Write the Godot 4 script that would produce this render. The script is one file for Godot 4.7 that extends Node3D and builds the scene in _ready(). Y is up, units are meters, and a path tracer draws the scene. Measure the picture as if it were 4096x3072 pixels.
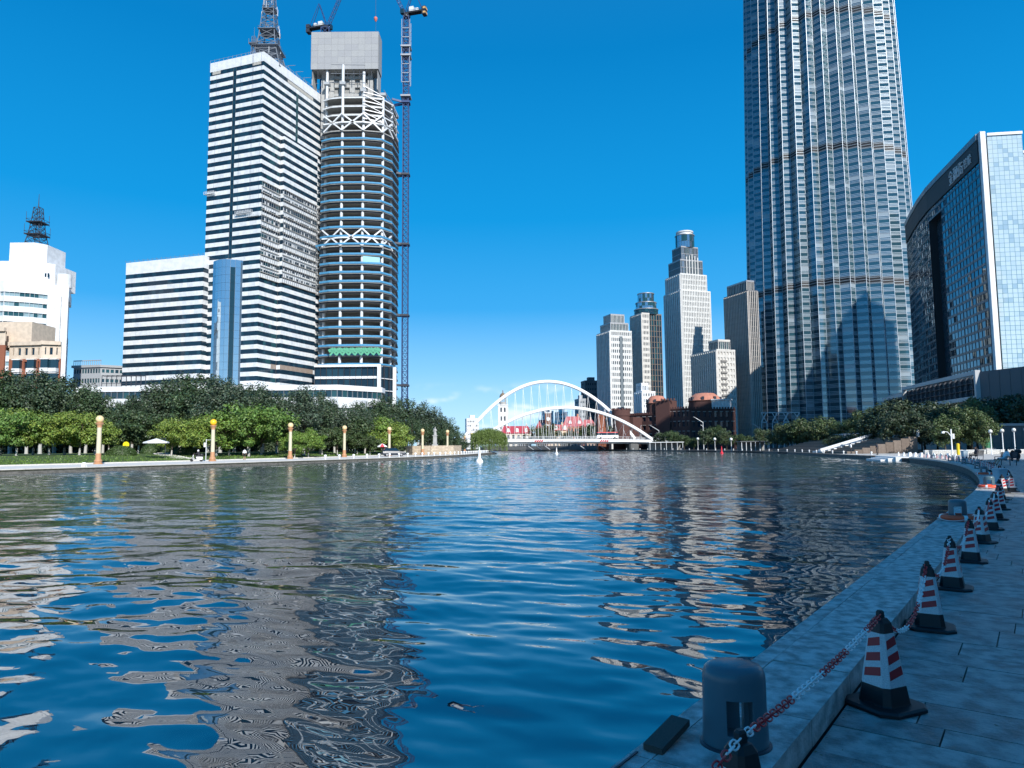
extends Node3D
# A city river on a clear day: quay with cones and mooring bollards, white arch bridge, towers on both banks.
const UP := Vector3.UP
const SUN_AZ := 24.0      # degrees to the right of straight behind the camera
const SUN_EL := 32.0
const WATER := -0.42
var used := {}
var M := {}
var T := {}
var rg := RandomNumberGenerator.new()
var unit := BoxMesh.new()

class MB:
	var v := PackedVector3Array()
	var n := PackedVector3Array()
	var c := PackedColorArray()
	var i := PackedInt32Array()
	var col := Color.WHITE
	var tinted := false
	func quad(a: Vector3, b: Vector3, p: Vector3, d: Vector3):
		var k := v.size()
		var m := (p - a).cross(d - b).normalized()
		v.append(a); v.append(b); v.append(p); v.append(d)
		n.append(m); n.append(m); n.append(m); n.append(m)
		if tinted:
			c.append(col); c.append(col); c.append(col); c.append(col)
		i.append(k); i.append(k + 2); i.append(k + 1); i.append(k); i.append(k + 3); i.append(k + 2)
	func tri(a: Vector3, b: Vector3, p: Vector3):
		var k := v.size()
		var m := (b - a).cross(p - a).normalized()
		v.append(a); v.append(b); v.append(p)
		n.append(m); n.append(m); n.append(m)
		if tinted:
			c.append(col); c.append(col); c.append(col)
		i.append(k); i.append(k + 2); i.append(k + 1)
	func vert(p: Vector3, m: Vector3) -> int:
		v.append(p); n.append(m)
		if tinted: c.append(col)
		return v.size() - 1
	func box(o: Vector3, s: Vector3, b := Basis.IDENTITY):
		var x := b.x * s.x * 0.5
		var y := b.y * s.y * 0.5
		var z := b.z * s.z * 0.5
		quad(o - x - y + z, o + x - y + z, o + x + y + z, o - x + y + z)
		quad(o + x - y - z, o - x - y - z, o - x + y - z, o + x + y - z)
		quad(o + x - y + z, o + x - y - z, o + x + y - z, o + x + y + z)
		quad(o - x - y - z, o - x - y + z, o - x + y + z, o - x + y - z)
		quad(o - x + y + z, o + x + y + z, o + x + y - z, o - x + y - z)
		quad(o - x - y - z, o + x - y - z, o + x - y + z, o - x - y + z)
	func bar(a: Vector3, b: Vector3, w: float, h := 0.0):
		var d := b - a
		var l := d.length()
		if l < 1e-4: return
		d /= l
		var s := d.cross(Vector3.UP if absf(d.y) < 0.95 else Vector3.RIGHT).normalized()
		box((a + b) * 0.5, Vector3(w, h if h > 0.0 else w, l), Basis(s, s.cross(d), -d))
	# round tube through points; r one radius per point
	func tube(p: Array, r: Array, sides := 8, caps := true):
		var rings := []
		var s := Vector3.ZERO
		for k in p.size():
			var d: Vector3 = (p[mini(k + 1, p.size() - 1)] - p[maxi(k - 1, 0)]).normalized()
			if s == Vector3.ZERO: s = d.cross(Vector3.UP if absf(d.y) < 0.9 else Vector3.RIGHT).normalized()
			else: s = (s - d * s.dot(d)).normalized()
			var t := d.cross(s)
			var ring := PackedInt32Array()
			for j in sides:
				var a := TAU * j / sides
				var m := s * cos(a) + t * sin(a)
				ring.append(vert(p[k] + m * r[k], m))
			rings.append(ring)
		for k in rings.size() - 1:
			for j in sides:
				var j2 := (j + 1) % sides
				for q in [rings[k][j], rings[k + 1][j2], rings[k][j2], rings[k][j], rings[k + 1][j], rings[k + 1][j2]]: i.append(q)
		if caps:
			for e in [0, p.size() - 1]:
				var d2: Vector3 = (p[0] - p[1] if e == 0 else p[e] - p[e - 1]).normalized()
				var k0 := vert(p[e], d2)
				for j in sides: vert(v[rings[e][j]], d2)
				for j in sides:
					if e == 0:
						i.append(k0); i.append(k0 + 1 + j); i.append(k0 + 1 + (j + 1) % sides)
					else:
						i.append(k0); i.append(k0 + 1 + (j + 1) % sides); i.append(k0 + 1 + j)
	# turned shape round the y axis; prof = [Vector2(radius, height)...] from bottom to top
	func lathe(o: Vector3, prof: Array, sides := 16, smooth := true, sx := 1.0, sz := 1.0):
		var nm := []
		for k in prof.size():
			var a: Vector2 = prof[maxi(k - 1, 0)]
			var b: Vector2 = prof[mini(k + 1, prof.size() - 1)]
			nm.append(Vector2(b.y - a.y, a.x - b.x).normalized())
		for k in prof.size() - 1:
			var p: Vector2 = prof[k]
			var q: Vector2 = prof[k + 1]
			var f := Vector2(q.y - p.y, p.x - q.x).normalized()
			var np: Vector2 = nm[k] if smooth else f
			var nq: Vector2 = nm[k + 1] if smooth else f
			var base := v.size()
			for j in sides + 1:
				var a := TAU * j / sides
				var cs := cos(a)
				var sn := sin(a)
				vert(o + Vector3(cs * p.x * sx, p.y, sn * p.x * sz), Vector3(cs * np.x, np.y, sn * np.x).normalized())
				vert(o + Vector3(cs * q.x * sx, q.y, sn * q.x * sz), Vector3(cs * nq.x, nq.y, sn * nq.x).normalized())
			for j in sides:
				var k2 := base + j * 2
				for w in [k2, k2 + 2, k2 + 1, k2 + 1, k2 + 2, k2 + 3]: i.append(w)
	# flat-shaded skin over rings of equal count, each ring counter-clockwise seen from above, bottom first
	func loft(rings: Array, cap := true):
		var m: int = rings[0].size()
		for k in rings.size() - 1:
			for j in m:
				var j2 := (j + 1) % m
				quad(rings[k][j], rings[k][j2], rings[k + 1][j2], rings[k + 1][j])
		if cap:
			for j in range(1, m - 1):
				tri(rings[-1][0], rings[-1][j], rings[-1][j + 1])
				tri(rings[0][0], rings[0][j + 1], rings[0][j])
	func prism(poly: PackedVector2Array, y0: float, y1: float, bottom := true):
		var area := 0.0
		for k in poly.size():
			area += poly[k].cross(poly[(k + 1) % poly.size()])
		var p := poly
		if area > 0.0:
			p = poly.duplicate(); p.reverse()
		for k in p.size():
			var a := p[k]
			var b := p[(k + 1) % p.size()]
			quad(Vector3(a.x, y0, a.y), Vector3(b.x, y0, b.y), Vector3(b.x, y1, b.y), Vector3(a.x, y1, a.y))
		var t := Geometry2D.triangulate_polygon(p)
		for k in range(0, t.size(), 3):
			var a := p[t[k]]
			var b := p[t[k + 1]]
			var d := p[t[k + 2]]
			if (b - a).cross(d - a) > 0.0:
				var e := b
				b = d; d = e
			tri(Vector3(a.x, y1, a.y), Vector3(b.x, y1, b.y), Vector3(d.x, y1, d.y))
			if bottom: tri(Vector3(a.x, y0, a.y), Vector3(d.x, y0, d.y), Vector3(b.x, y0, b.y))
	func arrays(off: Vector3) -> Array:
		var a := []
		a.resize(Mesh.ARRAY_MAX)
		var w := v
		if off != Vector3.ZERO:
			w = PackedVector3Array(v)
			for k in w.size(): w[k] -= off
		a[Mesh.ARRAY_VERTEX] = w
		a[Mesh.ARRAY_NORMAL] = n
		if tinted: a[Mesh.ARRAY_COLOR] = c
		a[Mesh.ARRAY_INDEX] = i
		return a

func mb(tint := false) -> MB:
	var m := MB.new()
	m.tinted = tint
	return m
func mesh_of(m: MB, off := Vector3.ZERO) -> ArrayMesh:
	var am := ArrayMesh.new()
	if m.i.size() > 0: am.add_surface_from_arrays(Mesh.PRIMITIVE_TRIANGLES, m.arrays(off))
	return am
func numbered(called: String) -> String:
	var k: int = used.get(called, 0)
	used[called] = k + 1
	return called if k == 0 else "%s_%03d" % [called, k]
func thing(called: String, label: String, category: String, at := Vector3.ZERO, group := "") -> Node3D:
	var o := Node3D.new()
	o.name = numbered(called)
	add_child(o)
	o.position = at
	o.set_meta("label", label)
	o.set_meta("category", category)
	if group != "": o.set_meta("group", group)
	return o
func sub(parent: Node, called: String) -> String:
	var k: int = parent.get_meta("n_" + called, 0)
	parent.set_meta("n_" + called, k + 1)
	return called if k == 0 else "%s_%03d" % [called, k]
func place_of(p: Node) -> Vector3:
	var at := Vector3.ZERO
	while p is Node3D and p != self:
		at += p.position
		p = p.get_parent()
	return at
# one mesh = one part; shapes given in the world, made local to the parent
func part(parent: Node3D, called: String, m: MB, mat: Material) -> MeshInstance3D:
	var o := MeshInstance3D.new()
	o.mesh = mesh_of(m, place_of(parent))
	o.material_override = mat
	o.name = sub(parent, called)
	parent.add_child(o, true)
	return o
func single(called: String, label: String, category: String, m: MB, mat: Material, at := Vector3.ZERO, group := "") -> MeshInstance3D:
	var o := MeshInstance3D.new()
	o.mesh = mesh_of(m, at)
	o.material_override = mat
	o.name = numbered(called)
	add_child(o)
	o.position = at
	o.set_meta("label", label)
	o.set_meta("category", category)
	if group != "": o.set_meta("group", group)
	return o
func setting(called: String, m: MB, mat: Material) -> MeshInstance3D:
	var o := MeshInstance3D.new()
	o.mesh = mesh_of(m)
	o.material_override = mat
	o.name = numbered(called)
	add_child(o)
	o.set_meta("kind", "structure")
	return o
func copy(o: Node3D, at: Vector3, turn := 0.0, label := "", size := 1.0) -> Node3D:
	var c: Node3D = o.duplicate()
	c.name = numbered(String(o.name).rstrip("0123456789").rstrip("_") if String(o.name).right(3).is_valid_int() else String(o.name))
	add_child(c)
	c.position = at
	c.rotation.y = turn
	c.scale = Vector3.ONE * size
	if label != "": c.set_meta("label", label)
	return c
# box-shaped pieces [world transform, material number]: the first `most` are parts, the rest one joined part
func pieces(parent: Node3D, called: String, plural: String, list: Array, mats: Array, most := 300, shape: Mesh = null):
	if shape == null: shape = unit
	var at := place_of(parent)
	var rest := {}
	for k in list.size():
		var t: Transform3D = list[k][0]
		if k < most:
			var o := MeshInstance3D.new()
			o.mesh = shape
			o.material_override = mats[list[k][1]]
			o.name = sub(parent, called)
			parent.add_child(o, true)
			o.transform = Transform3D(t.basis, t.origin - at)
		else:
			if not rest.has(list[k][1]): rest[list[k][1]] = mb()
			var b := t.basis
			(rest[list[k][1]] as MB).box(t.origin, Vector3.ONE, b)
	if rest.size() > 0:
		var am := ArrayMesh.new()
		var o := MeshInstance3D.new()
		for key in rest:
			am.add_surface_from_arrays(Mesh.PRIMITIVE_TRIANGLES, (rest[key] as MB).arrays(at))
			am.surface_set_material(am.get_surface_count() - 1, mats[key])
		o.mesh = am
		o.name = sub(parent, plural)
		o.set_meta("kind", "stuff")
		parent.add_child(o, true)
func lin(r: float, g: float, b: float) -> Color:
	return Color(r, g, b).linear_to_srgb()
func mat(r: float, g: float, b: float, rough := 0.8, metal := 0.0, tex := "", size := 1.0, bump := "", deep := 0.5) -> StandardMaterial3D:
	var m := StandardMaterial3D.new()
	m.albedo_color = lin(r, g, b)
	m.roughness = rough
	m.metallic = metal
	if tex != "" or bump != "":
		m.uv1_triplanar = true
		m.uv1_world_triplanar = true
		m.uv1_scale = Vector3.ONE / size
	if tex != "": m.albedo_texture = T[tex]
	if bump != "":
		m.normal_enabled = true
		m.normal_texture = T[bump]
		m.normal_scale = deep
	return m
func glass(r: float, g: float, b: float, rough := 0.03, ior := 1.6, metal := 0.0) -> StandardMaterial3D:
	var m := mat(r, g, b, rough, metal)
	m.refraction_enabled = true      # opaque (alpha 1): sets only the index of refraction
	m.refraction_scale = (ior - 1.0) / 10.0
	return m
func noise_tex(called: String, freq: float, oct: int, lo: float, hi: float, seed_ := 1, kind := FastNoiseLite.TYPE_SIMPLEX_SMOOTH, fine := 0.0, n := 512, sharp := 1.0, stretch := 1.0):
	var f := FastNoiseLite.new()
	f.seed = seed_
	f.noise_type = kind
	f.frequency = freq
	f.fractal_octaves = oct
	var im := f.get_seamless_image(n, n)
	var d := im.get_data()
	var r := RandomNumberGenerator.new()
	r.seed = seed_ + 77
	for k in d.size():
		var x := d[k] / 255.0
		x = clampf((x - 0.5) * sharp + 0.5, 0.0, 1.0)
		x = lerpf(lo, hi, x) + r.randf_range(-fine, fine)
		d[k] = int(clampf(x, 0.0, 1.0) * 255.0)
	T[called] = ImageTexture.create_from_image(Image.create_from_data(n, n, false, Image.FORMAT_L8, d))
func bump_tex(called: String, freq: float, oct: int, depth: float, seed_ := 1, n := 512):
	var f := FastNoiseLite.new()
	f.seed = seed_
	f.noise_type = FastNoiseLite.TYPE_SIMPLEX_SMOOTH
	f.frequency = freq
	f.fractal_octaves = oct
	var im := f.get_seamless_image(n, n)
	im.convert(Image.FORMAT_RGBA8)
	im.bump_map_to_normal_map(depth)
	T[called] = ImageTexture.create_from_image(im)
const NTH := ["first", "second", "third", "fourth", "fifth", "sixth", "seventh", "eighth", "ninth", "tenth", "eleventh", "twelfth", "thirteenth", "fourteenth", "fifteenth", "sixteenth", "seventeenth", "eighteenth", "nineteenth", "twentieth"]
func nth(k: int) -> String:
	return NTH[k] if k < 20 else (["", "twenty-", "thirty-", "forty-", "fifty-"][(k + 1) / 10 - 1] + NTH[k % 10] if (k + 1) % 10 else ["thirtieth", "fortieth", "fiftieth"][(k + 1) / 10 - 3])
func v3(p: Vector2, y: float) -> Vector3:
	return Vector3(p.x, y, p.y)

func make_camera_and_light():
	var cam := Camera3D.new()
	cam.name = "camera"
	add_child(cam)
	cam.position = Vector3(0, 1.7, 0)
	cam.rotation_degrees = Vector3(5.03, 0, -0.5)
	cam.fov = 56.83
	cam.near = 0.1
	cam.far = 4000.0
	cam.current = true
	var sun := DirectionalLight3D.new()
	sun.name = "sun"
	add_child(sun)
	var az := deg_to_rad(SUN_AZ)
	var el := deg_to_rad(SUN_EL)
	var to := Vector3(sin(az) * cos(el), sin(el), cos(az) * cos(el))
	sun.look_at_from_position(to * 100.0, Vector3.ZERO)
	sun.light_energy = 1.4
	sun.light_color = Color(1.0, 0.985, 0.96)
	sun.light_angular_distance = 0.5
	sun.shadow_enabled = true
	var env := Environment.new()
	env.background_mode = Environment.BG_SKY
	env.tonemap_mode = Environment.TONE_MAPPER_LINEAR
	env.tonemap_exposure = 1.34
	env.sdfgi_enabled = true
	env.ssao_enabled = true
	env.ssil_enabled = true
	var pano := PanoramaSkyMaterial.new()
	pano.panorama = ImageTexture.create_from_image(sky_image())
	env.sky = Sky.new()
	env.sky.sky_material = pano
	var we := WorldEnvironment.new()
	we.name = "sky"
	we.environment = env
	add_child(we)
# clear deep-blue sky, paler to the horizon, a few low fair-weather clouds all round
func sky_image() -> Image:
	var w := 2048
	var h := 1024
	var im := Image.create(w, h, false, Image.FORMAT_RGBF)
	var g := [[0.0, Color(0.46, 0.71, 0.88)], [2.0, Color(0.40, 0.66, 0.87)], [6.0, Color(0.20, 0.50, 0.82)], [11.0, Color(0.04, 0.325, 0.70)], [18.0, Color(0.006, 0.25, 0.60)], [30.0, Color(0.002, 0.172, 0.46)], [50.0, Color(0.012, 0.135, 0.36)], [90.0, Color(0.02, 0.11, 0.30)]]
	var f := FastNoiseLite.new()
	f.seed = 5
	f.frequency = 1.0
	f.fractal_octaves = 5
	f.fractal_gain = 0.55
	for y in h:
		var el := 90.0 - (y + 0.5) / h * 180.0
		var c := Color(0.12, 0.2, 0.28)
		if el >= 0.0:
			for k in g.size() - 1:
				if el <= g[k + 1][0]:
					c = (g[k][1] as Color).lerp(g[k + 1][1], (el - g[k][0]) / (g[k + 1][0] - g[k][0]))
					break
		im.fill_rect(Rect2i(0, y, w, 1), c)
		if el > 0.3 and el < 6.0:
			for x in w:
				var az := TAU * x / w
				var b := f.get_noise_3d(cos(az) * 9.0, sin(az) * 9.0, el * 0.75)
				var m := smoothstep(0.10, 0.38, b) * smoothstep(0.3, 1.5, el) * (1.0 - smoothstep(3.2, 5.6, el))
				if m > 0.0: im.set_pixel(x, y, c.lerp(Color(0.72, 0.82, 0.93), m * 0.85))
	return im

func make_materials():
	noise_tex("cloudy", 0.006, 5, 0.91, 1.0, 3, FastNoiseLite.TYPE_SIMPLEX_SMOOTH, 0.015, 512, 1.5)
	noise_tex("stone", 0.007, 6, 0.68, 1.0, 9, FastNoiseLite.TYPE_SIMPLEX_SMOOTH, 0.14, 1024, 1.7)
	noise_tex("grain", 0.05, 4, 0.72, 1.0, 4, FastNoiseLite.TYPE_SIMPLEX_SMOOTH, 0.1)
	noise_tex("lawn", 0.03, 5, 0.5, 1.0, 8, FastNoiseLite.TYPE_SIMPLEX_SMOOTH, 0.16, 512, 1.6)
	bump_tex("ripple", 0.018, 4, 9.0, 12, 1024)
	bump_tex("rough", 0.08, 4, 5.0, 13)
	bump_tex("warp", 0.008, 2, 3.0, 21)
	M.white = mat(0.76, 0.78, 0.80, 0.55, 0, "cloudy", 9.0)
	M.white2 = mat(0.70, 0.725, 0.745, 0.5, 0, "cloudy", 7.0)
	M.white3 = mat(0.78, 0.79, 0.79, 0.55, 0, "cloudy", 11.0)
	M.paint = mat(0.86, 0.86, 0.85, 0.35)
	M.concrete = mat(0.42, 0.42, 0.41, 0.9, 0, "cloudy", 5.0)
	M.concrete_dark = mat(0.16, 0.16, 0.155, 0.9, 0, "cloudy", 4.0)
	M.dark = mat(0.012, 0.014, 0.018, 0.6)
	M.interior = mat(0.30, 0.30, 0.29, 0.9, 0, "cloudy", 6.0)
	M.steel = mat(0.35, 0.36, 0.38, 0.45, 0.5)
	M.steel_dark = mat(0.05, 0.055, 0.07, 0.5, 0.3)
	M.crane_blue = mat(0.025, 0.055, 0.16, 0.5)
	M.glass_dark = glass(0.010, 0.028, 0.048, 0.03, 1.4)
	M.glass_dark2 = glass(0.014, 0.042, 0.064, 0.04, 1.5)
	M.glass_teal = glass(0.02, 0.07, 0.085, 0.04, 1.55)
	M.glass_blind = glass(0.16, 0.18, 0.19, 0.12, 1.5)
	M.glass_mirror = glass(0.50, 0.60, 0.66, 0.03, 1.9, 0.85)
	M.glass_mirror2 = glass(0.36, 0.47, 0.54, 0.03, 1.9, 0.85)
	M.glass_pale = glass(0.60, 0.72, 0.76, 0.06, 1.7, 0.25)
	M.stone = mat(0.44, 0.435, 0.41, 0.62, 0, "stone", 1.7, "rough", 0.25)
	M.stone2 = mat(0.39, 0.385, 0.365, 0.6, 0, "stone", 2.1, "rough", 0.25)
	M.stone3 = mat(0.48, 0.47, 0.44, 0.65, 0, "stone", 1.4, "rough", 0.25)
	M.joint = mat(0.035, 0.035, 0.035, 0.95)
	M.granite = mat(0.68, 0.67, 0.63, 0.75, 0, "stone", 1.1, "rough", 0.3)
	M.granite2 = mat(0.64, 0.635, 0.60, 0.75, 0, "stone", 1.3, "rough", 0.3)
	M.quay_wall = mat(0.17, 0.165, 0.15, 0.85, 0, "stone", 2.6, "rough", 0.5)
	M.pale_pave = mat(0.74, 0.71, 0.66, 0.85, 0, "cloudy", 3.0)
	M.lawn = mat(0.11, 0.19, 0.035, 1.0, 0, "lawn", 3.0)
	M.soil = mat(0.07, 0.075, 0.045, 1.0, 0, "lawn", 5.0)
	M.asphalt = mat(0.09, 0.09, 0.09, 0.95, 0, "grain", 4.0)
	M.bark = mat(0.12, 0.095, 0.07, 0.95, 0, "grain", 0.8)
	M.bark_white = mat(0.62, 0.60, 0.56, 0.9, 0, "grain", 0.7)
	M.rubber = mat(0.008, 0.008, 0.01, 0.5)
	M.red = mat(0.42, 0.012, 0.018, 0.4)
	M.red_chain = mat(0.62, 0.025, 0.03, 0.35)
	M.white_chain = mat(0.85, 0.85, 0.84, 0.35)
	M.orange = mat(0.85, 0.10, 0.035, 0.45)
	M.bollard = mat(0.085, 0.14, 0.165, 0.3)
	M.post_cream = mat(0.82, 0.74, 0.52, 0.55, 0, "grain", 1.0)
	M.post_copper = mat(0.48, 0.25, 0.13, 0.5)
	M.globe = mat(0.74, 0.56, 0.30, 0.3)
	M.globe_yellow = mat(0.92, 0.52, 0.015, 0.3)
	M.black = mat(0.012, 0.012, 0.014, 0.45)
	M.brick_red = mat(0.36, 0.13, 0.075, 0.9, 0, "grain", 1.2)
	M.beige = mat(0.64, 0.53, 0.42, 0.85, 0, "cloudy", 5.0)
	M.brown = mat(0.30, 0.13, 0.07, 0.9, 0, "cloudy", 4.0)
	M.leaf = mat(1, 1, 1, 0.55)
	M.leaf.vertex_color_use_as_albedo = true
	M.leaf.backlight_enabled = true
	M.leaf.backlight = Color(0.35, 0.42, 0.12)
	M.skin = mat(1, 1, 1, 0.7)
	M.skin.vertex_color_use_as_albedo = true
	M.water = mat(0.014, 0.046, 0.056, 0.0)
	M.water.refraction_enabled = true
	M.water.refraction_scale = 0.21

# ------------------------------------------------------------ the setting
var left_bank := PackedVector2Array([Vector2(-170, 60), Vector2(-95, -8), Vector2(-62, -41), Vector2(-45.4, -63.3), Vector2(-40.8, -71.5), Vector2(-35.6, -83), Vector2(-29.6, -95.5), Vector2(-25.0, -106), Vector2(-20.0, -117), Vector2(-16.2, -128), Vector2(-13.4, -139), Vector2(-10.6, -152), Vector2(-8.2, -172), Vector2(-6.4, -192), Vector2(-4.7, -211), Vector2(-5.2, -216), Vector2(-8.5, -222)])
var quay := PackedVector2Array([Vector2(-38, 48.6), Vector2(-13.0, 14.7), Vector2(-2.16, 0.0), Vector2(0.5, -3.6), Vector2(8.0, -13.75), Vector2(15.4, -23.8), Vector2(19.6, -30.0), Vector2(24.8, -38.3), Vector2(30.2, -47.6), Vector2(35.6, -58.2), Vector2(40.0, -68.2), Vector2(43.9, -79.0)])
var right_bank := PackedVector2Array([Vector2(48.0, -95.4), Vector2(52.2, -119.3), Vector2(57.5, -145), Vector2(60.2, -166), Vector2(59.4, -199.4), Vector2(53.8, -236.2), Vector2(46, -268), Vector2(37, -302), Vector2(24, -326), Vector2(6, -345), Vector2(-12, -356), Vector2(-40, -366)])

func wave(x: float, z: float, f: FastNoiseLite) -> float:
	# wind from the left rear: crests lie across, slightly skewed
	var u := x * 0.94 + z * 0.34
	var w := -x * 0.34 + z * 0.94
	return 0.036 * f.get_noise_2d(u * 0.19, w * 0.45) + 0.017 * f.get_noise_2d(u * 0.62 + 31.0, w * 1.25) + 0.0080 * f.get_noise_2d(u * 1.25 + 7.0, w * 2.7 + 3.0) + 0.0028 * f.get_noise_2d(u * 2.9 + 17.0, w * 5.2 + 9.0)
func make_water():
	var f := FastNoiseLite.new()
	f.seed = 14
	f.noise_type = FastNoiseLite.TYPE_SIMPLEX_SMOOTH
	f.frequency = 1.0
	f.fractal_type = FastNoiseLite.FRACTAL_NONE
	var xs := PackedFloat32Array([])
	var x := 0.0
	var half := []
	while x < 175.0:
		half.append(x)
		x += maxf(0.085, (x - 9.0) * 0.035)
	for k in range(half.size() - 1, 0, -1): xs.append(-half[k])
	for q in half: xs.append(q)
	var zs := PackedFloat32Array([])
	var z := 14.0
	while z > -1.5:
		zs.append(z)
		z -= 0.8
	while z > -470.0:
		zs.append(z)
		z -= maxf(0.075, -z * 0.0085)
	var nx := xs.size()
	var nz := zs.size()
	var v := PackedVector3Array()
	var n := PackedVector3Array()
	v.resize(nx * nz)
	n.resize(nx * nz)
	for j in nz:
		var far := clampf(1.0 - (-zs[j] - 160.0) / 200.0, 0.3, 1.0)
		for k in nx:
			v[j * nx + k] = Vector3(xs[k], WATER + far * wave(xs[k], zs[j], f), zs[j])
	for j in nz:
		var j0 := maxi(j - 1, 0)
		var j1 := mini(j + 1, nz - 1)
		for k in nx:
			var a := v[j * nx + mini(k + 1, nx - 1)] - v[j * nx + maxi(k - 1, 0)]
			var b := v[j1 * nx + k] - v[j0 * nx + k]
			n[j * nx + k] = a.cross(b).normalized()
	# small ripples finer than the mesh ride on the waves; stronger where the mesh is coarser
	var am := ArrayMesh.new()
	var bounds := [[0.0, 0.0], [14.0, 0.07], [24.0, 0.16], [38.0, 0.30], [60.0, 0.45], [95.0, 0.6]]
	var rows := [0]
	for k in range(1, bounds.size()):
		for j in nz:
			if zs[j] < -bounds[k][0]:
				rows.append(j)
				break
	rows.append(nz - 1)
	for sct in bounds.size():
		water_rows(am, v, n, nx, rows[sct], rows[sct + 1], bounds[sct][1])
	var o := MeshInstance3D.new()
	o.mesh = am
	o.name = "river_water"
	add_child(o)
	o.set_meta("kind", "structure")
func water_rows(am: ArrayMesh, v: PackedVector3Array, n: PackedVector3Array, nx: int, j0: int, j1: int, deep: float):
	var idx := PackedInt32Array()
	idx.resize((nx - 1) * (j1 - j0) * 6)
	var q := 0
	for j in j1 - j0:
		for k in nx - 1:
			var a := j * nx + k
			idx[q] = a; idx[q + 1] = a + nx; idx[q + 2] = a + 1
			idx[q + 3] = a + 1; idx[q + 4] = a + nx; idx[q + 5] = a + nx + 1
			q += 6
	var arr := []
	arr.resize(Mesh.ARRAY_MAX)
	arr[Mesh.ARRAY_VERTEX] = v.slice(j0 * nx, (j1 + 1) * nx)
	arr[Mesh.ARRAY_NORMAL] = n.slice(j0 * nx, (j1 + 1) * nx)
	arr[Mesh.ARRAY_INDEX] = idx
	am.add_surface_from_arrays(Mesh.PRIMITIVE_TRIANGLES, arr)
	var m: StandardMaterial3D = M.water
	if deep > 0.0:
		m = M.water.duplicate()
		m.uv1_triplanar = true
		m.uv1_world_triplanar = true
		m.uv1_scale = Vector3.ONE / 5.0
		m.normal_enabled = true
		m.normal_texture = T.ripple
		m.normal_scale = deep
	am.surface_set_material(am.get_surface_count() - 1, m)

func offset_line(line: PackedVector2Array, d: float) -> PackedVector2Array:
	# shifted to the right of travel (towards the land) by d
	var out := PackedVector2Array()
	for k in line.size():
		var t := (line[mini(k + 1, line.size() - 1)] - line[maxi(k - 1, 0)]).normalized()
		out.append(line[k] + Vector2(-t.y, t.x) * d)
	return out
func smooth(line: PackedVector2Array, step: float) -> PackedVector2Array:
	var c := Curve2D.new()
	for k in line.size():
		var t := (line[mini(k + 1, line.size() - 1)] - line[maxi(k - 1, 0)])
		var l0 := line[k].distance_to(line[maxi(k - 1, 0)])
		var l1 := line[k].distance_to(line[mini(k + 1, line.size() - 1)])
		t = t.normalized()
		c.add_point(line[k], -t * l0 / 3.0, t * l1 / 3.0)
	c.bake_interval = step
	return c.get_baked_points()
func strip(m: MB, a: PackedVector2Array, b: PackedVector2Array, y: float):
	# flat ribbon between two lines of the same count, a on the left of travel
	for k in a.size() - 1:
		m.quad(v3(a[k], y), v3(b[k], y), v3(b[k + 1], y), v3(a[k + 1], y))
func face(m: MB, a: PackedVector2Array, y0: float, y1: float):
	# upright ribbon that faces the left of travel
	for k in a.size() - 1:
		m.quad(v3(a[k + 1], y0), v3(a[k], y0), v3(a[k], y1), v3(a[k + 1], y1))

func make_land():
	var inner := offset_line(smooth(quay, 1.0), 0.62)
	var poly := PackedVector2Array(inner)
	poly.append_array(offset_line(right_bank, 0.3))
	for p in [Vector2(-300, -430), Vector2(-1600, -900), Vector2(-1600, -2200), Vector2(1800, -2200), Vector2(1800, 400), Vector2(-38, 400)]: poly.append(p)
	var m := mb()
	m.prism(poly, -1.5, -0.045, false)
	setting("ground_right_bank", m, M.joint)
	var lp := offset_line(left_bank, -0.4)
	for p in [Vector2(-26, -250), Vector2(-34, -290), Vector2(-40, -367), Vector2(-300, -430.5), Vector2(-1600, -900.5), Vector2(-1600, 400), Vector2(-170, 400)]: lp.append(p)
	m = mb()
	m.prism(lp, -1.5, -0.05, false)
	setting("ground_left_bank", m, M.soil)
	# stone wall of the curving right quay beyond the capstones, and low wall along the far right bank
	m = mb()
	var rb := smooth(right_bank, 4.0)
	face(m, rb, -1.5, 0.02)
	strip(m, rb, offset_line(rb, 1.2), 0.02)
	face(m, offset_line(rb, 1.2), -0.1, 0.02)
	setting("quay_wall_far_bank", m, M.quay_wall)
	m = mb()
	var q := smooth(quay, 1.0)
	face(m, offset_line(q, 0.02), -1.5, -0.01)
	setting("quay_wall", m, M.quay_wall)
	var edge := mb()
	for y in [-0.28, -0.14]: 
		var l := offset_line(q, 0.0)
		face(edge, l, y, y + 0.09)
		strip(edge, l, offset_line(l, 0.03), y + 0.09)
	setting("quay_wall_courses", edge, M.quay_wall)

func bx(o: Vector3, s: Vector3, b := Basis.IDENTITY) -> Transform3D:
	return Transform3D(Basis(b.x * s.x, b.y * s.y, b.z * s.z), o)
func yaw(d: Vector2) -> Basis:
	# x along d on the ground, z to its right-hand side seen from above
	return Basis(Vector3(d.x, 0, d.y), UP, Vector3(-d.y, 0, d.x))

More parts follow.
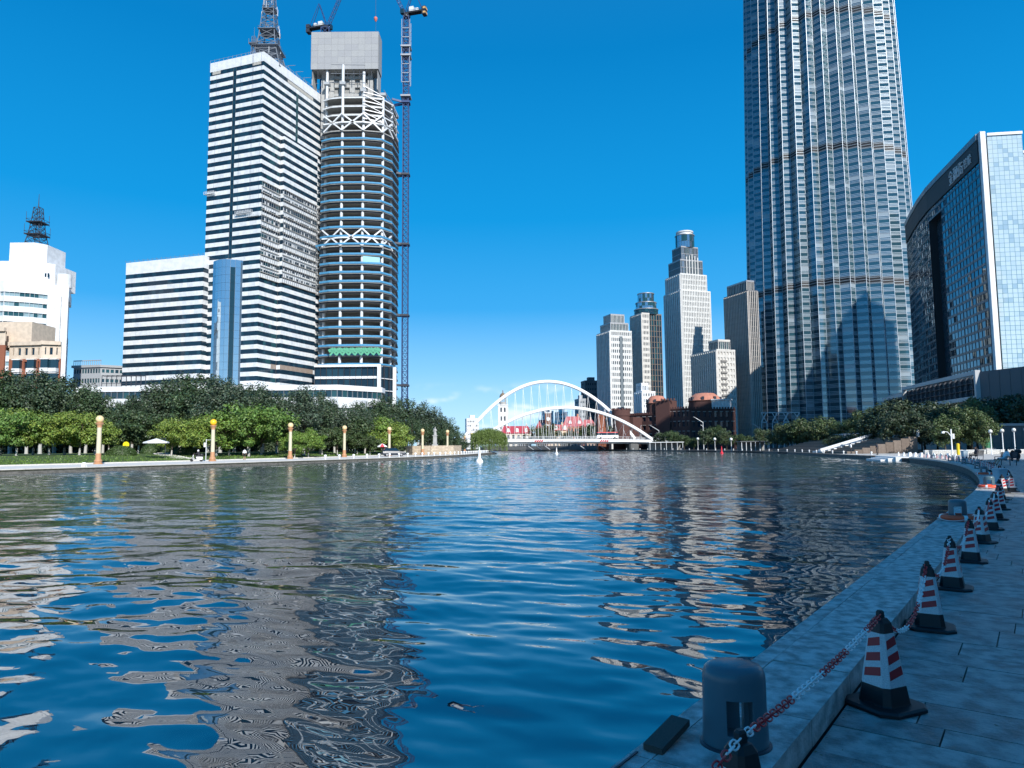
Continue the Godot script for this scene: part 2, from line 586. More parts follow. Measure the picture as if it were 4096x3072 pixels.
# walkway, capstones and paving slabs of the near quay
func make_promenade():
	var root := Node3D.new()
	root.name = "promenade"
	add_child(root)
	root.set_meta("kind", "structure")
	rg.seed = 11
	var q := smooth(quay, 0.25)
	var bed := mb()
	var i0 := offset_line(q, 0.05)
	var i1 := offset_line(q, 0.60)
	strip(bed, i0, i1, 0.118)
	face(bed, i0, -0.2, 0.118)
	for k in i1.size() - 1: bed.quad(v3(i1[k], -0.1), v3(i1[k + 1], -0.1), v3(i1[k + 1], 0.118), v3(i1[k], 0.118))
	part(root, "kerb_bed", bed, M.joint)
	# capstones, each about 0.9 m long, with a thin edge strip on the water side
	var stones := []
	var trims := []
	var total := 0.0
	var along := [0.0]
	for k in q.size() - 1:
		total += q[k].distance_to(q[k + 1])
		along.append(total)
	var s := 0.0
	var k := 0
	var list := []
	while s < total - 1.0:
		var l := rg.randf_range(0.82, 1.02)
		var a := point_on(q, along, s)
		var b := point_on(q, along, s + l)
		var d := (b - a).normalized()
		var nn := Vector2(-d.y, d.x)
		var c := (a + b) * 0.5
		var w := a.distance_to(b) - 0.014
		var dist := c.length()
		list.append([dist, bx(v3(c + nn * 0.355, 0.072 + rg.randf_range(-0.003, 0.003)), Vector3(w, 0.15, 0.51), yaw(d).rotated(Vector3(d.x, 0, d.y), rg.randf_range(-0.004, 0.004))), rg.randi() % 2, bx(v3(c + nn * 0.03, 0.068), Vector3(w + 0.006, 0.15, 0.12), yaw(d))])
		s += l
	list.sort_custom(func(p, r): return p[0] < r[0])
	for e in list:
		stones.append([e[1], e[2]])
		trims.append([e[3], e[2]])
	pieces(root, "capstone", "capstones", stones, [M.granite, M.granite2], 120)
	pieces(root, "edge_stone", "edge_stones", trims, [M.granite2, M.granite], 120)
	# paving: rows across the walk, staggered; stones differ a little in height, tone and length
	var slabs := []
	var dir := Vector2(0.594, -0.805)
	var nrm := Vector2(0.805, 0.594)
	var o := Vector2(0.5, -3.6) + nrm * 0.625
	var bs := yaw(dir)
	var row := 0
	var u := -6.0
	while u < 100.0:
		var rw: float = [0.44, 0.30, 0.44, 0.60][row % 4]
		var x := rg.randf_range(-1.1, -0.2) - maxf(0.0, (u - 22.0) * 0.5)
		# the walk follows the curving quay, so rows far along it are skewed with it
		while x < 15.0 + u * 0.5:
			var l := rg.randf_range(0.75, 1.35)
			if u < 20.0 and x > 0.0 and x < 0.3:
				l += x
				x = 0.0
			var cx := x + l * 0.5
			var c := o + dir * (u + rw * 0.5) + nrm * cx
			var keep := cx > 0.4 or x > -0.02 or u >= 20.0
			if u < 20.0 and x < 0.0 and x + l > 0.15:
				l = x + l; x = 0.0
				c = o + dir * (u + rw * 0.5) + nrm * (l * 0.5)
				keep = true
			if keep and inside_walk(c, q, along):
				slabs.append([c.distance_to(Vector2(1.5, -2.0)), bx(v3(c, -0.022 + rg.randf_range(-0.0015, 0.0015)), Vector3(rw - 0.009, 0.044, l - 0.009), bs.rotated(dir3(dir), rg.randf_range(-0.002, 0.002))), rg.randi() % 3])
			x += l
		u += rw
		row += 1
	slabs.sort_custom(func(p, r): return p[0] < r[0])
	var out := []
	for e in slabs: out.append([e[1], e[2]])
	pieces(root, "paving_slab", "paving_slabs", out, [M.stone, M.stone2, M.stone3], 300)
	# steel edge angle and its bolts along the nearest stretch of the water edge
	var m := mb()
	m.bar(Vector3(-2.3, 0.149, 0.2), Vector3(0.62, 0.149, -3.76), 0.012, 0.006)
	part(root, "edge_angle", m, M.steel_dark)
func dir3(d: Vector2) -> Vector3:
	return Vector3(d.x, 0, d.y)
func inside_walk(c: Vector2, q: PackedVector2Array, along: Array) -> bool:
	if c.y < -74.0 or c.y > 8.0: return false
	var best := 1e9
	var k0 := 0
	for k in range(0, q.size(), 8):
		var d := q[k].distance_squared_to(c)
		if d < best:
			best = d
			k0 = k
	var t := (q[mini(k0 + 1, q.size() - 1)] - q[maxi(k0 - 1, 0)]).normalized()
	return (c - q[k0]).dot(Vector2(-t.y, t.x)) > 0.70
func point_on(q: PackedVector2Array, along: Array, s: float) -> Vector2:
	var k := along.bsearch(s)
	k = clampi(k, 1, q.size() - 1)
	return q[k - 1].lerp(q[k], clampf((s - along[k - 1]) / maxf(along[k] - along[k - 1], 1e-5), 0.0, 1.0))

# ------------------------------------------------------------ things on the near quay
func ring8(w: float, ch: float, y: float, wz := -1.0) -> PackedVector3Array:
	# square with cut corners, counter-clockwise from above
	var z := w if wz < 0.0 else wz
	return PackedVector3Array([Vector3(w, y, z - ch), Vector3(w, y, -z + ch), Vector3(w - ch, y, -z), Vector3(-w + ch, y, -z), Vector3(-w, y, -z + ch), Vector3(-w, y, z - ch), Vector3(-w + ch, y, z), Vector3(w - ch, y, z)])
func make_cone() -> Node3D:
	var o := thing("traffic_cone", "", "traffic cone", Vector3.ZERO, "striped cones lined up along the quay")
	var m := mb()
	m.loft([ring8(0.195, 0.07, 0.0), ring8(0.205, 0.075, 0.006), ring8(0.205, 0.075, 0.022), ring8(0.19, 0.068, 0.034), ring8(0.125, 0.04, 0.036)])
	part(o, "base", m, M.rubber)
	m = mb()
	m.loft([ring8(0.125, 0.036, 0.034), ring8(0.121, 0.036, 0.045), ring8(0.1055, 0.032, 0.155)])
	part(o, "lower_body", m, M.rubber)
	m = mb()
	m.loft([ring8(0.1065, 0.032, 0.150), ring8(0.062, 0.02, 0.475)])
	part(o, "reflective_sleeve", m, mat(0.78, 0.79, 0.80, 0.35, 0, "grain", 0.25))
	m = mb()
	m.loft([ring8(0.0615, 0.02, 0.474), ring8(0.052, 0.017, 0.535), ring8(0.034, 0.011, 0.562), ring8(0.022, 0.008, 0.566), ring8(0.02, 0.007, 0.60), ring8(0.013, 0.005, 0.61)])
	part(o, "top_cap", m, M.rubber)
	m = mb()
	m.tube([Vector3(-0.034, 0.572, 0), Vector3(0.034, 0.572, 0)], [0.007, 0.007], 6)
	part(o, "hook_pin", m, M.rubber)
	for f in 4:
		var b := Basis(UP, f * PI / 2.0)
		for k in 3:
			var y0 := 0.195 + k * 0.092
			var sl := 0.026
			var h := 0.052
			var q := []
			for c in [[-1.0, y0], [1.0, y0 + sl], [1.0, y0 + sl + h], [-1.0, y0 + h]]:
				var t: float = (c[1] - 0.15) / 0.325
				var w: float = lerpf(0.1065, 0.062, t)
				q.append(b * Vector3(c[0] * (w * 0.62), c[1], w + 0.0016))
			m = mb()
			m.quad(q[0], q[1], q[2], q[3])
			var back := []
			for p in q: back.append(p - b * Vector3(0, 0, 0.004))
			for e in 4: m.quad(back[e], back[(e + 1) % 4], q[(e + 1) % 4], q[e])
			part(o, "red_stripe", m, M.red)
	return o
func link_mesh() -> ArrayMesh:
	var m := mb()
	var p := []
	var r := []
	for k in 13:
		var a := TAU * k / 12.0
		p.append(Vector3(cos(a) * 0.0165, 0, sin(a) * 0.0165 + signf(sin(a)) * (0.011 if absf(sin(a)) > 0.1 else 0.0)))
		r.append(0.0043)
	m.tube(p, r, 5, false)
	return mesh_of(m)
func make_chain(a: Vector3, b: Vector3, sag: float, shape: ArrayMesh, label: String, phase: int, fine: bool):
	var pts := []
	var n := 200
	for k in n + 1:
		var t := float(k) / n
		pts.append(a.lerp(b, t) - UP * sag * 4.0 * t * (1.0 - t))
	var o := thing("chain", label, "chain", a, "plastic chains strung between the cones")
	var d := 0.0
	var count := 0
	var mbs := [mb(), mb()]
	for k in n:
		var step: float = (pts[k + 1] - pts[k]).length()
		d += step
		if d < 0.037: continue
		d = 0.0
		var dir: Vector3 = (pts[k + 1] - pts[k]).normalized()
		var s := dir.cross(UP).normalized()
		var u := s.cross(dir)
		var bs := Basis(s, u, -dir)
		if count % 2: bs = bs.rotated(dir, PI / 2.0)
		bs = bs.rotated(dir, 0.7 + rg.randf_range(-0.2, 0.2))
		var red := ((count + phase) / 13) % 2
		if fine:
			var l := MeshInstance3D.new()
			l.mesh = shape
			l.material_override = M.red_chain if red else M.white_chain
			l.name = sub(o, "link")
			o.add_child(l, true)
			l.transform = Transform3D(bs, pts[k] - a)
		else:
			var w: MB = mbs[red]
			w.box(pts[k], Vector3(0.03, 0.009, 0.05), bs)
		count += 1
	if not fine:
		part(o, "white_links", mbs[0], M.white_chain)
		part(o, "red_links", mbs[1], M.red_chain)
func make_bollard(through: bool) -> Node3D:
	var o := thing("mooring_bollard", "", "bollard", Vector3.ZERO, "grey mooring bollards on the kerb of the quay")
	var prof := PackedVector2Array([Vector2(0, 0), Vector2(0.170, 0), Vector2(0.175, 0.02), Vector2(0.168, 0.20), Vector2(0.168, 0.335), Vector2(0.165, 0.362), Vector2(0.156, 0.385), Vector2(0.140, 0.400), Vector2(0.115, 0.409), Vector2(0.06, 0.414), Vector2(0, 0.415)])
	var c := CSGCombiner3D.new()
	var body := CSGPolygon3D.new()
	body.polygon = prof
	body.mode = CSGPolygon3D.MODE_SPIN
	body.spin_sides = 40
	body.smooth_faces = true
	c.add_child(body)
	body.scale = Vector3(0.96, 1, 0.84)
	for e in ([[Vector3(0.14, 0.23, 0.6), Vector3(0, 0.165, 0)]] if through else [[Vector3(0.13, 0.17, 0.2), Vector3(0, 0.17, 0.13)], [Vector3(0.13, 0.17, 0.2), Vector3(0, 0.17, -0.13)], [Vector3(0.022, 0.16, 0.6), Vector3(0.03, 0.17, 0)]]):
		var cut := CSGBox3D.new()
		cut.size = e[0]
		cut.operation = CSGShape3D.OPERATION_SUBTRACTION
		c.add_child(cut)
		cut.position = e[1]
	c.material_override = M.bollard
	for ch in c.get_children(): ch.material = M.bollard
	c.name = sub(o, "body")
	o.add_child(c, true)
	var m := mb()
	m.lathe(Vector3.ZERO, [Vector2(0.19, -0.003), Vector2(0.19, 0.006), Vector2(0.172, 0.012)], 32, false, 0.96, 0.84)
	part(o, "foot_ring", m, M.steel_dark)
	return o
func make_lifebuoy() -> Node3D:
	var o := thing("lifebuoy", "", "lifebuoy", Vector3.ZERO, "orange lifebuoys laid round the bollards")
	var m := mb()
	var p := []
	var r := []
	for k in 41:
		var a := TAU * k / 40.0
		p.append(Vector3(cos(a) * 0.30, 0.062, sin(a) * 0.30))
		r.append(0.058)
	m.tube(p, r, 14, false)
	part(o, "ring", m, M.orange)
	for e in 4:
		m = mb()
		p = []
		r = []
		for k in 5:
			var a := e * PI / 2.0 + 0.5 + (k - 2) * 0.05
			p.append(Vector3(cos(a) * 0.30, 0.062, sin(a) * 0.30))
			r.append(0.0605)
		m.tube(p, r, 14, true)
		part(o, "reflective_band", m, M.white_chain)
	m = mb()
	p = []
	r = []
	for k in 61:
		var a := TAU * k / 60.0
		var w := absf(sin(a * 2.0 - 1.0))
		p.append(Vector3(cos(a) * (0.362 + 0.02 * w), 0.05 - 0.035 * w, sin(a) * (0.362 + 0.02 * w)))
		r.append(0.006)
	m.tube(p, r, 6, false)
	part(o, "grab_line", m, M.white_chain)
	return o
func make_near_quay():
	rg.seed = 21
	var q := smooth(quay, 0.25)
	var along := [0.0]
	var total := 0.0
	for k in q.size() - 1:
		total += q[k].distance_to(q[k + 1])
		along.append(total)
	# cones
	var spots := [Vector2(-0.46, -1.08), Vector2(0.86, -2.83), Vector2(2.4, -4.77), Vector2(3.83, -6.71), Vector2(5.13, -8.48), Vector2(6.55, -10.35), Vector2(7.96, -12.27), Vector2(9.36, -14.1), Vector2(10.64, -15.85), Vector2(12.31, -18.17), Vector2(14.4, -21.2), Vector2(16.6, -24.3)]
	var s := 0.0
	while s < total - 2.0:
		var p := point_on(q, along, s)
		if p.y < -25.0:
			var d := (point_on(q, along, s + 0.5) - p).normalized()
			spots.append(p + Vector2(-d.y, d.x) * rg.randf_range(0.82, 0.95))
			s += rg.randf_range(1.7, 2.4)
		else: s += 0.2
	var words := ["striped traffic cone just behind the picture's lower edge, chain tied to its pin", "nearest traffic cone at the lower edge, only its black top showing", "large red and white striped traffic cone, first one standing in full view", "red and white striped cone, second in full view along the kerb", "red and white striped cone, third in full view along the kerb", "red and white striped cone, fourth in full view along the kerb", "red and white striped cone, fifth in full view, just past the first orange lifebuoy", "red and white striped cone, sixth in full view along the kerb", "red and white striped cone, seventh in full view along the kerb", "red and white striped cone, eighth in full view, before the sunlit strip", "red and white striped cone, ninth in full view, at the sunlit strip of paving", "red and white striped cone, tenth in full view, beside the grey litter bin"]
	var proto := make_cone()
	for k in spots.size():
		var o := proto if k == 0 else copy(proto, Vector3.ZERO)
		o.position = v3(spots[k], 0.0)
		o.rotation.y = [0.3, 0.5, 0.42, -0.5, -0.62, -0.6, 0.5, -0.5][k] if k < 8 else rg.randf_range(-0.6, 0.6)
		o.rotation.z = rg.randf_range(-0.02, 0.02)
		o.set_meta("label", words[k] if k < words.size() else "%s striped cone in the far curving row along the quay, counted from the litter bin" % nth(k - words.size()))
	var link := link_mesh()
	var sag := [0.06, 0.035, 0.30, 0.24, 0.22, 0.2]
	var cw := ["red and white plastic chain leaving the lower edge of the picture", "red and white plastic chain stretched from the lowest cone to the first full cone", "plastic chain hanging low between the first and second full cones", "plastic chain hanging low between the second and third full cones", "plastic chain hanging between the third and fourth full cones"]
	for k in spots.size() - 1:
		if spots[k].distance_to(spots[k + 1]) > 3.0: continue
		make_chain(v3(spots[k], 0.577), v3(spots[k + 1], 0.577), sag[k] if k < 6 else rg.randf_range(0.12, 0.28), link, cw[k] if k < 5 else "plastic chain, %s of those strung between the small far cones" % nth(k - 5), [5, 9, 11, 6, 0][k] if k < 5 else rg.randi() % 26, k < 5)
	# bollards on the kerb
	var bspots := [Vector2(1.15, -3.85), Vector2(8.94, -14.45), Vector2(16.2, -24.35), Vector2(22.6, -34.3), Vector2(27.5, -42.3), Vector2(32.6, -51.6), Vector2(37.0, -60.4), Vector2(41.2, -69.9)]
	var bw := ["big grey mooring bollard with slot openings, nearest, standing behind the lowest cone", "grey mooring bollard inside the first orange lifebuoy", "grey mooring bollard on the sunlit strip inside the second lifebuoy", "grey mooring bollard inside the third lifebuoy, beyond the litter bin", "grey mooring bollard on the quay, fifth along the kerb", "grey mooring bollard on the quay, sixth along the kerb", "grey mooring bollard on the quay, seventh along the kerb", "grey mooring bollard on the quay, last one along the kerb"]
	var b0 := make_bollard(false)
	var bo := make_bollard(true)
	for k in bspots.size():
		var o := b0 if k == 0 else (bo if k == 1 else copy(bo, Vector3.ZERO))
		o.position = v3(bspots[k], 0.148)
		o.rotation.y = -0.1 if k == 0 else -0.52
		o.set_meta("label", bw[k])
	var lb := make_lifebuoy()
	for k in 3:
		var o := lb if k == 0 else copy(lb, Vector3.ZERO)
		o.position = v3(bspots[k + 1] + Vector2(0.0, 0.03), 0.149)
		o.rotation.y = k * 0.9 + 0.3
		o.set_meta("label", ["orange lifebuoy laid round the second bollard, nearest of the three", "orange lifebuoy laid round the bollard on the sunlit strip", "orange lifebuoy laid round the bollard beyond the sunlit strip, farthest of the three"][k])
	# dead leaves and grit blown against the kerb
	var lit := mb(true)
	for k in 420:
		var p := Vector2(0.5, -3.6) + Vector2(0.594, -0.805) * rg.randf_range(-1.0, 26.0) + Vector2(0.805, 0.594) * (0.64 + absf(rg.randfn()) * (0.05 if k < 300 else 1.6))
		var a := rg.randf() * TAU
		var r := rg.randf_range(0.004, 0.016)
		var f := rg.randf_range(0.3, 1.2)
		lit.col = Color(0.22 * f, 0.17 * f, 0.11 * f)
		var u := Vector3(cos(a), 0, sin(a)) * r
		var w := Vector3(-sin(a), 0.2, cos(a)) * r * 0.5
		lit.quad(v3(p, 0.006) - u, v3(p, 0.006) + w, v3(p, 0.008) + u, v3(p, 0.006) - w)
	var lo := single("leaf_litter", "dead leaves and grit scattered along the foot of the kerb", "litter", lit, M.leaf)
	lo.set_meta("kind", "stuff")
	# plank lying by the first bollard
	var m := mb()
	m.box(Vector3.ZERO, Vector3(0.34, 0.035, 0.105))
	var pl := single("wooden_plank", "short dark wooden plank lying beside the nearest bollard", "plank", m, mat(0.10, 0.085, 0.07, 0.8, 0, "grain", 0.3))
	pl.position = Vector3(0.80, 0.185, -3.88)
	pl.rotation = Vector3(0.04, 0.92, 0.12)
	# tapered litter bins beside the cones
	for e in [[Vector2(19.0, -27.9), 0.40, 0.62, "tapered grey litter bin on the quay just beyond the sunlit strip"], [Vector2(39.0, -61.6), 0.42, 0.95, "slim grey litter bin on the quay near the man on the bench"]]:
		var o := thing("litter_bin", e[3], "bin", v3(e[0], 0), "grey litter bins on the quay")
		m = mb()
		m.loft([off(ring8(e[1] * 0.36, 0.03, 0.0), o.position), off(ring8(e[1] * 0.5, 0.04, e[2]), o.position)])
		part(o, "body", m, mat(0.42, 0.52, 0.58, 0.5))
		m = mb()
		m.loft([off(ring8(e[1] * 0.56, 0.05, e[2] + 0.002), o.position), off(ring8(e[1] * 0.56, 0.05, e[2] + 0.04), o.position), off(ring8(e[1] * 0.45, 0.05, e[2] + 0.06), o.position)])
		part(o, "lid", m, mat(0.36, 0.46, 0.52, 0.45))
	# benches and the people on them
	make_bench(Vector3(45.2, 0, -69.6), 1.65, "dark slatted bench with a man in black reading, farther of the two")
	make_bench(Vector3(36.3, 0, -52.6), 1.45, "dark slatted bench with a person in white reclining, nearer of the two")
	var man := person("person", "man in dark clothes sitting on the farther bench, looking at his hands", Vector3(45.2, 0, -69.6), 1.65, [
		[[0, .47, .02], [0, .52, .0], .15, .15, 3], [[0, .55, .0], [0, .95, -.08], .15, .17, 2], [[0, .95, -.08], [0, 1.05, -.06], .08, .06, 0], [[0, 1.12, -.02], [0, 1.22, -.02], .085, .095, 4], [[0, 1.11, .035], [0, 1.16, .04], .06, .07, 0],
		[[.1, .5, .05], [.12, .50, .46], .085, .065, 3], [[-.1, .5, .05], [-.1, .50, .46], .085, .065, 3], [[.12, .50, .46], [.13, .09, .62], .06, .042, 3], [[-.1, .50, .46], [-.12, .09, .70], .06, .042, 3], [[.13, .06, .60], [.14, .05, .78], .04, .035, 4], [[-.12, .06, .68], [-.12, .05, .86], .04, .035, 4],
		[[.19, .90, -.06], [.25, .66, .04], .06, .05, 2], [[.25, .66, .04], [.07, .66, .27], .045, .035, 2], [[-.19, .90, -.06], [-.25, .66, .04], .06, .05, 2], [[-.25, .66, .04], [-.05, .66, .27], .045, .035, 2], [[.06, .66, .28], [.02, .70, .34], .035, .025, 0], [[-.04, .66, .28], [-.01, .70, .34], .035, .025, 0]],
		[Color(.35, .2, .13), Color.WHITE, Color(.02, .022, .03), Color(.015, .016, .02), Color(.008, .007, .006)])
	var lady := person("person", "person in white reclining on the nearer bench, legs stretched out", Vector3(36.3, 0, -52.6), 1.45, [
		[[0, .47, .05], [0, .52, .03], .15, .15, 1], [[0, .55, .02], [0, .92, -.14], .14, .15, 1], [[0, .92, -.14], [0, 1.0, -.14], .07, .055, 0], [[0, 1.06, -.12], [0, 1.14, -.13], .085, .09, 4], [[0, 1.05, -.065], [0, 1.1, -.06], .055, .062, 0],
		[[.09, .5, .08], [.10, .50, .48], .085, .06, 3], [[-.09, .5, .08], [-.10, .52, .48], .085, .06, 3], [[.10, .50, .48], [.12, .12, .80], .055, .04, 0], [[-.10, .52, .48], [-.06, .16, .86], .055, .04, 0], [[.12, .09, .80], [.13, .10, .96], .038, .032, 4], [[-.06, .13, .87], [-.05, .16, 1.02], .038, .032, 4],
		[[.18, .88, -.12], [.30, .66, -.08], .055, .045, 1], [[.30, .66, -.08], [.22, .62, .18], .04, .032, 0], [[-.18, .88, -.12], [-.30, .66, -.06], .055, .045, 1], [[-.30, .66, -.06], [-.14, .60, .18], .04, .032, 0], [[.21, .62, .19], [.18, .60, .25], .03, .022, 0], [[-.13, .60, .19], [-.09, .59, .25], .03, .022, 0]],
		[Color(.42, .26, .18), Color(.72, .74, .78), Color(.5, .5, .5), Color(.55, .57, .6), Color(.008, .007, .006)])
	make_scooter(Vector3(44.6, 0, -63.4), 2.9, "black motor scooter loaded with bags, parked beside the benches", Color(0.012, 0.012, 0.014))
	# blue float at the right edge
	m = mb()
	var prof := []
	for k in 13: prof.append(Vector2(sin(PI * k / 12.0) * 0.36, 0.36 - cos(PI * k / 12.0) * 0.36))
	m.lathe(Vector3.ZERO, prof, 24)
	var fl := thing("mooring_float", "round blue float standing on the walk at the right edge", "float", Vector3(51.9, 0.0, -71.4))
	m = mb()
	m.lathe(fl.position, prof, 24)
	part(fl, "ball", m, mat(0.05, 0.22, 0.42, 0.4))
	m = mb()
	m.tube([fl.position + UP * 0.7, fl.position + UP * 0.8], [0.06, 0.05], 10)
	part(fl, "eye", m, M.steel_dark)
func off(r: PackedVector3Array, p: Vector3) -> PackedVector3Array:
	var o := PackedVector3Array()
	for v in r: o.append(v + p)
	return o
func make_bench(at: Vector3, turn: float, label: String):
	var o := thing("park_bench", label, "bench", Vector3.ZERO, "dark slatted benches on the quay")
	for k in 5:
		var m := mb()
		m.box(Vector3(0, 0.43, -0.18 + k * 0.11), Vector3(1.5, 0.03, 0.09))
		part(o, "seat_slat", m, M.steel_dark)
	for k in 5:
		var m := mb()
		m.box(Vector3(0, 0.54 + k * 0.095, -0.26 - k * 0.022), Vector3(1.5, 0.075, 0.025))
		part(o, "back_slat", m, M.steel_dark)
	for sx in [-0.68, 0.68]:
		var m := mb()
		m.bar(Vector3(sx, 0, -0.24), Vector3(sx, 0.95, -0.37), 0.04)
		m.bar(Vector3(sx, 0, 0.26), Vector3(sx, 0.62, 0.26), 0.04)
		m.bar(Vector3(sx, 0.62, 0.28), Vector3(sx, 0.64, -0.30), 0.04)
		m.bar(Vector3(sx, 0.40, 0.28), Vector3(sx, 0.40, -0.27), 0.035)
		part(o, "side_frame", m, M.steel_dark)
	o.position = at
	o.rotation.y = -turn
func make_scooter(at: Vector3, turn: float, label: String, c: Color) -> Node3D:
	var o := thing("motor_scooter", label, "scooter", Vector3.ZERO)
	var paint := mat(c.r, c.g, c.b, 0.4)
	for z in [-0.6, 0.62]:
		var m := mb()
		var p := []
		var r := []
		for k in 19:
			var a := TAU * k / 18.0
			p.append(Vector3(0, 0.22 + cos(a) * 0.17, z + sin(a) * 0.17))
			r.append(0.05)
		m.tube(p, r, 8, false)
		m.tube([Vector3(-0.03, 0.22, z), Vector3(0.03, 0.22, z)], [0.13, 0.13], 14)
		part(o, "wheel", m, M.rubber)
	var m := mb()
	m.loft([off(ring8(0.13, 0.04, 0.24, 0.34), Vector3(0, 0, -0.42)), off(ring8(0.17, 0.05, 0.5, 0.42), Vector3(0, 0, -0.38)), off(ring8(0.15, 0.05, 0.66, 0.42), Vector3(0, 0, -0.36))])
	m.box(Vector3(0, 0.27, 0.18), Vector3(0.3, 0.06, 0.5))
	m.loft([off(ring8(0.18, 0.04, 0.27, 0.04), Vector3(0, 0, 0.42)), off(ring8(0.2, 0.04, 0.7, 0.05), Vector3(0, 0, 0.44)), off(ring8(0.1, 0.03, 0.95, 0.05), Vector3(0, 0, 0.40))])
	part(o, "body", m, paint)
	m = mb()
	m.loft([off(ring8(0.14, 0.05, 0.665, 0.38), Vector3(0, 0, -0.34)), off(ring8(0.12, 0.05, 0.76, 0.36), Vector3(0, 0, -0.34))])
	part(o, "seat", m, M.black)
	m = mb()
	m.tube([Vector3(0, 0.24, 0.62), Vector3(0, 1.0, 0.38)], [0.03, 0.03], 8)
	m.tube([Vector3(-0.32, 1.04, 0.30), Vector3(0, 1.0, 0.38), Vector3(0.32, 1.04, 0.30)], [0.018, 0.018, 0.018], 6)
	part(o, "handlebar", m, M.steel_dark)
	for sx in [-0.26, 0.26]:
		m = mb()
		m.tube([Vector3(sx, 1.04, 0.33), Vector3(sx, 1.18, 0.32)], [0.008, 0.008], 5)
		m.box(Vector3(sx, 1.22, 0.32), Vector3(0.11, 0.08, 0.02))
		part(o, "mirror", m, M.black)
	m = mb()
	m.loft([off(ring8(0.22, 0.07, 0.70, 0.18), Vector3(0, 0, -0.66)), off(ring8(0.26, 0.09, 0.9, 0.22), Vector3(0, 0, -0.66)), off(ring8(0.19, 0.08, 1.06, 0.16), Vector3(0, 0, -0.66))])
	part(o, "carry_box", m, M.black)
	o.position = at
	o.rotation.y = turn
	return o

# body from tapered bones [a, b, ra, rb, colour] blended together and meshed as surface nets
func person(called: String, label: String, at: Vector3, turn: float, bones: Array, cols: Array, cell := 0.026) -> MeshInstance3D:
	var A := []
	var lo := Vector3.ONE * 9.0
	var hi := Vector3.ONE * -9.0
	for e in bones:
		var a := Vector3(e[0][0], e[0][1], e[0][2])
		var b := Vector3(e[1][0], e[1][1], e[1][2])
		A.append([a, b, e[2], e[3], e[4]])
		for p in [[a, e[2]], [b, e[3]]]:
			lo = lo.min(p[0] - Vector3.ONE * (p[1] + 0.08))
			hi = hi.max(p[0] + Vector3.ONE * (p[1] + 0.08))
	var n := Vector3i(((hi - lo) / cell).ceil()) + Vector3i.ONE
	var f := PackedFloat32Array()
	f.resize(n.x * n.y * n.z)
	f.fill(1.0)
	for e in A:
		var a: Vector3 = e[0]
		var b: Vector3 = e[1]
		var ra: float = e[2]
		var rb: float = e[3]
		var reach := maxf(ra, rb) + 0.07
		var l0 := Vector3i((a.min(b) - Vector3.ONE * reach - lo) / cell).clamp(Vector3i.ZERO, n - Vector3i.ONE)
		var l1 := Vector3i((a.max(b) + Vector3.ONE * reach - lo) / cell).clamp(Vector3i.ZERO, n - Vector3i.ONE)
		var ab := b - a
		var ll := maxf(ab.length_squared(), 1e-6)
		for z in range(l0.z, l1.z + 1):
			for y in range(l0.y, l1.y + 1):
				for x in range(l0.x, l1.x + 1):
					var p := lo + Vector3(x, y, z) * cell
					var t := clampf((p - a).dot(ab) / ll, 0.0, 1.0)
					var d := p.distance_to(a + ab * t) - lerpf(ra, rb, t)
					var k := (z * n.y + y) * n.x + x
					var h := clampf(0.5 + 0.5 * (f[k] - d) / 0.03, 0.0, 1.0)
					f[k] = lerpf(f[k], d, h) - 0.03 * h * (1.0 - h)
	var m := mb(true)
	var id := {}
	for z in n.z - 1:
		for y in n.y - 1:
			for x in n.x - 1:
				var k := (z * n.y + y) * n.x + x
				var s := 0
				var c := Vector3.ZERO
				var cnt := 0
				var vals := []
				for q in 8: vals.append(f[k + (q & 1) + ((q >> 1) & 1) * n.x + ((q >> 2) & 1) * n.x * n.y])
				for q in 8:
					if vals[q] < 0.0: s += 1
				if s == 0 or s == 8: continue
				for e in [[0, 1], [2, 3], [4, 5], [6, 7], [0, 2], [1, 3], [4, 6], [5, 7], [0, 4], [1, 5], [2, 6], [3, 7]]:
					var v0: float = vals[e[0]]
					var v1: float = vals[e[1]]
					if (v0 < 0.0) != (v1 < 0.0):
						var t := v0 / (v0 - v1)
						c += Vector3(e[0] & 1, (e[0] >> 1) & 1, (e[0] >> 2) & 1).lerp(Vector3(e[1] & 1, (e[1] >> 1) & 1, (e[1] >> 2) & 1), t)
						cnt += 1
				var p := lo + (Vector3(x, y, z) + c / cnt) * cell
				var best := 9.0
				for b in A:
					var ab: Vector3 = b[1] - b[0]
					var t := clampf((p - b[0]).dot(ab) / maxf(ab.length_squared(), 1e-6), 0.0, 1.0)
					var d: float = p.distance_to(b[0] + ab * t) - lerpf(b[2], b[3], t)
					if d < best:
						best = d
						m.col = cols[b[4]]
				var g := Vector3(vals[1] - vals[0] + vals[3] - vals[2] + vals[5] - vals[4] + vals[7] - vals[6], vals[2] - vals[0] + vals[3] - vals[1] + vals[6] - vals[4] + vals[7] - vals[5], vals[4] - vals[0] + vals[5] - vals[1] + vals[6] - vals[2] + vals[7] - vals[3])
				id[k] = m.vert(p, g.normalized())
	var st := [1, n.x, n.x * n.y]
	for k in id:
		for ax in 3:
			var u: int = st[(ax + 1) % 3]
			var w: int = st[(ax + 2) % 3]
			if not (id.has(k - u) and id.has(k - w) and id.has(k - u - w)): continue
			var f0 := f[k]
			var f1 := f[k + st[ax]]
			if (f0 < 0.0) == (f1 < 0.0): continue
			var q := [id[k], id[k - u], id[k - u - w], id[k - w]]
			if f0 < 0.0: q = [q[0], q[3], q[2], q[1]]
			for e in [0, 1, 2, 0, 2, 3]: m.i.append(q[e])
	var o := MeshInstance3D.new()
	o.mesh = mesh_of(m)
	o.material_override = M.skin
	o.name = numbered(called)
	add_child(o)
	o.position = at
	o.rotation.y = -turn
	o.set_meta("label", label)
	o.set_meta("category", "person")
	return o

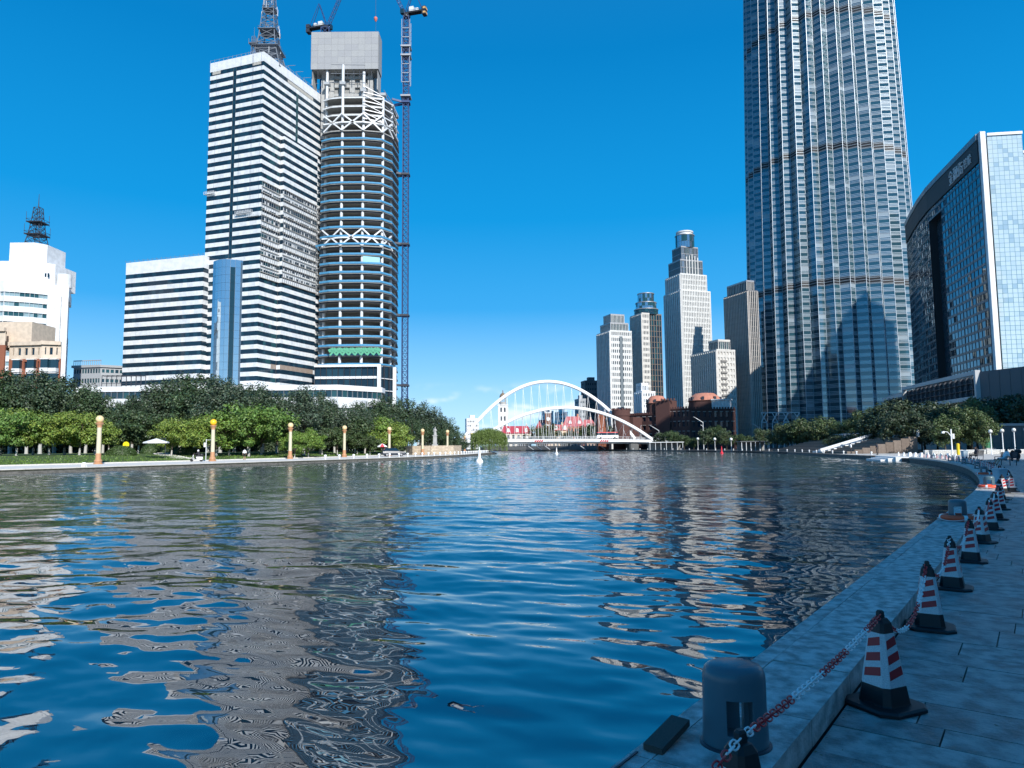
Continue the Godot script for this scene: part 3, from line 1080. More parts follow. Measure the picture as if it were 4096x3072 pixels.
# ------------------------------------------------------------ planting
func leaf_cloud(m: MB, c: Vector3, r: Vector3, count: int, size: float, tint: Color, vary: float, lump := 0.34, clumps := 34, droop := 0.0):
	var cs := []
	for k in clumps:
		var d := Vector3(rg.randfn(), rg.randfn(), rg.randfn()).normalized()
		d *= rg.randf_range(0.35, 0.88)
		cs.append([d, lump * rg.randf_range(0.6, 1.15), rg.randf_range(0.86, 1.14)])
	for k in count:
		var e: Array = cs[rg.randi() % clumps]
		var o := Vector3(rg.randfn(), rg.randfn(), rg.randfn()).normalized()
		var q: Vector3 = e[0] + o * e[1] * pow(rg.randf(), 0.4)
		var p := c + q * r
		var nrm := (o + UP * 0.5 + Vector3(rg.randfn(), rg.randfn(), rg.randfn()) * 0.55).normalized()
		var a := nrm.cross(Vector3(rg.randfn(), rg.randfn() - droop, rg.randfn())).normalized()
		var b := nrm.cross(a)
		var s := size * rg.randf_range(0.6, 1.25) * 0.5
		var g: float = e[2] * rg.randf_range(1.0 - vary, 1.0 + vary)
		m.col = Color(tint.r * g * rg.randf_range(0.85, 1.2), tint.g * g, tint.b * g * rg.randf_range(0.8, 1.2))
		# a pointed leaf clump: four corners, folded a little along its length
		m.quad(p - a * s, p - b * s * 0.6 + nrm * s * 0.2, p + a * s, p + b * s * 0.6 + nrm * s * 0.2)
func make_tree(called: String, h: float, rx: float, base: float, leaves: int, size: float, tint: Color, white_trunk: bool, seed_: int, lump := 0.34, clumps := 34) -> Node3D:
	rg.seed = seed_
	var o := thing(called, "", "tree", Vector3.ZERO, "")
	var m := mb()
	var r0 := 0.018 * h + 0.03
	var top := Vector3(rg.randf_range(-0.3, 0.3), h * 0.82, rg.randf_range(-0.3, 0.3))
	var mid := Vector3(rg.randf_range(-0.15, 0.15), base, rg.randf_range(-0.15, 0.15))
	m.tube([Vector3(0, -0.15, 0), Vector3(0, 0.3, 0), mid, top], [r0 * 1.3, r0, r0 * 0.8, r0 * 0.2], 8)
	for k in 9:
		var t := rg.randf_range(0.0, 0.75)
		var a := rg.randf() * TAU
		var s := mid.lerp(top, t)
		var l := rx * rg.randf_range(0.55, 0.9) * (1.0 - t * 0.5)
		var e := s + Vector3(cos(a) * l, l * rg.randf_range(0.4, 0.9), sin(a) * l)
		m.tube([s, s.lerp(e, 0.5) + UP * 0.1 * l, e], [r0 * 0.42, r0 * 0.28, r0 * 0.08], 5, false)
	part(o, "trunk", m, M.bark)
	if white_trunk:
		m = mb()
		m.tube([Vector3(0, 0.0, 0), Vector3(0, 0.3, 0), Vector3(0, 0, 0).lerp(mid, 0.62) + UP * 0.1], [r0 * 1.32, r0 * 1.03, r0 * 0.9], 8)
		part(o, "whitewash", m, M.bark_white)
	m = mb(true)
	leaf_cloud(m, Vector3(0, (base * 0.8 + h) * 0.5, 0), Vector3(rx, (h - base * 0.8) * 0.52, rx), leaves, size, tint, 0.28, lump, clumps)
	part(o, "crown", m, M.leaf)
	return o
func left_height(p: Vector2) -> float:
	var best := 1e9
	for k in left_bank.size() - 1:
		best = minf(best, Geometry2D.get_closest_point_to_segment(p, left_bank[k], left_bank[k + 1]).distance_to(p))
	return lerpf(0.06, 1.0, clampf((best - 18.0) / 16.0, 0.0, 1.0))
func plant(protos: Array, spots: Array, labels: Array, group: String, flat := false):
	var order := spots.duplicate()
	order.sort_custom(func(p, q): return p[0] / -p[1] < q[0] / -q[1])
	for k in spots.size():
		var e: Array = order[k]
		var pr: Array = protos[rg.randi() % protos.size()]
		var s: float = (e[2] + 0.3) / pr[1]
		var o := copy(pr[0], Vector3(e[0], 0.0 if flat else left_height(Vector2(e[0], e[1])), e[1]), rg.randf() * TAU, "", s)
		o.scale = Vector3(s * rg.randf_range(0.9, 1.1), s, s * rg.randf_range(0.9, 1.1)) if s > 0.75 else Vector3(maxf(s, 0.62), s, maxf(s, 0.62))
		var lab: String = labels[k] if labels.size() == spots.size() else labels[0]
		o.set_meta("label", lab % nth(k) if lab.contains("%s") else lab)
		o.set_meta("group", group)
func drop(protos: Array):
	for p in protos:
		used[String(p[0].name)] = 0
		p[0].free()

# ------------------------------------------------------------ left bank
func make_left_bank():
	var lb := smooth(left_bank, 3.0)
	var rev := lb.duplicate()
	rev.reverse()
	# quay: face, ledge and upper step, pale paved walk
	var m := mb()
	face(m, rev, -1.5, -0.16)
	strip(m, offset_line(lb, -0.9), lb, -0.16)
	var up := offset_line(lb, -0.9)
	var upr := up.duplicate()
	upr.reverse()
	face(m, upr, -0.2, 0.0)
	setting("quay_wall_left_bank", m, M.quay_wall)
	m = mb()
	strip(m, offset_line(lb, -18.5), up, 0.0)
	setting("pavement_left_bank", m, M.pale_pave)
	# lighter coping stones, one by one, along the walk's edge
	var cop := []
	for k in range(4, up.size() - 1):
		var d := (up[k + 1] - up[k])
		var n := 2
		for j in n:
			var a := up[k].lerp(up[k + 1], (j + 0.5) / n)
			cop.append([bx(v3(a, 0.02) + dir3(Vector2(d.y, -d.x).normalized() * 0.22), Vector3(d.length() / n - 0.03, 0.09, 0.5), yaw(d.normalized())), k % 2])
	var root := Node3D.new()
	root.name = "kerb_left_bank"
	add_child(root)
	root.set_meta("kind", "structure")
	pieces(root, "coping_stone", "coping_stones", cop, [mat(0.74, 0.72, 0.68, 0.8, 0, "cloudy", 2.0), mat(0.68, 0.66, 0.62, 0.8, 0, "cloudy", 2.0)], 150)
	# lawn rising gently behind the walk
	m = mb()
	var prev := offset_line(lb, -18.0)
	for e in [[-18.0, 0.06], [-23.0, 0.36], [-28.0, 0.72], [-34.0, 1.0], [-50.0, 1.05], [-90.0, 1.1]]:
		var nxt := offset_line(lb, e[0])
		if e[0] < -18.0:
			for k in lb.size() - 1:
				m.quad(Vector3(nxt[k].x, e[1], nxt[k].y), Vector3(prev[k].x, m.get_meta("y"), prev[k].y), Vector3(prev[k + 1].x, m.get_meta("y"), prev[k + 1].y), Vector3(nxt[k + 1].x, e[1], nxt[k + 1].y))
		m.set_meta("y", e[1])
		prev = nxt
	setting("lawn", m, M.lawn)
	m = mb()
	var k1 := offset_line(lb, -17.8)
	for k in lb.size() - 1: m.bar(v3(k1[k], 0.06), v3(k1[k + 1], 0.06), 0.35, 0.16)
	setting("lawn_kerb", m, M.pale_pave)
	# short grass blades on the lawn's front strip
	var g := mb(true)
	rg.seed = 77
	for k in 26000:
		var s := rg.randf() * (lb.size() - 12.0) + 6.0
		var i0 := int(s)
		var t := (lb[mini(i0 + 1, lb.size() - 1)] - lb[i0]).normalized()
		var dd := 18.2 + 14.0 * rg.randf()
		var p := lb[i0].lerp(lb[mini(i0 + 1, lb.size() - 1)], s - i0) + Vector2(t.y, -t.x) * dd
		var y := lerpf(0.06, 1.0, clampf((dd - 18.0) / 16.0, 0.0, 1.0)) - 0.02
		var a := rg.randf() * TAU
		var w := Vector3(cos(a), 0, sin(a)) * 0.09
		var f := rg.randf_range(0.7, 1.25)
		g.col = Color(0.11 * f, 0.19 * f, 0.035)
		g.tri(v3(p, y) - w, v3(p, y) + w, v3(p, y + rg.randf_range(0.12, 0.26)) + Vector3(rg.randf_range(-0.1, 0.1), 0, rg.randf_range(-0.1, 0.1)))
	var go := single("grass", "short mown grass of the lawn behind the left walk", "grass", g, M.leaf)
	go.set_meta("kind", "stuff")
	# trees
	var dark := Color(0.058, 0.094, 0.050)
	var P := []
	for k in 3: P.append([make_tree("poplar_tree", 16.0, 4.6, 3.6, 7000, 0.48, [dark, Color(0.062, 0.096, 0.060), Color(0.056, 0.098, 0.044)][k], true, 100 + k, 0.30, 60), 16.0])
	rg.seed = 5
	plant(P, BACK, ["%s tall dark poplar from the left in the back row of the park"], "dark trees in the back row of the park")
	plant(P, GROVE, ["%s dark tree from the left in the grove left of the willow"], "dark trees of the grove by the willow")
	drop(P)
	P = []
	for k in 3: P.append([make_tree("maple_tree", 7.6, 4.9, 1.7, 6800, 0.38, [Color(0.14, 0.235, 0.040), Color(0.17, 0.245, 0.042), Color(0.11, 0.20, 0.040)][k], true, 130 + k, 0.30, 40), 7.6])
	rg.seed = 6
	plant(P, FRONT, ["light green maple at the left edge of the lawn", "second light green maple from the left behind the lawn", "third light green maple from the left behind the lawn", "fourth light green maple from the left behind the lawn", "fifth light green maple from the left behind the lawn", "sixth light green maple from the left behind the lawn", "seventh light green maple from the left behind the lawn", "light green maple at the right end of the row, near the first lamp column", "green maple left of the second lamp column", "green maple behind the second lamp column", "green maple right of the second lamp column", "green maple between the second and third lamp columns, left one", "green maple between the second and third lamp columns, next to the large round tree", "large round bright green tree between the second and third lamp columns", "large bright green tree next to the round one, slightly behind it", "small yellow-green tree right beside the third lamp column", "small yellow-green tree between the third and fourth lamp columns", "yellow-green tree behind the fifth lamp column", "yellow-green tree just right of the fifth lamp column"], "light green trees on the lawn")
	drop(P)
	P = []
	for k in 2: P.append([make_tree("broadleaf_tree", 9.0, 4.2, 2.4, 3600, 0.5, [Color(0.055, 0.092, 0.038), Color(0.065, 0.105, 0.036)][k], true, 150 + k, 0.32, 40), 9.0])
	rg.seed = 7
	plant(P, MID, ["%s mid green tree from the left between lawn trees and poplars"], "mid green trees among the lawn trees")
	drop(P)
	make_willow()
	make_left_things()
	make_added_hedges()
func make_added_hedges():
	# added foliage that stands in for the dark shade behind the trunks
	rg.seed = 35
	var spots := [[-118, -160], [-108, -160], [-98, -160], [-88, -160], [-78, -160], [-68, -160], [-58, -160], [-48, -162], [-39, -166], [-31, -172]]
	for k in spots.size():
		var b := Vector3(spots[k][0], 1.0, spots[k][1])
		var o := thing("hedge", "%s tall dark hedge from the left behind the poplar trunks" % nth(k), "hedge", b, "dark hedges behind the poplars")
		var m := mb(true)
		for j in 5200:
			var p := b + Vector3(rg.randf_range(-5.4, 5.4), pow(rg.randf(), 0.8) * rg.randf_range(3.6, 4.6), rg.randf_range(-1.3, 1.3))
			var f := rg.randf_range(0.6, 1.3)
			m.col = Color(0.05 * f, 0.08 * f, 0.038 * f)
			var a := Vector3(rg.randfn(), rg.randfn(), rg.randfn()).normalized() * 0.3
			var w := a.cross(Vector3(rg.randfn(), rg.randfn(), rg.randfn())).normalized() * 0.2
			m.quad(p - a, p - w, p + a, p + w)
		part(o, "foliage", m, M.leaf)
		m = mb()
		for j in 8: m.tube([b + Vector3(-4.9 + j * 1.4, -0.2, 0), b + Vector3(-4.7 + j * 1.4, 2.6, 0.2)], [0.06, 0.03], 5)
		part(o, "stems", m, M.bark)
func make_willow():
	rg.seed = 91
	var at := Vector3(-6.9, 0.0, -205.0)
	var o := thing("willow_tree", "weeping willow with long pale green strands at the tip of the left bank", "tree", at)
	var m := mb()
	m.tube([at - UP * 0.2, at + Vector3(0.2, 2.0, 0.1), at + Vector3(-0.2, 4.4, 0)], [0.4, 0.3, 0.2], 10)
	for k in 9:
		var a := rg.randf() * TAU
		m.tube([at + Vector3(0, 3.6, 0), at + Vector3(cos(a) * 1.5, 5.4, sin(a) * 1.5), at + Vector3(cos(a) * 3.0, 5.9, sin(a) * 3.0)], [0.14, 0.09, 0.03], 5, false)
	part(o, "trunk", m, M.bark)
	m = mb(true)
	for k in 1250:
		var a := rg.randf() * TAU
		var rr := 4.6 * sqrt(rg.randf())
		var top := at + Vector3(cos(a) * rr * 1.1, 6.9 - rr * rr * 0.085 + rg.randf_range(-0.5, 0.4), sin(a) * rr)
		var l := rg.randf_range(1.6, 5.6) * (0.5 + 0.5 * rr / 4.6)
		l = minf(l, top.y - 0.5)
		var g := rg.randf_range(0.7, 1.3)
		var out := Vector3(cos(a), 0, sin(a)) * rg.randf_range(0.1, 0.9) + Vector3(0.25, 0, 0)
		var n := int(l / 0.19)
		for j in n:
			var t := float(j) / n
			var p := top + out * sqrt(t) * 0.8 - UP * l * t
			m.col = Color(0.13 * g, 0.19 * g, 0.045 * g)
			var d := Vector3(rg.randfn(), rg.randfn() * 0.4 - 1.2, rg.randfn()).normalized() * 0.34
			var w := d.cross(Vector3(rg.randfn(), rg.randfn(), rg.randfn())).normalized() * 0.075
			m.quad(p, p + d * 0.5 - w, p + d, p + d * 0.5 + w)
	part(o, "hanging_branches", m, M.leaf)

func make_left_things():
	# lamp columns
	var posts := [[-50.2, -86.4, 1.0, false], [-42.0, -99.8, 1.0, true], [-36.2, -116.0, 1.0, false], [-31.4, -133.0, 1.0, false], [-25.0, -144.5, 1.0, false], [-20.4, -161.5, 1.0, false], [-15.9, -174.0, 1.0, false], [-12.0, -211.0, 1.0, false], [-17.6, -262.0, 1.0, false]]
	var words := ["cream lamp column with tan globe, leftmost and nearest", "cream lamp column with bright yellow globe", "cream lamp column with tan globe, third from the left", "cream lamp column with tan globe, fourth from the left", "cream lamp column with tan globe beside the parked dark car", "cream lamp column with tan globe left of the stone wall", "cream lamp column with tan globe in front of the stone wall", "cream lamp column with tan globe beside the willow", "small distant cream lamp column left of the willow"]
	for k in posts.size():
		var e: Array = posts[k]
		var b := Vector3(e[0], 0, e[1])
		var o := thing("lamp_column", words[k], "lamp", b, "globe lamp columns along the left bank")
		var m := mb()
		m.lathe(b, [Vector2(0.0, 0), Vector2(0.50, 0.0), Vector2(0.52, 0.12), Vector2(0.40, 0.18), Vector2(0.42, 0.30), Vector2(0.46, 0.36), Vector2(0.44, 0.46), Vector2(0.34, 0.56), Vector2(0.31, 0.62), Vector2(0.30, 1.28), Vector2(0.27, 1.30)], 20, false)
		part(o, "plinth", m, M.post_copper)
		m = mb()
		m.lathe(b, [Vector2(0.268, 1.28), Vector2(0.265, 1.34), Vector2(0.245, 4.44)], 20)
		part(o, "shaft", m, M.post_cream)
		m = mb()
		m.lathe(b, [Vector2(0.24, 4.42), Vector2(0.27, 4.46), Vector2(0.27, 4.52), Vector2(0.245, 4.56), Vector2(0.28, 4.68), Vector2(0.40, 4.86), Vector2(0.47, 4.92), Vector2(0.47, 5.0), Vector2(0.30, 5.04), Vector2(0.0, 5.05)], 20, false)
		part(o, "capital", m, M.post_copper)
		m = mb()
		var pr := []
		for j in 11: pr.append(Vector2(maxf(sin(PI * j / 10.0) * 0.45, 0.0), 5.45 - cos(PI * j / 10.0) * 0.45))
		m.lathe(b, pr, 20)
		part(o, "globe", m, M.globe_yellow if e[3] else M.globe)
	# little white bollard lights along the edge of the walk
	var lb := offset_line(smooth(left_bank, 0.5), -1.5)
	var proto := thing("bollard_light", "", "bollard light", Vector3.ZERO, "white bollard lights along the left quay edge")
	var m2 := mb()
	m2.lathe(Vector3.ZERO, [Vector2(0, -0.01), Vector2(0.15, 0.0), Vector2(0.13, 0.1), Vector2(0.11, 0.42)], 10)
	part(proto, "post", m2, M.white)
	m2 = mb()
	m2.lathe(Vector3.ZERO, [Vector2(0.11, 0.42), Vector2(0.2, 0.5), Vector2(0.21, 0.62), Vector2(0.14, 0.72), Vector2(0, 0.75)], 10)
	part(proto, "cap", m2, M.paint)
	var nb := 0
	var last := Vector2(999, 999)
	var first := true
	for p in lb:
		if p.y > -104.0 or p.y < -213.0 or p.distance_to(last) < 3.1: continue
		last = p
		var o: Node3D = proto if first else copy(proto, Vector3.ZERO)
		first = false
		o.position = v3(p, 0.0)
		o.set_meta("label", "%s white bollard light from the left on the left quay edge" % nth(nb))
		nb += 1
	# round yellow sign by the path
	var ys := thing("yellow_sign", "round bright yellow sign on a thin post beside the garden path", "sign", Vector3(-61.6, 1.0, -113.5))
	var my := mb()
	my.tube([ys.position, ys.position + UP * 1.1], [0.05, 0.05], 6)
	part(ys, "post", my, M.steel)
	my = mb()
	my.tube([ys.position + Vector3(0, 1.5, -0.04), ys.position + Vector3(0, 1.5, 0.04)], [0.5, 0.5], 20)
	part(ys, "disc", my, mat(0.9, 0.75, 0.02, 0.5))
	# tall thin camera mast beside the second column
	var at := Vector3(-43.4, 0, -100.9)
	var o2 := thing("camera_pole", "thin pale pole with a bracket and camera box beside the yellow globe column", "camera pole", at)
	var m := mb()
	m.tube([at, at + UP * 3.1], [0.06, 0.05], 8)
	part(o2, "pole", m, M.white2)
	m = mb()
	m.bar(at + UP * 3.0, at + Vector3(0.9, 3.0, 0), 0.05)
	part(o2, "arm", m, M.white2)
	m = mb()
	m.box(at + Vector3(-0.12, 2.3, 0.1), Vector3(0.28, 0.6, 0.22))
	part(o2, "box", m, M.paint)
	# people by the water
	var skin := Color(.38, .23, .15)
	var hair := Color(.012, .01, .009)
	person("person", "man in a white shirt and black shorts standing on the left walk", Vector3(-40.6, 0, -108.0), 2.4, [
		[[0, .95, 0], [0, 1.02, 0], .15, .15, 2], [[0, 1.0, 0], [0, 1.38, 0], .145, .17, 1], [[0, 1.42, 0], [0, 1.52, 0], .06, .055, 0], [[0, 1.60, .02], [0, 1.66, .0], .085, .092, 3], [[0, 1.58, .045], [0, 1.63, .05], .06, .065, 0],
		[[.09, .95, 0], [.1, .58, .02], .09, .075, 2], [[-.09, .95, 0], [-.1, .58, .02], .09, .075, 2], [[.1, .55, .02], [.1, .1, 0], .058, .042, 0], [[-.1, .55, .02], [-.1, .1, 0], .058, .042, 0], [[.1, .045, -.02], [.11, .04, .16], .042, .036, 3], [[-.1, .045, -.02], [-.11, .04, .16], .042, .036, 3],
		[[.2, 1.36, 0], [.27, 1.1, -.02], .06, .05, 1], [[.27, 1.1, -.02], [.25, .86, .06], .042, .034, 0], [[-.2, 1.36, 0], [-.27, 1.1, -.02], .06, .05, 1], [[-.27, 1.1, -.02], [-.25, .86, .06], .042, .034, 0], [[.25, .84, .07], [.24, .76, .09], .032, .02, 0], [[-.25, .84, .07], [-.24, .76, .09], .032, .02, 0]],
		[skin, Color(.8, .8, .8), Color(.012, .012, .015), hair])
	make_scooter(Vector3(-43.6, 0, -98.4), -1.3, "pale motor scooter ridden past the yellow globe column", Color(0.7, 0.7, 0.7))
	person("person", "rider in a dark jacket and pale helmet on the scooter near the yellow globe", Vector3(-43.6, 0, -98.4), 1.3, [
		[[0, .80, -.3], [0, .86, -.3], .15, .15, 2], [[0, .88, -.3], [0, 1.25, -.22], .15, .17, 1], [[0, 1.28, -.22], [0, 1.38, -.2], .06, .055, 0], [[0, 1.46, -.18], [0, 1.52, -.19], .11, .12, 3], [[0, 1.44, -.12], [0, 1.48, -.11], .07, .07, 0],
		[[.1, .82, -.26], [.14, .80, .12], .085, .065, 2], [[-.1, .82, -.26], [-.14, .80, .12], .085, .065, 2], [[.14, .80, .12], [.13, .38, .18], .058, .042, 2], [[-.14, .80, .12], [-.13, .38, .18], .058, .042, 2], [[.13, .35, .16], [.13, .34, .32], .042, .036, 2], [[-.13, .35, .16], [-.13, .34, .32], .042, .036, 2],
		[[.2, 1.22, -.2], [.3, 1.05, .05], .058, .048, 1], [[.3, 1.05, .05], [.29, 1.05, .27], .042, .034, 1], [[-.2, 1.22, -.2], [-.3, 1.05, .05], .058, .048, 1], [[-.3, 1.05, .05], [-.29, 1.05, .27], .042, .034, 1], [[.29, 1.05, .28], [.28, 1.04, .34], .034, .025, 0], [[-.29, 1.05, .28], [-.28, 1.04, .34], .034, .025, 0]],
		[skin, Color(.02, .022, .03), Color(.02, .02, .025), Color(.75, .75, .75)])
	# white cantilever parasol
	make_parasol(Vector3(-50.4, 0.0, -103.4), 2.9, 1.75, mat(0.85, 0.85, 0.84, 0.8), mat(0.85, 0.85, 0.84, 0.8), "white square parasol hanging from a dark pole beside the lawn path", 1.35)
	make_parasol(Vector3(-25.6, 0.5, -140.0), 1.6, 1.0, mat(0.6, 0.06, 0.08, 0.8), mat(0.85, 0.84, 0.82, 0.8), "small red and white parasol next to the parked dark car", 0.0)
	# clipped shrubs by the path
	rg.seed = 33
	for e in [[-59.0, -107.5, 2.1, 1.25, "round clipped green shrub left of the lawn path"], [-53.6, -117.0, 2.1, 1.2, "clipped green shrub behind the white parasol"], [-61.5, -121.0, 1.5, 1.5, "clipped dark shrub farther back beside the path"], [-58.6, -121.5, 1.4, 1.3, "small clipped shrub farther back, right of its neighbour"]]:
		var b := Vector3(e[0], left_height(Vector2(e[0], e[1])), e[1])
		var s := thing("shrub", e[4], "shrub", b, "clipped shrubs by the path")
		m = mb()
		for j in 5: m.tube([b - UP * 0.1, b + Vector3(rg.randf_range(-0.7, 0.7), 0.9, rg.randf_range(-0.7, 0.7))], [0.04, 0.02], 5)
		part(s, "stems", m, M.bark)
		m = mb(true)
		for j in 3800:
			var o := Vector3(rg.randfn(), absf(rg.randfn()) - 0.15, rg.randfn()).normalized()
			var p := b + UP * 0.12 + o * Vector3(e[2], e[3] * 1.1, e[2]) * rg.randf_range(0.86, 1.02)
			var f := rg.randf_range(0.6, 1.3)
			m.col = Color(0.06 * f, 0.105 * f, 0.028 * f)
			var a := o.cross(Vector3(rg.randfn(), rg.randfn(), rg.randfn())).normalized() * 0.085
			var w := (o + Vector3(rg.randfn(), rg.randfn(), rg.randfn()) * 0.5).cross(a).normalized() * 0.06
			m.quad(p - a, p - w, p + a, p + w)
		part(s, "foliage", m, M.leaf)
	# pale path with steps crossing the lawn
	m = mb()
	var path := [[-47.2, -104.4, 0.03, 3.4], [-51.0, -108.5, 0.42, 2.8], [-54.2, -112.0, 0.70, 2.4], [-57.5, -116.5, 1.02, 2.2], [-60.0, -124.0, 1.12, 2.0], [-66.0, -138.0, 1.16, 2.0]]
	for k in path.size() - 1:
		var a := Vector2(path[k][0], path[k][1])
		var b := Vector2(path[k + 1][0], path[k + 1][1])
		var n := (b - a).normalized().orthogonal()
		var steps := 4
		for j in steps:
			var p := a.lerp(b, float(j) / steps)
			var q := a.lerp(b, (j + 1.0) / steps)
			var y: float = lerpf(path[k][2], path[k + 1][2], (j + 0.5) / steps) + 0.06
			m.box(v3((p + q) * 0.5, y - 0.1), Vector3(p.distance_to(q) + 0.01, 0.24, path[k][3]), yaw((b - a).normalized()))
	setting("garden_path", m, M.pale_pave)
	make_car(Vector3(-22.9, 0.0, -137.2), 1.9, "dark blue car parked at the fifth lamp column")
	# curved retaining wall of pale blocks
	var w := thing("block_wall", "pale tan retaining wall of stone blocks right of the parked car", "wall", Vector3(-18, 0, -163))
	var blocks := []
	var pts := [Vector2(-24.6, -166.5), Vector2(-22.6, -162.4), Vector2(-18.5, -161.6), Vector2(-13.6, -164.0), Vector2(-12.4, -170.0)]
	var core := mb()
	for k in pts.size() - 1:
		var d: Vector2 = (pts[k + 1] - pts[k])
		var n := int(d.length() / 0.62)
		for r in 6:
			for j in n:
				var t := (j + (0.5 if r % 2 else 0.25)) / n
				var c: Vector2 = pts[k].lerp(pts[k + 1], clampf(t, 0.0, 1.0))
				blocks.append([bx(v3(c, 0.19 + r * 0.34), Vector3(d.length() / n - 0.03, 0.31, 0.42 + rg.randf_range(-0.03, 0.03)), yaw(d.normalized())), rg.randi() % 3])
		core.bar(v3(pts[k], 1.02), v3(pts[k + 1], 1.02), 0.3, 2.02)
	pieces(w, "block", "blocks", blocks, [mat(0.55, 0.45, 0.33, 0.9, 0, "cloudy", 1.0), mat(0.49, 0.40, 0.30, 0.9, 0, "cloudy", 1.0), mat(0.60, 0.50, 0.38, 0.9, 0, "cloudy", 1.0)], 250)
	part(w, "core", core, mat(0.3, 0.25, 0.19, 0.9))
	# pale statue on a pedestal among the grove
	var sp := Vector3(-18.6, 1.9, -171.0)
	var st := thing("statue", "pale stone figure on a tall pedestal above the block wall", "statue", Vector3(sp.x, 0.0, sp.z))
	m = mb()
	m.box(Vector3(sp.x, 1.0, sp.z), Vector3(2.4, 2.0, 2.4))
	m.box(sp + UP * 0.25, Vector3(1.3, 0.5, 1.3))
	m.box(sp + UP * 1.5, Vector3(0.85, 2.0, 0.85))
	m.box(sp + UP * 2.58, Vector3(1.1, 0.18, 1.1))
	part(st, "pedestal", m, M.concrete)
	m = mb()
	m.lathe(sp + UP * 2.66, [Vector2(0.40, 0), Vector2(0.36, 0.5), Vector2(0.25, 1.0), Vector2(0.30, 1.3), Vector2(0.22, 1.55), Vector2(0.09, 1.62), Vector2(0.08, 1.68), Vector2(0.14, 1.78), Vector2(0.12, 1.92), Vector2(0.0, 1.98)], 12, true, 1.0, 0.7)
	m.tube([sp + Vector3(0.26, 4.1, 0), sp + Vector3(0.42, 3.75, 0.1), sp + Vector3(0.2, 3.6, 0.25)], [0.09, 0.08, 0.05], 7)
	m.tube([sp + Vector3(-0.26, 4.1, 0), sp + Vector3(-0.40, 3.75, 0.0), sp + Vector3(-0.32, 3.4, 0.1)], [0.09, 0.08, 0.05], 7)
	part(st, "figure", m, M.concrete)
	# small folding board on the walk
	var bd := thing("notice_board", "small white folding board on the left walk near the first lamp column", "board", Vector3(-44.2, 0, -73.6))
	for sgn in [-1.0, 1.0]:
		m = mb()
		m.box(bd.position + Vector3(0, 0.22, sgn * 0.09), Vector3(0.34, 0.46, 0.03), Basis(Vector3.RIGHT, -sgn * 0.36))
		part(bd, "panel", m, M.paint)
func make_parasol(at: Vector3, h: float, r: float, a: Material, b: Material, label: String, arm: float):
	var o := thing("parasol", label, "parasol", at)
	var c := at + Vector3(-arm, 0, 0)
	var m := mb()
	m.tube([at, at + UP * (h + (0.5 if arm > 0 else 0.1))], [0.05, 0.045], 8)
	if arm > 0: m.bar(at + UP * (h + 0.42), c + UP * (h + 0.45), 0.06)
	part(o, "pole", m, M.steel_dark)
	m = mb()
	m.box(at + UP * 0.06, Vector3(0.8, 0.12, 0.8))
	part(o, "base", m, M.steel_dark)
	for k in 8:
		var a0 := TAU * k / 8.0 + 0.2
		var a1 := TAU * (k + 1) / 8.0 + 0.2
		var top := c + UP * (h + 0.42)
		var p := c + Vector3(cos(a0) * r, h - 0.12, sin(a0) * r)
		var q := c + Vector3(cos(a1) * r, h - 0.12, sin(a1) * r)
		m = mb()
		m.tri(top, q, p)
		m.tri(top - UP * 0.02, p - UP * 0.02, q - UP * 0.02)
		m.quad(q, p, p - UP * 0.16, q - UP * 0.16)
		part(o, "canopy_panel", m, a if k % 2 else b)
func make_car(at: Vector3, turn: float, label: String):
	var o := thing("parked_car", label, "car", Vector3.ZERO)
	var paint := mat(0.012, 0.022, 0.04, 0.35)
	var m := mb()
	var sec := func(z: float, w: float, y0: float, y1: float) -> PackedVector3Array: return PackedVector3Array([Vector3(w, y0, z), Vector3(w + 0.03, (y0 + y1) * 0.5, z), Vector3(w - 0.06, y1, z), Vector3(-w + 0.06, y1, z), Vector3(-w - 0.03, (y0 + y1) * 0.5, z), Vector3(-w, y0, z)])
	var rings := [sec.call(2.25, 0.72, 0.42, 0.72), sec.call(2.1, 0.84, 0.26, 0.88), sec.call(1.0, 0.88, 0.24, 1.0), sec.call(-1.6, 0.88, 0.24, 1.04), sec.call(-2.15, 0.84, 0.3, 1.02), sec.call(-2.25, 0.76, 0.45, 0.9)]
	m.loft(rings)
	part(o, "body", m, paint)
	m = mb()
	m.loft([off(ring8(0.82, 0.1, 1.0, 1.55), Vector3(0, 0, -0.55)), off(ring8(0.64, 0.1, 1.55, 1.05), Vector3(0, 0, -0.65))])
	part(o, "windows", m, M.glass_dark)
	m = mb()
	m.loft([off(ring8(0.66, 0.1, 1.545, 1.08), Vector3(0, 0, -0.65)), off(ring8(0.56, 0.1, 1.61, 0.95), Vector3(0, 0, -0.65))])
	part(o, "roof", m, paint)
	for sx in [-0.8, 0.8]:
		for z in [1.35, -1.4]:
			m = mb()
			m.tube([Vector3(sx - 0.1, 0.33, z), Vector3(sx + 0.12 * signf(sx), 0.33, z)], [0.33, 0.33], 18)
			var wh := part(o, "wheel", m, M.rubber)
			m = mb()
			m.tube([Vector3(sx + 0.125 * signf(sx), 0.33, z), Vector3(sx + 0.135 * signf(sx), 0.33, z)], [0.2, 0.18], 14)
			part(wh, "rim", m, M.steel)
		m = mb()
		m.box(Vector3(sx * 0.78, 0.74, 2.19), Vector3(0.32, 0.13, 0.12))
		part(o, "headlight", m, M.glass_pale)
	o.position = at
	o.rotation.y = turn
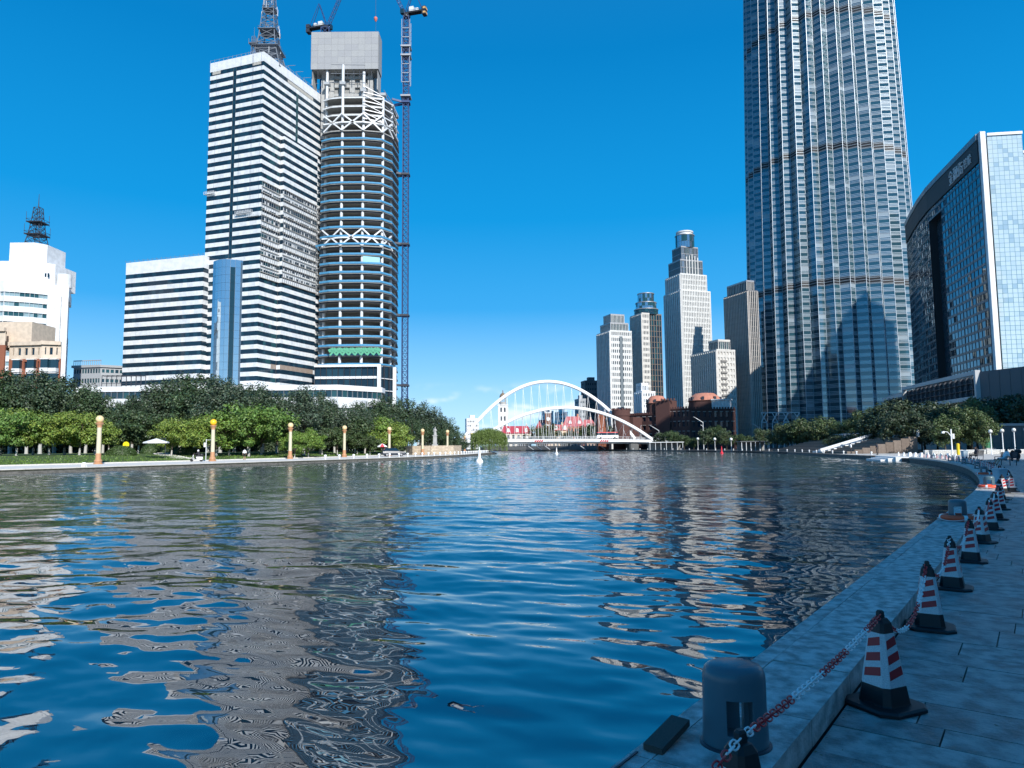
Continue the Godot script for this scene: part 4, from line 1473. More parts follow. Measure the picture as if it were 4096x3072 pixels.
const BACK := [[-101.8, -136.2, 17.1], [-97.9, -134.8, 17.0], [-104.8, -148.5, 17.1], [-92.8, -136.0, 15.5], [-89.6, -135.1, 16.3], [-95.7, -148.7, 16.7], [-90.8, -146.4, 16.3], [-85.9, -143.3, 13.9], [-85.0, -147.8, 12.6], [-79.6, -144.1, 10.8], [-75.1, -140.5, 11.9], [-75.3, -147.6, 14.8], [-72.8, -148.4, 15.9], [-68.7, -147.3, 16.7], [-63.7, -142.8, 16.5], [-58.8, -137.5, 15.1], [-54.5, -132.8, 14.4], [-55.3, -141.6, 14.7], [-55.6, -150.0, 15.0], [-47.5, -135.6, 12.5], [-45.8, -138.4, 12.3], [-44.2, -142.1, 12.9], [-39.0, -133.1, 13.0], [-38.6, -143.1, 12.8], [-38.0, -152.1, 11.7], [-36.8, -158.4, 10.1], [-32.9, -158.8, 10.2]]
const GROVE := [[-38.2, -178.0, 12.9], [-35.8, -185.0, 14.0], [-32.8, -190.0, 15.6], [-29.5, -195.0, 15.3], [-25.0, -192.0, 14.0], [-21.4, -190.0, 12.5], [-17.8, -188.0, 10.0], [-15.8, -192.0, 7.5], [-14.1, -196.0, 3.8], [-28.1, -170.0, 9.9], [-24.2, -172.0, 9.0], [-21.0, -176.0, 7.6], [-17.7, -180.0, 6.5]]
const FRONT := [[-77.3, -104.0, 6.9], [-76.2, -106.0, 7.3], [-71.0, -102.0, 6.6], [-72.0, -107.0, 7.2], [-67.6, -104.0, 6.5], [-67.9, -108.0, 7.0], [-63.2, -104.0, 6.2], [-62.7, -107.0, 6.2], [-53.6, -112.0, 5.5], [-54.4, -118.0, 6.3], [-50.2, -114.0, 6.8], [-48.2, -116.0, 7.3], [-47.7, -120.0, 6.6], [-44.4, -120.0, 9.2], [-44.4, -126.0, 9.3], [-37.3, -122.0, 4.4], [-36.1, -126.0, 5.0], [-29.0, -160.0, 8.5], [-26.9, -158.0, 7.8]]
const MID := [[-72.5, -128.0, 5.7], [-72.0, -132.0, 5.4], [-68.2, -130.0, 8.1], [-64.4, -128.0, 7.5], [-44.7, -135.0, 8.1], [-43.8, -140.0, 7.4], [-37.4, -140.0, 5.8], [-34.9, -142.0, 5.4], [-32.7, -150.0, 4.5], [-30.0, -150.0, 4.0], [-34.3, -155.0, 8.5]]

# ------------------------------------------------------------ buildings
# One upright face of a building from a to b (left to right seen from outside), floors from y0.
# s: nf floors, fh floor height, nb bays, wb window bottom and wh window height as shares of a floor, pier share, rec recess, mats for panes
func facade(acc: Dictionary, a: Vector2, b: Vector2, y0: float, s: Dictionary):
	var d := b - a
	var L := d.length()
	var u := d / L
	var n := Vector2(-u.y, u.x)      # outward
	var bs := Basis(dir3(u), UP, dir3(n))
	var fh: float = s.fh
	var nf: int = s.nf
	var nb: int = s.nb
	var bw := (L - 0.06) / nb
	var rec: float = s.get("rec", 0.35)
	var pier: float = s.get("pier", 0.1)
	var wb: float = s.get("wb", 0.35)
	var wh: float = s.get("wh", 0.5)
	var jit: float = s.get("jit", 0.004)
	var from: int = s.get("from", 0)
	var pick: Array = s.get("pick", [0])
	var wall: MB = acc.wall
	var skip = s.get("skip")
	for f in range(from, nf):
		var y := y0 + f * fh
		# spandrel below the window, and what is left above it
		var lowh := wb * fh
		var mid := (a + b) * 0.5
		if s.get("panels", false):
			for k in nb:
				var c := a + u * (0.03 + bw * (k + 0.5)) - n * (rec * 0.5)
				if skip != null and skip.call(f, k): continue
				acc.panels.append([bx(v3(c, y + lowh * 0.5), Vector3(bw - 0.035, lowh, rec), bs), rg.randi() % 3])
		elif lowh > 0.01:
			wall.box(v3(mid - n * rec * 0.5, y + lowh * 0.5), Vector3(L - 0.06, lowh, rec), bs)
		var toph := (1.0 - wb - wh) * fh
		if toph > 0.01: wall.box(v3(mid - n * (rec * 0.5 + 0.004), y + fh - toph * 0.5), Vector3(L - 0.06, toph - 0.004, rec - 0.008), bs)
		for k in nb:
			if skip != null and skip.call(f, k): continue
			var c := a + u * (0.03 + bw * (k + 0.5)) - n * (rec - 0.03)
			var tilt := bs.rotated(UP, rg.randf_range(-jit, jit)).rotated(bs.x, rg.randf_range(-jit, jit))
			acc.panes.append([bx(v3(c, y + lowh + wh * fh * 0.5), Vector3(bw * (1.0 - pier) + 0.002, wh * fh + 0.01, 0.05), tilt), pick[rg.randi() % pick.size()]])
	if pier > 0.0:
		var fin: float = s.get("fin", 0.0)
		var pm: MB = acc.get("pier", wall)
		for k in nb + 1:
			var pw := bw * pier
			var c := a + u * clampf(0.03 + bw * k, 0.03 + pw * 0.5, L - 0.03 - pw * 0.5) - n * (rec * 0.5 - 0.006 - fin * 0.5)
			pm.box(v3(c, y0 + (from + nf) * fh * 0.5), Vector3(pw, (nf - from) * fh, rec + 0.006 + fin), bs)
func acc() -> Dictionary:
	return {"wall": mb(), "panes": [], "panels": [], "pier": mb()}
func inset(poly: PackedVector2Array, d: float) -> PackedVector2Array:
	var r := Geometry2D.offset_polygon(poly, -d, Geometry2D.JOIN_MITER)
	return r[0] if r.size() > 0 else poly
func finish(o: Node3D, ac: Dictionary, wall_mat: Material, pane_mats: Array, pier_mat: Material = null, pane := "window", panel_mats := [], most := 220):
	if ac.wall.i.size() > 0: part(o, "wall", ac.wall, wall_mat)
	if ac.pier.i.size() > 0: part(o, "piers", ac.pier, pier_mat if pier_mat else wall_mat)
	if ac.panels.size() > 0: pieces(o, "cladding_panel", "cladding_panels", ac.panels, panel_mats, most)
	if ac.panes.size() > 0: pieces(o, pane, pane + "s", ac.panes, pane_mats, most)
func core(o: Node3D, poly: PackedVector2Array, y0: float, y1: float, m: Material, d := 0.4, called := "core"):
	var c := mb()
	c.prism(inset(poly, d), y0, y1, false)
	part(o, called, c, m)
func parapet(m: MB, poly: PackedVector2Array, y0: float, y1: float, grow := 0.05):
	var g := Geometry2D.offset_polygon(poly, grow, Geometry2D.JOIN_MITER)
	m.prism(g[0], y0, y1)
func lattice(m: MB, c: Vector3, w0: float, w1: float, h: float, n: int, r: float, power := 1.0):
	var prev := []
	for k in n + 1:
		var t := float(k) / n
		var w := lerpf(w1, w0, pow(1.0 - t, power)) * 0.5
		var ring := []
		for e in [[-1, -1], [1, -1], [1, 1], [-1, 1]]: ring.append(c + Vector3(e[0] * w, h * t, e[1] * w))
		for j in 4:
			m.bar(ring[j], ring[(j + 1) % 4], r * 0.6)
			if k > 0:
				m.bar(prev[j], ring[j], r)
				m.bar(prev[j], ring[(j + 1) % 4], r * 0.55)
				m.bar(prev[(j + 1) % 4], ring[j], r * 0.55)
		prev = ring

func make_left_buildings():
	rg.seed = 41
	make_striped_tower()
	make_striped_block()
	make_glass_link()
	make_podium()
	make_building_site()
	make_cranes()
	make_far_left()

func make_striped_tower():
	var K := Vector2(-90.4, -250.0)
	var L := Vector2(-113.5, -257.9)
	var R := Vector2(-77.1, -285.5)
	var B := L + R - K
	var fh := 3.24
	var nf := 44
	var o := thing("striped_office_tower", "tall white office tower with dark ribbon windows, part of one side scaffolded", "building", Vector3(-95, 0, -268))
	var ac := acc()
	var strip_col := func(f: int, k: int) -> bool: return k == 7
	var s := {"nf": nf, "fh": fh, "nb": 16, "wb": 0.49, "wh": 0.51, "pier": 0.0, "rec": 0.11, "panels": true, "pick": [0, 0, 0, 1], "jit": 0.006, "skip": strip_col}
	facade(ac, L, K, 1.5, s)
	# glass column running up the left face
	var u := (K - L).normalized()
	var n := Vector2(-u.y, u.x)
	var bw := L.distance_to(K) / 16.0
	for f in nf * 2:
		ac.panes.append([bx(v3(L + u * bw * 7.5 - n * 0.1, 1.5 + (f + 0.5) * fh * 0.5), Vector3(bw * 0.84, fh * 0.47, 0.05), Basis(dir3(u), UP, dir3(n))), f % 2])
	# right face: upper flush part, lower part with a projecting bay
	var ur := (R - K).normalized()
	var nr := Vector2(-ur.y, ur.x)
	var gap := func(f: int, k: int) -> bool: return k == 13 and f > 36 and f < 43
	var jut0 := 0.27
	var jut1 := 0.82
	var len := K.distance_to(R)
	var low := 36
	s = {"nf": low, "fh": fh, "nb": 7, "wb": 0.49, "wh": 0.51, "pier": 0.0, "rec": 0.11, "panels": true, "pick": [0, 0, 1, 2], "jit": 0.007}
	facade(ac, K, K + ur * len * jut0, 1.5, s)
	s = s.duplicate(); s.nb = 14; s.pick = [0, 0, 1]
	facade(ac, K + ur * len * jut0 + nr * 1.7, K + ur * len * jut1 + nr * 1.7, 1.5, s)
	s = s.duplicate(); s.nb = 2
	facade(ac, K + ur * len * jut0, K + ur * len * jut0 + nr * 1.7, 1.5, s)
	s = s.duplicate(); s.nb = 5
	facade(ac, K + ur * len * jut1, R, 1.5, s)
	s = s.duplicate(); s.nb = 26; s.nf = nf; s["from"] = low; s["skip"] = gap
	facade(ac, K, R, 1.5, s)
	for f in range(37, 43):
		ac.panes.append([bx(v3(K + ur * len * (13.5 / 26.0) - nr * 0.12, 1.5 + (f + 0.5) * fh), Vector3(len / 26.0 * 0.9, fh * 0.96, 0.05), Basis(dir3(ur), UP, dir3(nr))), 2])
	# sort: nearest and lowest in view first
	ac.panes.sort_custom(func(p, q): return p[0].origin.y > q[0].origin.y)
	finish(o, ac, M.white, [M.glass_dark, M.glass_dark2, M.glass_teal], mat(0.5, 0.5, 0.5, 0.6), "window", [M.white, M.white2, M.white3], 300)
	var poly := PackedVector2Array([L, K, R, B])
	core(o, poly, -1.0, 1.5 + nf * fh + 0.3, M.concrete_dark, 0.16)
	var m := mb()
	m.prism(PackedVector2Array([K + ur * len * jut0 + nr * 1.54 + ur * 0.16, K + ur * len * jut1 + nr * 1.54 - ur * 0.16, K + ur * len * jut1 - nr * 0.5 - ur * 0.3, K + ur * len * jut0 - nr * 0.5 + ur * 0.3]), -1, 1.5 + low * fh - 0.1)
	part(o, "projecting_bay", m, M.concrete_dark)
	m = mb()
	m.prism(PackedVector2Array([K + ur * len * jut0 + nr * 1.72, K + ur * len * jut1 + nr * 1.72, K + ur * len * jut1 - nr * 0.1, K + ur * len * jut0 - nr * 0.1]), 1.5 + low * fh, 1.5 + low * fh + 1.2)
	parapet(m, poly, 1.5 + nf * fh, 1.5 + nf * fh + 3.6, 0.02)
	part(o, "parapet", m, M.white)
	# parapet rail, posts and window-washing beams on the roof
	m = mb()
	var top := 1.5 + nf * fh + 3.6
	for e in [[L, K], [K, R]]:
		var c: int = int(e[0].distance_to(e[1]) / 2.0)
		for k in c + 1: m.bar(v3(e[0].lerp(e[1], float(k) / c), top), v3(e[0].lerp(e[1], float(k) / c), top + 1.0), 0.09)
		m.bar(v3(e[0], top + 0.95), v3(e[1], top + 0.95), 0.07)
	for k in 5:
		var p: Vector2 = K.lerp(R, 0.42 + k * 0.13)
		m.bar(v3(p, top), v3(p - nr * 2.0, top + 3.2), 0.12)
		m.bar(v3(p - nr * 2.0, top + 3.2), v3(p + nr * 1.6, top + 2.6), 0.12)
	part(o, "roof_railing", m, M.steel)
	# grey louvre strips let into the white
	for e in [[L, K, 0.05, 0.20, 43, 0.3], [L, K, 0.80, 0.95, 43, 0.5], [K, R, 0.36, 0.78, 43, 0.1]]:
		m = mb()
		var a: Vector2 = e[0].lerp(e[1], e[2])
		var b: Vector2 = e[0].lerp(e[1], e[3])
		var uu := (b - a).normalized()
		var nn := Vector2(-uu.y, uu.x)
		for k in 8: m.box(v3((a + b) * 0.5 + nn * 0.04, 1.5 + e[4] * fh + fh * (0.5 + e[5] * 0.4) + k * 0.16), Vector3(a.distance_to(b), 0.09, 0.1), Basis(dir3(uu), UP, dir3(nn)))
		part(o, "louvre", m, mat(0.62, 0.6, 0.55, 0.6))
	# brown louvre storey low on the right face
	var brownish := mat(0.25, 0.19, 0.15, 0.8)
	for k in 30:
		m = mb()
		var p := K + ur * len * (0.2 + 0.6 * k / 30.0) + nr * (1.76 if k > 3 else 0.05)
		m.box(v3(p, 1.5 + 9 * fh + 0.9), Vector3(0.55, fh * 0.52, 0.12), Basis(dir3(ur), UP, dir3(nr)))
		part(o, "brown_panel", m, brownish)
	# scaffold wrapped round the corner half way up
	var sc := thing("scaffolding", "pale scaffold grid with boards wrapped round the middle of the striped tower", "scaffolding", v3(K, 1.5 + 19 * fh))
	var y0 := 1.5 + 19 * fh
	var y1 := 1.5 + 30 * fh
	var poles := []
	var boards := []
	var segs := [[K + nr * 0.5 + ur * 0.3, K + ur * len * jut0 + nr * 0.5, 8], [K + ur * len * jut0 + nr * 2.2, K + ur * len * jut1 + nr * 2.2, 18], [K + ur * len * jut1 + nr * 0.6, R + nr * 0.6, 6]]
	for g in segs:
		var cnt: int = g[2]
		var du: Vector2 = (g[1] - g[0]).normalized()
		var bs := Basis(dir3(du), UP, Vector3(-du.y, 0, du.x))
		for k in cnt + 1:
			var p: Vector2 = g[0].lerp(g[1], float(k) / cnt)
			poles.append([bx(v3(p, (y0 + y1) * 0.5), Vector3(0.10, y1 - y0, 0.10)), 0])
		for r in 18:
			var y := lerpf(y0, y1, r / 17.0)
			boards.append([bx(v3((g[0] + g[1]) * 0.5, y) - bs.z * 0.25, Vector3(g[0].distance_to(g[1]), 0.13, 0.5), bs), 1 + r % 2])
			for k in cnt:
				if rg.randf() < 0.4:
					var p: Vector2 = g[0].lerp(g[1], (k + rg.randf()) / cnt)
					boards.append([bx(v3(p, y + 0.7) - bs.z * 0.42, Vector3(0.6, 1.2, 0.05), bs), 3])
	pieces(sc, "pole", "poles", poles, [M.steel], 60)
	pieces(sc, "board", "boards", boards, [M.steel, mat(0.42, 0.39, 0.34, 0.9), mat(0.5, 0.48, 0.44, 0.9), M.white2], 200)
	# hanging work platforms on the left face
	for e in [[0.08, 29.2, 4.6], [0.72, 26.4, 7.0], [0.90, 25.9, 5.0]]:
		var p: Vector2 = L.lerp(K, e[0]) + n * 0.7
		var w := thing("hanging_platform", ["white hanging work platform at the left edge of the striped tower", "long hanging work platform beside the scaffold on the striped tower", "small hanging work platform next to the scaffold corner"][[0.08, 0.72, 0.90].find(e[0])], "work platform", v3(p, 1.5 + e[1] * fh))
		m = mb()
		var bs := Basis(dir3(u), UP, dir3(n))
		m.box(w.position, Vector3(e[2], 0.12, 0.9), bs)
		for q in [-1, 1]:
			m.box(w.position + bs.z * 0.42 * q + UP * 0.55, Vector3(e[2], 0.08, 0.06), bs)
			m.box(w.position + bs.z * 0.42 * q + UP * 1.0, Vector3(e[2], 0.08, 0.06), bs)
		for k in 7:
			for q in [-1, 1]: m.box(w.position + bs.z * 0.42 * q + bs.x * e[2] * (k / 6.0 - 0.5) + UP * 0.5, Vector3(0.07, 1.0, 0.07), bs)
		part(w, "cradle", m, M.white2)
		m = mb()
		for q in [-0.4, 0.4]: m.bar(w.position + bs.x * e[2] * q, v3(p + u * e[2] * q, top), 0.03)
		part(w, "cables", m, M.steel_dark)
	# radio masts on the roof
	var c := v3(K.lerp(B, 0.33), top - 1.0)
	var big := thing("lattice_mast", "large dark lattice radio mast rising from the striped tower's roof out of view", "mast", c)
	m = mb()
	lattice(m, c, 13.0, 5.6, 17.0, 6, 0.28, 1.6)
	lattice(m, c + UP * 17.0, 5.6, 2.6, 22.0, 9, 0.22, 1.3)
	lattice(m, c + UP * 39.0, 2.4, 1.2, 18.0, 9, 0.16)
	part(big, "lattice", m, mat(0.16, 0.18, 0.21, 0.6))
	for e in [[9.5, 10.0], [17.0, 6.8], [26.0, 4.6], [33.0, 4.0]]:
		m = mb()
		m.box(c + UP * e[0], Vector3(e[1], 0.25, e[1]))
		for k in 4:
			var a := k * PI / 2.0
			m.box(c + UP * (e[0] + 0.9) + Vector3(cos(a), 0, sin(a)) * e[1] * 0.5, Vector3(absf(sin(a)) * e[1] + 0.08, 0.08, absf(cos(a)) * e[1] + 0.08))
		part(big, "platform", m, mat(0.12, 0.14, 0.17, 0.6))
	for k in 26:
		m = mb()
		var a := rg.randf() * TAU
		var y := rg.randf_range(6.0, 38.0)
		var w := lerpf(5.4, 1.6, y / 38.0)
		var p := c + Vector3(cos(a) * w, y, sin(a) * w)
		m.tube([p, p + UP * rg.randf_range(1.0, 3.2)], [0.10, 0.10], 6)
		m.bar(p + UP * 0.5, p + UP * 0.5 - Vector3(cos(a), 0, sin(a)) * 1.2, 0.06)
		part(big, "antenna", m, M.white2)
	c = v3(L.lerp(K, 0.55) + (B - L) * 0.2, top - 1.0)
	var small := thing("lattice_mast", "slim lattice mast left of the large one on the striped tower's roof", "mast", c)
	m = mb()
	lattice(m, c, 2.0, 1.3, 13.0, 8, 0.12)
	m.tube([c + UP * 13.0, c + UP * 17.0], [0.07, 0.04], 6)
	part(small, "lattice", m, mat(0.14, 0.16, 0.19, 0.6))
	for e in [4.5, 10.0]:
		m = mb()
		m.box(c + UP * e, Vector3(3.2, 0.2, 3.2))
		for k in 4: m.tube([c + Vector3([-1.5, 1.5, 1.5, -1.5][k], e - 0.6, [-1.5, -1.5, 1.5, 1.5][k]), c + Vector3([-1.5, 1.5, 1.5, -1.5][k], e + 1.6, [-1.5, -1.5, 1.5, 1.5][k])], [0.09, 0.09], 5)
		part(small, "platform", m, mat(0.14, 0.16, 0.19, 0.6))

func make_striped_block():
	var C := Vector2(-112.4, -254.5)
	var L := Vector2(-146.2, -264.6)
	var u := (C - L).normalized()
	var n := Vector2(-u.y, u.x)
	var R := C - n * 4.2
	var o := thing("striped_office_block", "lower white office block with dark ribbon windows left of the striped tower", "building", v3((C + L) * 0.5, 0))
	var ac := acc()
	var fh := 3.38
	var s := {"nf": 20, "fh": fh, "nb": 20, "wb": 0.51, "wh": 0.49, "pier": 0.0, "rec": 0.11, "panels": true, "pick": [0, 0, 1], "jit": 0.006, "from": 3}
	facade(ac, L, C, 0.2, s)
	s = s.duplicate(); s.nb = 3
	facade(ac, C, R, 0.2, s)
	ac.panes.sort_custom(func(p, q): return p[0].origin.y > q[0].origin.y)
	finish(o, ac, M.white, [M.glass_dark, M.glass_dark2], mat(0.5, 0.5, 0.5, 0.6), "window", [M.white, M.white2, M.white3], 260)
	var poly := PackedVector2Array([L, C, R, R - u * 0.01 - n * 14.0, L - n * 18.0])
	core(o, poly, -1, 67.9, M.concrete_dark, 0.16)
	var m := mb()
	parapet(m, poly, 67.8, 72.4, 0.02)
	part(o, "parapet", m, M.white)
	m = mb()
	for k in 18: m.bar(v3(L.lerp(C, k / 17.0), 72.4), v3(L.lerp(C, k / 17.0) + n * 0.5, 73.2), 0.08)
	m.bar(v3(L, 72.9), v3(C, 72.9), 0.06)
	part(o, "roof_railing", m, M.steel)
	# bare side wall with brown brick and floor edges, left open by the works
	m = mb()
	for f in 20: m.box(v3(R - n * 2.4 + u * 1.2, 0.2 + f * fh), Vector3(2.2, 0.5, 5.0), Basis(dir3(u), UP, dir3(n)))
	part(o, "floor_edges", m, M.concrete)
	for f in 20:
		m = mb()
		m.box(v3(R - n * 2.3 + u * 0.6, 0.2 + (f + 0.5) * fh), Vector3(1.2, fh - 0.7, 3.4), Basis(dir3(u), UP, dir3(n)))
		part(o, "brick_infill", m, M.brown)
func make_glass_link():
	var o := thing("glass_stair_tower", "curved blue mirrored glass shaft between the low block and the striped tower", "building", Vector3(-102, 0, -252))
	var pts := []
	for k in 9:
		var t := k / 8.0
		pts.append(Vector2(lerpf(-108.2, -96.2, t), -253.2 + sin(t * PI) * 3.4))
	var panes := []
	for k in 8:
		var d: Vector2 = pts[k + 1] - pts[k]
		var bs := Basis(dir3(d.normalized()), UP, dir3(Vector2(-d.y, d.x).normalized()))
		for r in 24:
			panes.append([bx(v3((pts[k] + pts[k + 1]) * 0.5, 1.0 + (r + 0.5) * 2.86), Vector3(d.length() - 0.05, 2.80, 0.08), bs.rotated(UP, rg.randf_range(-0.006, 0.006)).rotated(bs.x, rg.randf_range(-0.006, 0.006))), 2 if k == 5 and r < 23 else (1 if k == 0 or k == 7 else 0)])
	pieces(o, "glass_panel", "glass_panels", panes, [M.glass_mirror, M.glass_mirror2, M.glass_dark2], 200)
	var poly := PackedVector2Array(pts)
	poly.append(Vector2(-96.2, -262)); poly.append(Vector2(-108.2, -262))
	core(o, poly, -1, 69.8, M.steel, 0.12)
func make_podium():
	var A := Vector2(-150.0, -243.0)
	var B := Vector2(-60.0, -243.0)
	var C := Vector2(-47.0, -256.0)
	var o := thing("podium_building", "low white podium with dark window bands below the striped buildings", "building", Vector3(-100, 0, -250))
	var ac := acc()
	var s := {"nf": 4, "fh": 5.4, "nb": 44, "wb": 0.55, "wh": 0.45, "pier": 0.04, "rec": 0.5, "pick": [0, 0, 1], "jit": 0.004}
	facade(ac, A, B, 0.0, s)
	s = s.duplicate(); s.nb = 9
	facade(ac, B, C, 0.0, s)
	finish(o, ac, M.white, [M.glass_dark2, M.glass_teal], M.steel, "window", [], 160)
	var poly := PackedVector2Array([A, B, C, Vector2(-47, -262), Vector2(-150, -250)])
	core(o, poly, -1, 21.6, M.concrete_dark, 0.55)
	var m := mb()
	parapet(m, poly, 21.6, 23.4, 0.02)
	part(o, "parapet", m, M.white)
	m = mb()
	m.lathe(Vector3(-58.0, 0, -246.0), [Vector2(6.0, 0), Vector2(6.0, 15.0), Vector2(7.4, 15.2), Vector2(7.4, 18.0), Vector2(0.0, 18.4)], 28, false)
	part(o, "entrance_drum", m, M.white2)
	# rooftop pipe frames at the left end
	var g := thing("roof_steel_frame", "open steel frame standing on the podium roof at its left end", "steel frame", Vector3(-135, 23.4, -246))
	m = mb()
	for k in 9:
		for z in [-244.6, -247.6]: m.bar(Vector3(-142 + k * 1.7, 23.4, z), Vector3(-142 + k * 1.7, 27.4, z), 0.16)
		m.bar(Vector3(-142 + k * 1.7, 27.3, -244.6), Vector3(-142 + k * 1.7, 27.3, -247.6), 0.14)
	for y in [24.6, 27.4]: m.bar(Vector3(-142, y, -244.6), Vector3(-128.4, y, -244.6), 0.16)
	m.bar(Vector3(-142, 27.4, -247.6), Vector3(-128.4, 27.4, -247.6), 0.16)
	part(g, "posts_and_beams", m, M.steel_dark)

func make_building_site():
	rg.seed = 52
	var pts := PackedVector2Array([Vector2(-75.6, -275.6), Vector2(-71.4, -273.6), Vector2(-66.6, -273.0), Vector2(-58.4, -273.0), Vector2(-51.4, -274.6), Vector2(-48.0, -279.5), Vector2(-47.2, -290), Vector2(-49, -304), Vector2(-75.6, -304)])
	var o := thing("building_site_tower", "unfinished tower of bare floor slabs and white columns under a grey screen", "building", Vector3(-67, 0, -288))
	var fh := 3.62
	var y0 := 19.0
	var nf := 35
	var slab_mat := mat(0.34, 0.34, 0.33, 0.9, 0, "cloudy", 5.0)
	for f in nf:
		var m := mb()
		m.prism(inset(pts, 0.1 + (0.8 if f > 31 else 0.0)), y0 + f * fh, y0 + f * fh + 0.42)
		part(o, "floor_slab", m, slab_mat)
		# beams hung under each slab
		m = mb()
		for k in 6:
			m.bar(v3(pts[k] + Vector2(0.0, -0.9), y0 + f * fh - 0.25), v3(pts[k + 1] + Vector2(-0.2, -0.9), y0 + f * fh - 0.25), 0.35, 0.45)
		part(o, "edge_beam", m, M.steel_dark if f < 31 else M.white2)
	# light blue safety netting along the slab edges
	var net := mat(0.08, 0.31, 0.54, 0.7, 0, "cloudy", 2.5)
	net.backlight_enabled = true
	net.backlight = Color(0.15, 0.3, 0.4)
	for f in range(3, 30):
		var m := mb()
		var gp := Geometry2D.offset_polygon(pts, 1.6 if f == 17 else 0.12, Geometry2D.JOIN_MITER)[0]
		if f == 5 or f == 26 or f == 19: pass
		var hgt := rg.randf_range(0.6, 0.85)
		for k in gp.size():
			var a := gp[k]
			var b := gp[(k + 1) % gp.size()]
			if (a + b).y * 0.5 < -296.0: continue
			var n := int(a.distance_to(b) / 1.2) + 1
			for j in n:
				var p := a.lerp(b, float(j) / n)
				var q := a.lerp(b, (j + 1.0) / n)
				var dn := rg.randf_range(-0.22, 0.1)
				m.bar(v3(p, y0 + f * fh + 0.35 + hgt * 0.5), v3(q, y0 + f * fh + 0.35 + hgt * 0.5 + dn * 0.3), 0.05, hgt)
		part(o, "safety_net", m, net)
	# round columns
	var top := y0 + nf * fh
	for e in [[-74.4, -278.0, 16.0], [-67.0, -274.2, 14.0], [-58.6, -274.2, 11.0], [-51.2, -276.4, 1.5], [-49.0, -283.4, 0.0], [-48.8, -292.0, 0.0]]:
		var m := mb()
		var b := Vector3(e[0], 2.0, e[1])
		m.tube([b, Vector3(e[0], top + e[2] - 4.0, e[1])], [0.62, 0.56], 14)
		part(o, "column", m, M.white2)
		m = mb()
		m.box(Vector3(e[0], top + e[2] - (12.0 if e[2] > 10.0 else 3.2), e[1]), Vector3(2.3, 1.1, 2.3))
		part(o, "jacking_box", m, mat(0.36, 0.38, 0.4, 0.6))
	# belt trusses: crossed white braces on two storeys each
	for f in [17, 30]:
		for k in range(0, 4):
			var a := [Vector2(-74.8, -275.4), Vector2(-67.0, -273.2), Vector2(-58.5, -273.2), Vector2(-51.2, -275.4), Vector2(-48.0, -282.0)]
			var p: Vector2 = a[k]
			var q: Vector2 = a[k + 1]
			for e in [[p, q], [q, p]]:
				var m := mb()
				m.bar(v3(e[0] + Vector2(0, 0.25), y0 + f * fh + 0.4), v3(e[1] + Vector2(0, 0.25), y0 + (f + 2) * fh), 0.5, 0.55)
				part(o, "truss_brace", m, M.white)
			var m2 := mb()
			m2.bar(v3(p + Vector2(0, 0.3), y0 + (f + 1) * fh), v3(q + Vector2(0, 0.3), y0 + (f + 1) * fh), 0.4, 0.55)
			part(o, "truss_chord", m2, M.white)
	# concrete core with openings, rising above the slabs
	var cp := [Vector2(-77.5, -280.5), Vector2(-56.2, -280.5)]
	var ac := acc()
	facade(ac, cp[0], cp[1], top - 18.0, {"nf": 12, "fh": 3.7, "nb": 5, "wb": 0.22, "wh": 0.7, "pier": 0.5, "rec": 1.0, "pick": [0], "jit": 0.0})
	finish(o, ac, M.concrete, [M.interior], null, "opening")
	var m := mb()
	m.prism(PackedVector2Array([Vector2(-77.4, -281.6), Vector2(-56.3, -281.6), Vector2(-56.3, -298), Vector2(-77.4, -298)]), 2, top + 14.0)
	part(o, "core", m, M.concrete)
	# dark inner core seen between the slabs
	m = mb()
	m.prism(PackedVector2Array([Vector2(-74.6, -281.0), Vector2(-57, -280.2), Vector2(-54, -284), Vector2(-54, -300), Vector2(-74.6, -300)]), 2, top - 20.0)
	part(o, "dark_core_wall", m, M.interior)
	# grey mesh screen round the top of the core: panels
	var scr := []
	var y1 := top + 9.6
	var sx := [-80.8, -53.4]
	for r in 6:
		for k in 10:
			scr.append([bx(Vector3(lerpf(sx[0], sx[1], (k + 0.5) / 10.0), y1 + r * 2.66 + 1.35, -276.6), Vector3(2.70, 2.62, 0.12), Basis(UP, rg.randf_range(-0.006, 0.006))), rg.randi() % 2])
		for k in 2: scr.append([bx(Vector3(-53.3, y1 + r * 2.66 + 1.35, -278.4 - k * 3.4), Vector3(0.12, 2.62, 3.36)), 0])
	pieces(o, "screen_panel", "screen_panels", scr, [mat(0.46, 0.47, 0.48, 0.8, 0, "grain", 1.5), mat(0.43, 0.44, 0.46, 0.8, 0, "grain", 1.5)], 200)
	m = mb()
	m.box(Vector3(-67.1, y1 + 8.0, -281.0), Vector3(26.8, 15.4, 7.6))
	part(o, "climbing_formwork", m, M.interior)
	for k in 12:
		m = mb()
		m.bar(Vector3(lerpf(-80.4, -53.8, k / 11.0), y1 - 3.5, -277.2), Vector3(lerpf(-80.4, -53.8, k / 11.0), y1 + 0.4, -277.2), 0.2)
		part(o, "formwork_hanger", m, M.steel_dark)
	for e in [[-80.4, 3.0, 6.5], [-53.8, 4.0, 8.5]]:
		m = mb()
		m.box(Vector3(e[0], y1 - e[1], -280.6), Vector3(0.4, e[2], 6.4))
		part(o, "side_sheet", m, M.concrete)
	# open steel at the right shoulder
	m = mb()
	for k in 4:
		var yy := top - 2.0 - k * 3.6
		for e in [[Vector2(-56.5, -280), Vector2(-51.0, -276.6)], [Vector2(-56.5, -283), Vector2(-48.2, -283)], [Vector2(-51.0, -276.6), Vector2(-48.2, -283)], [Vector2(-58.5, -273.0), Vector2(-51.0, -276.0)]]:
			m.bar(v3(e[0], yy), v3(e[1], yy - 0.6), 0.3)
			m.bar(v3(e[0], yy + 2.6), v3(e[1], yy - 0.4), 0.2)
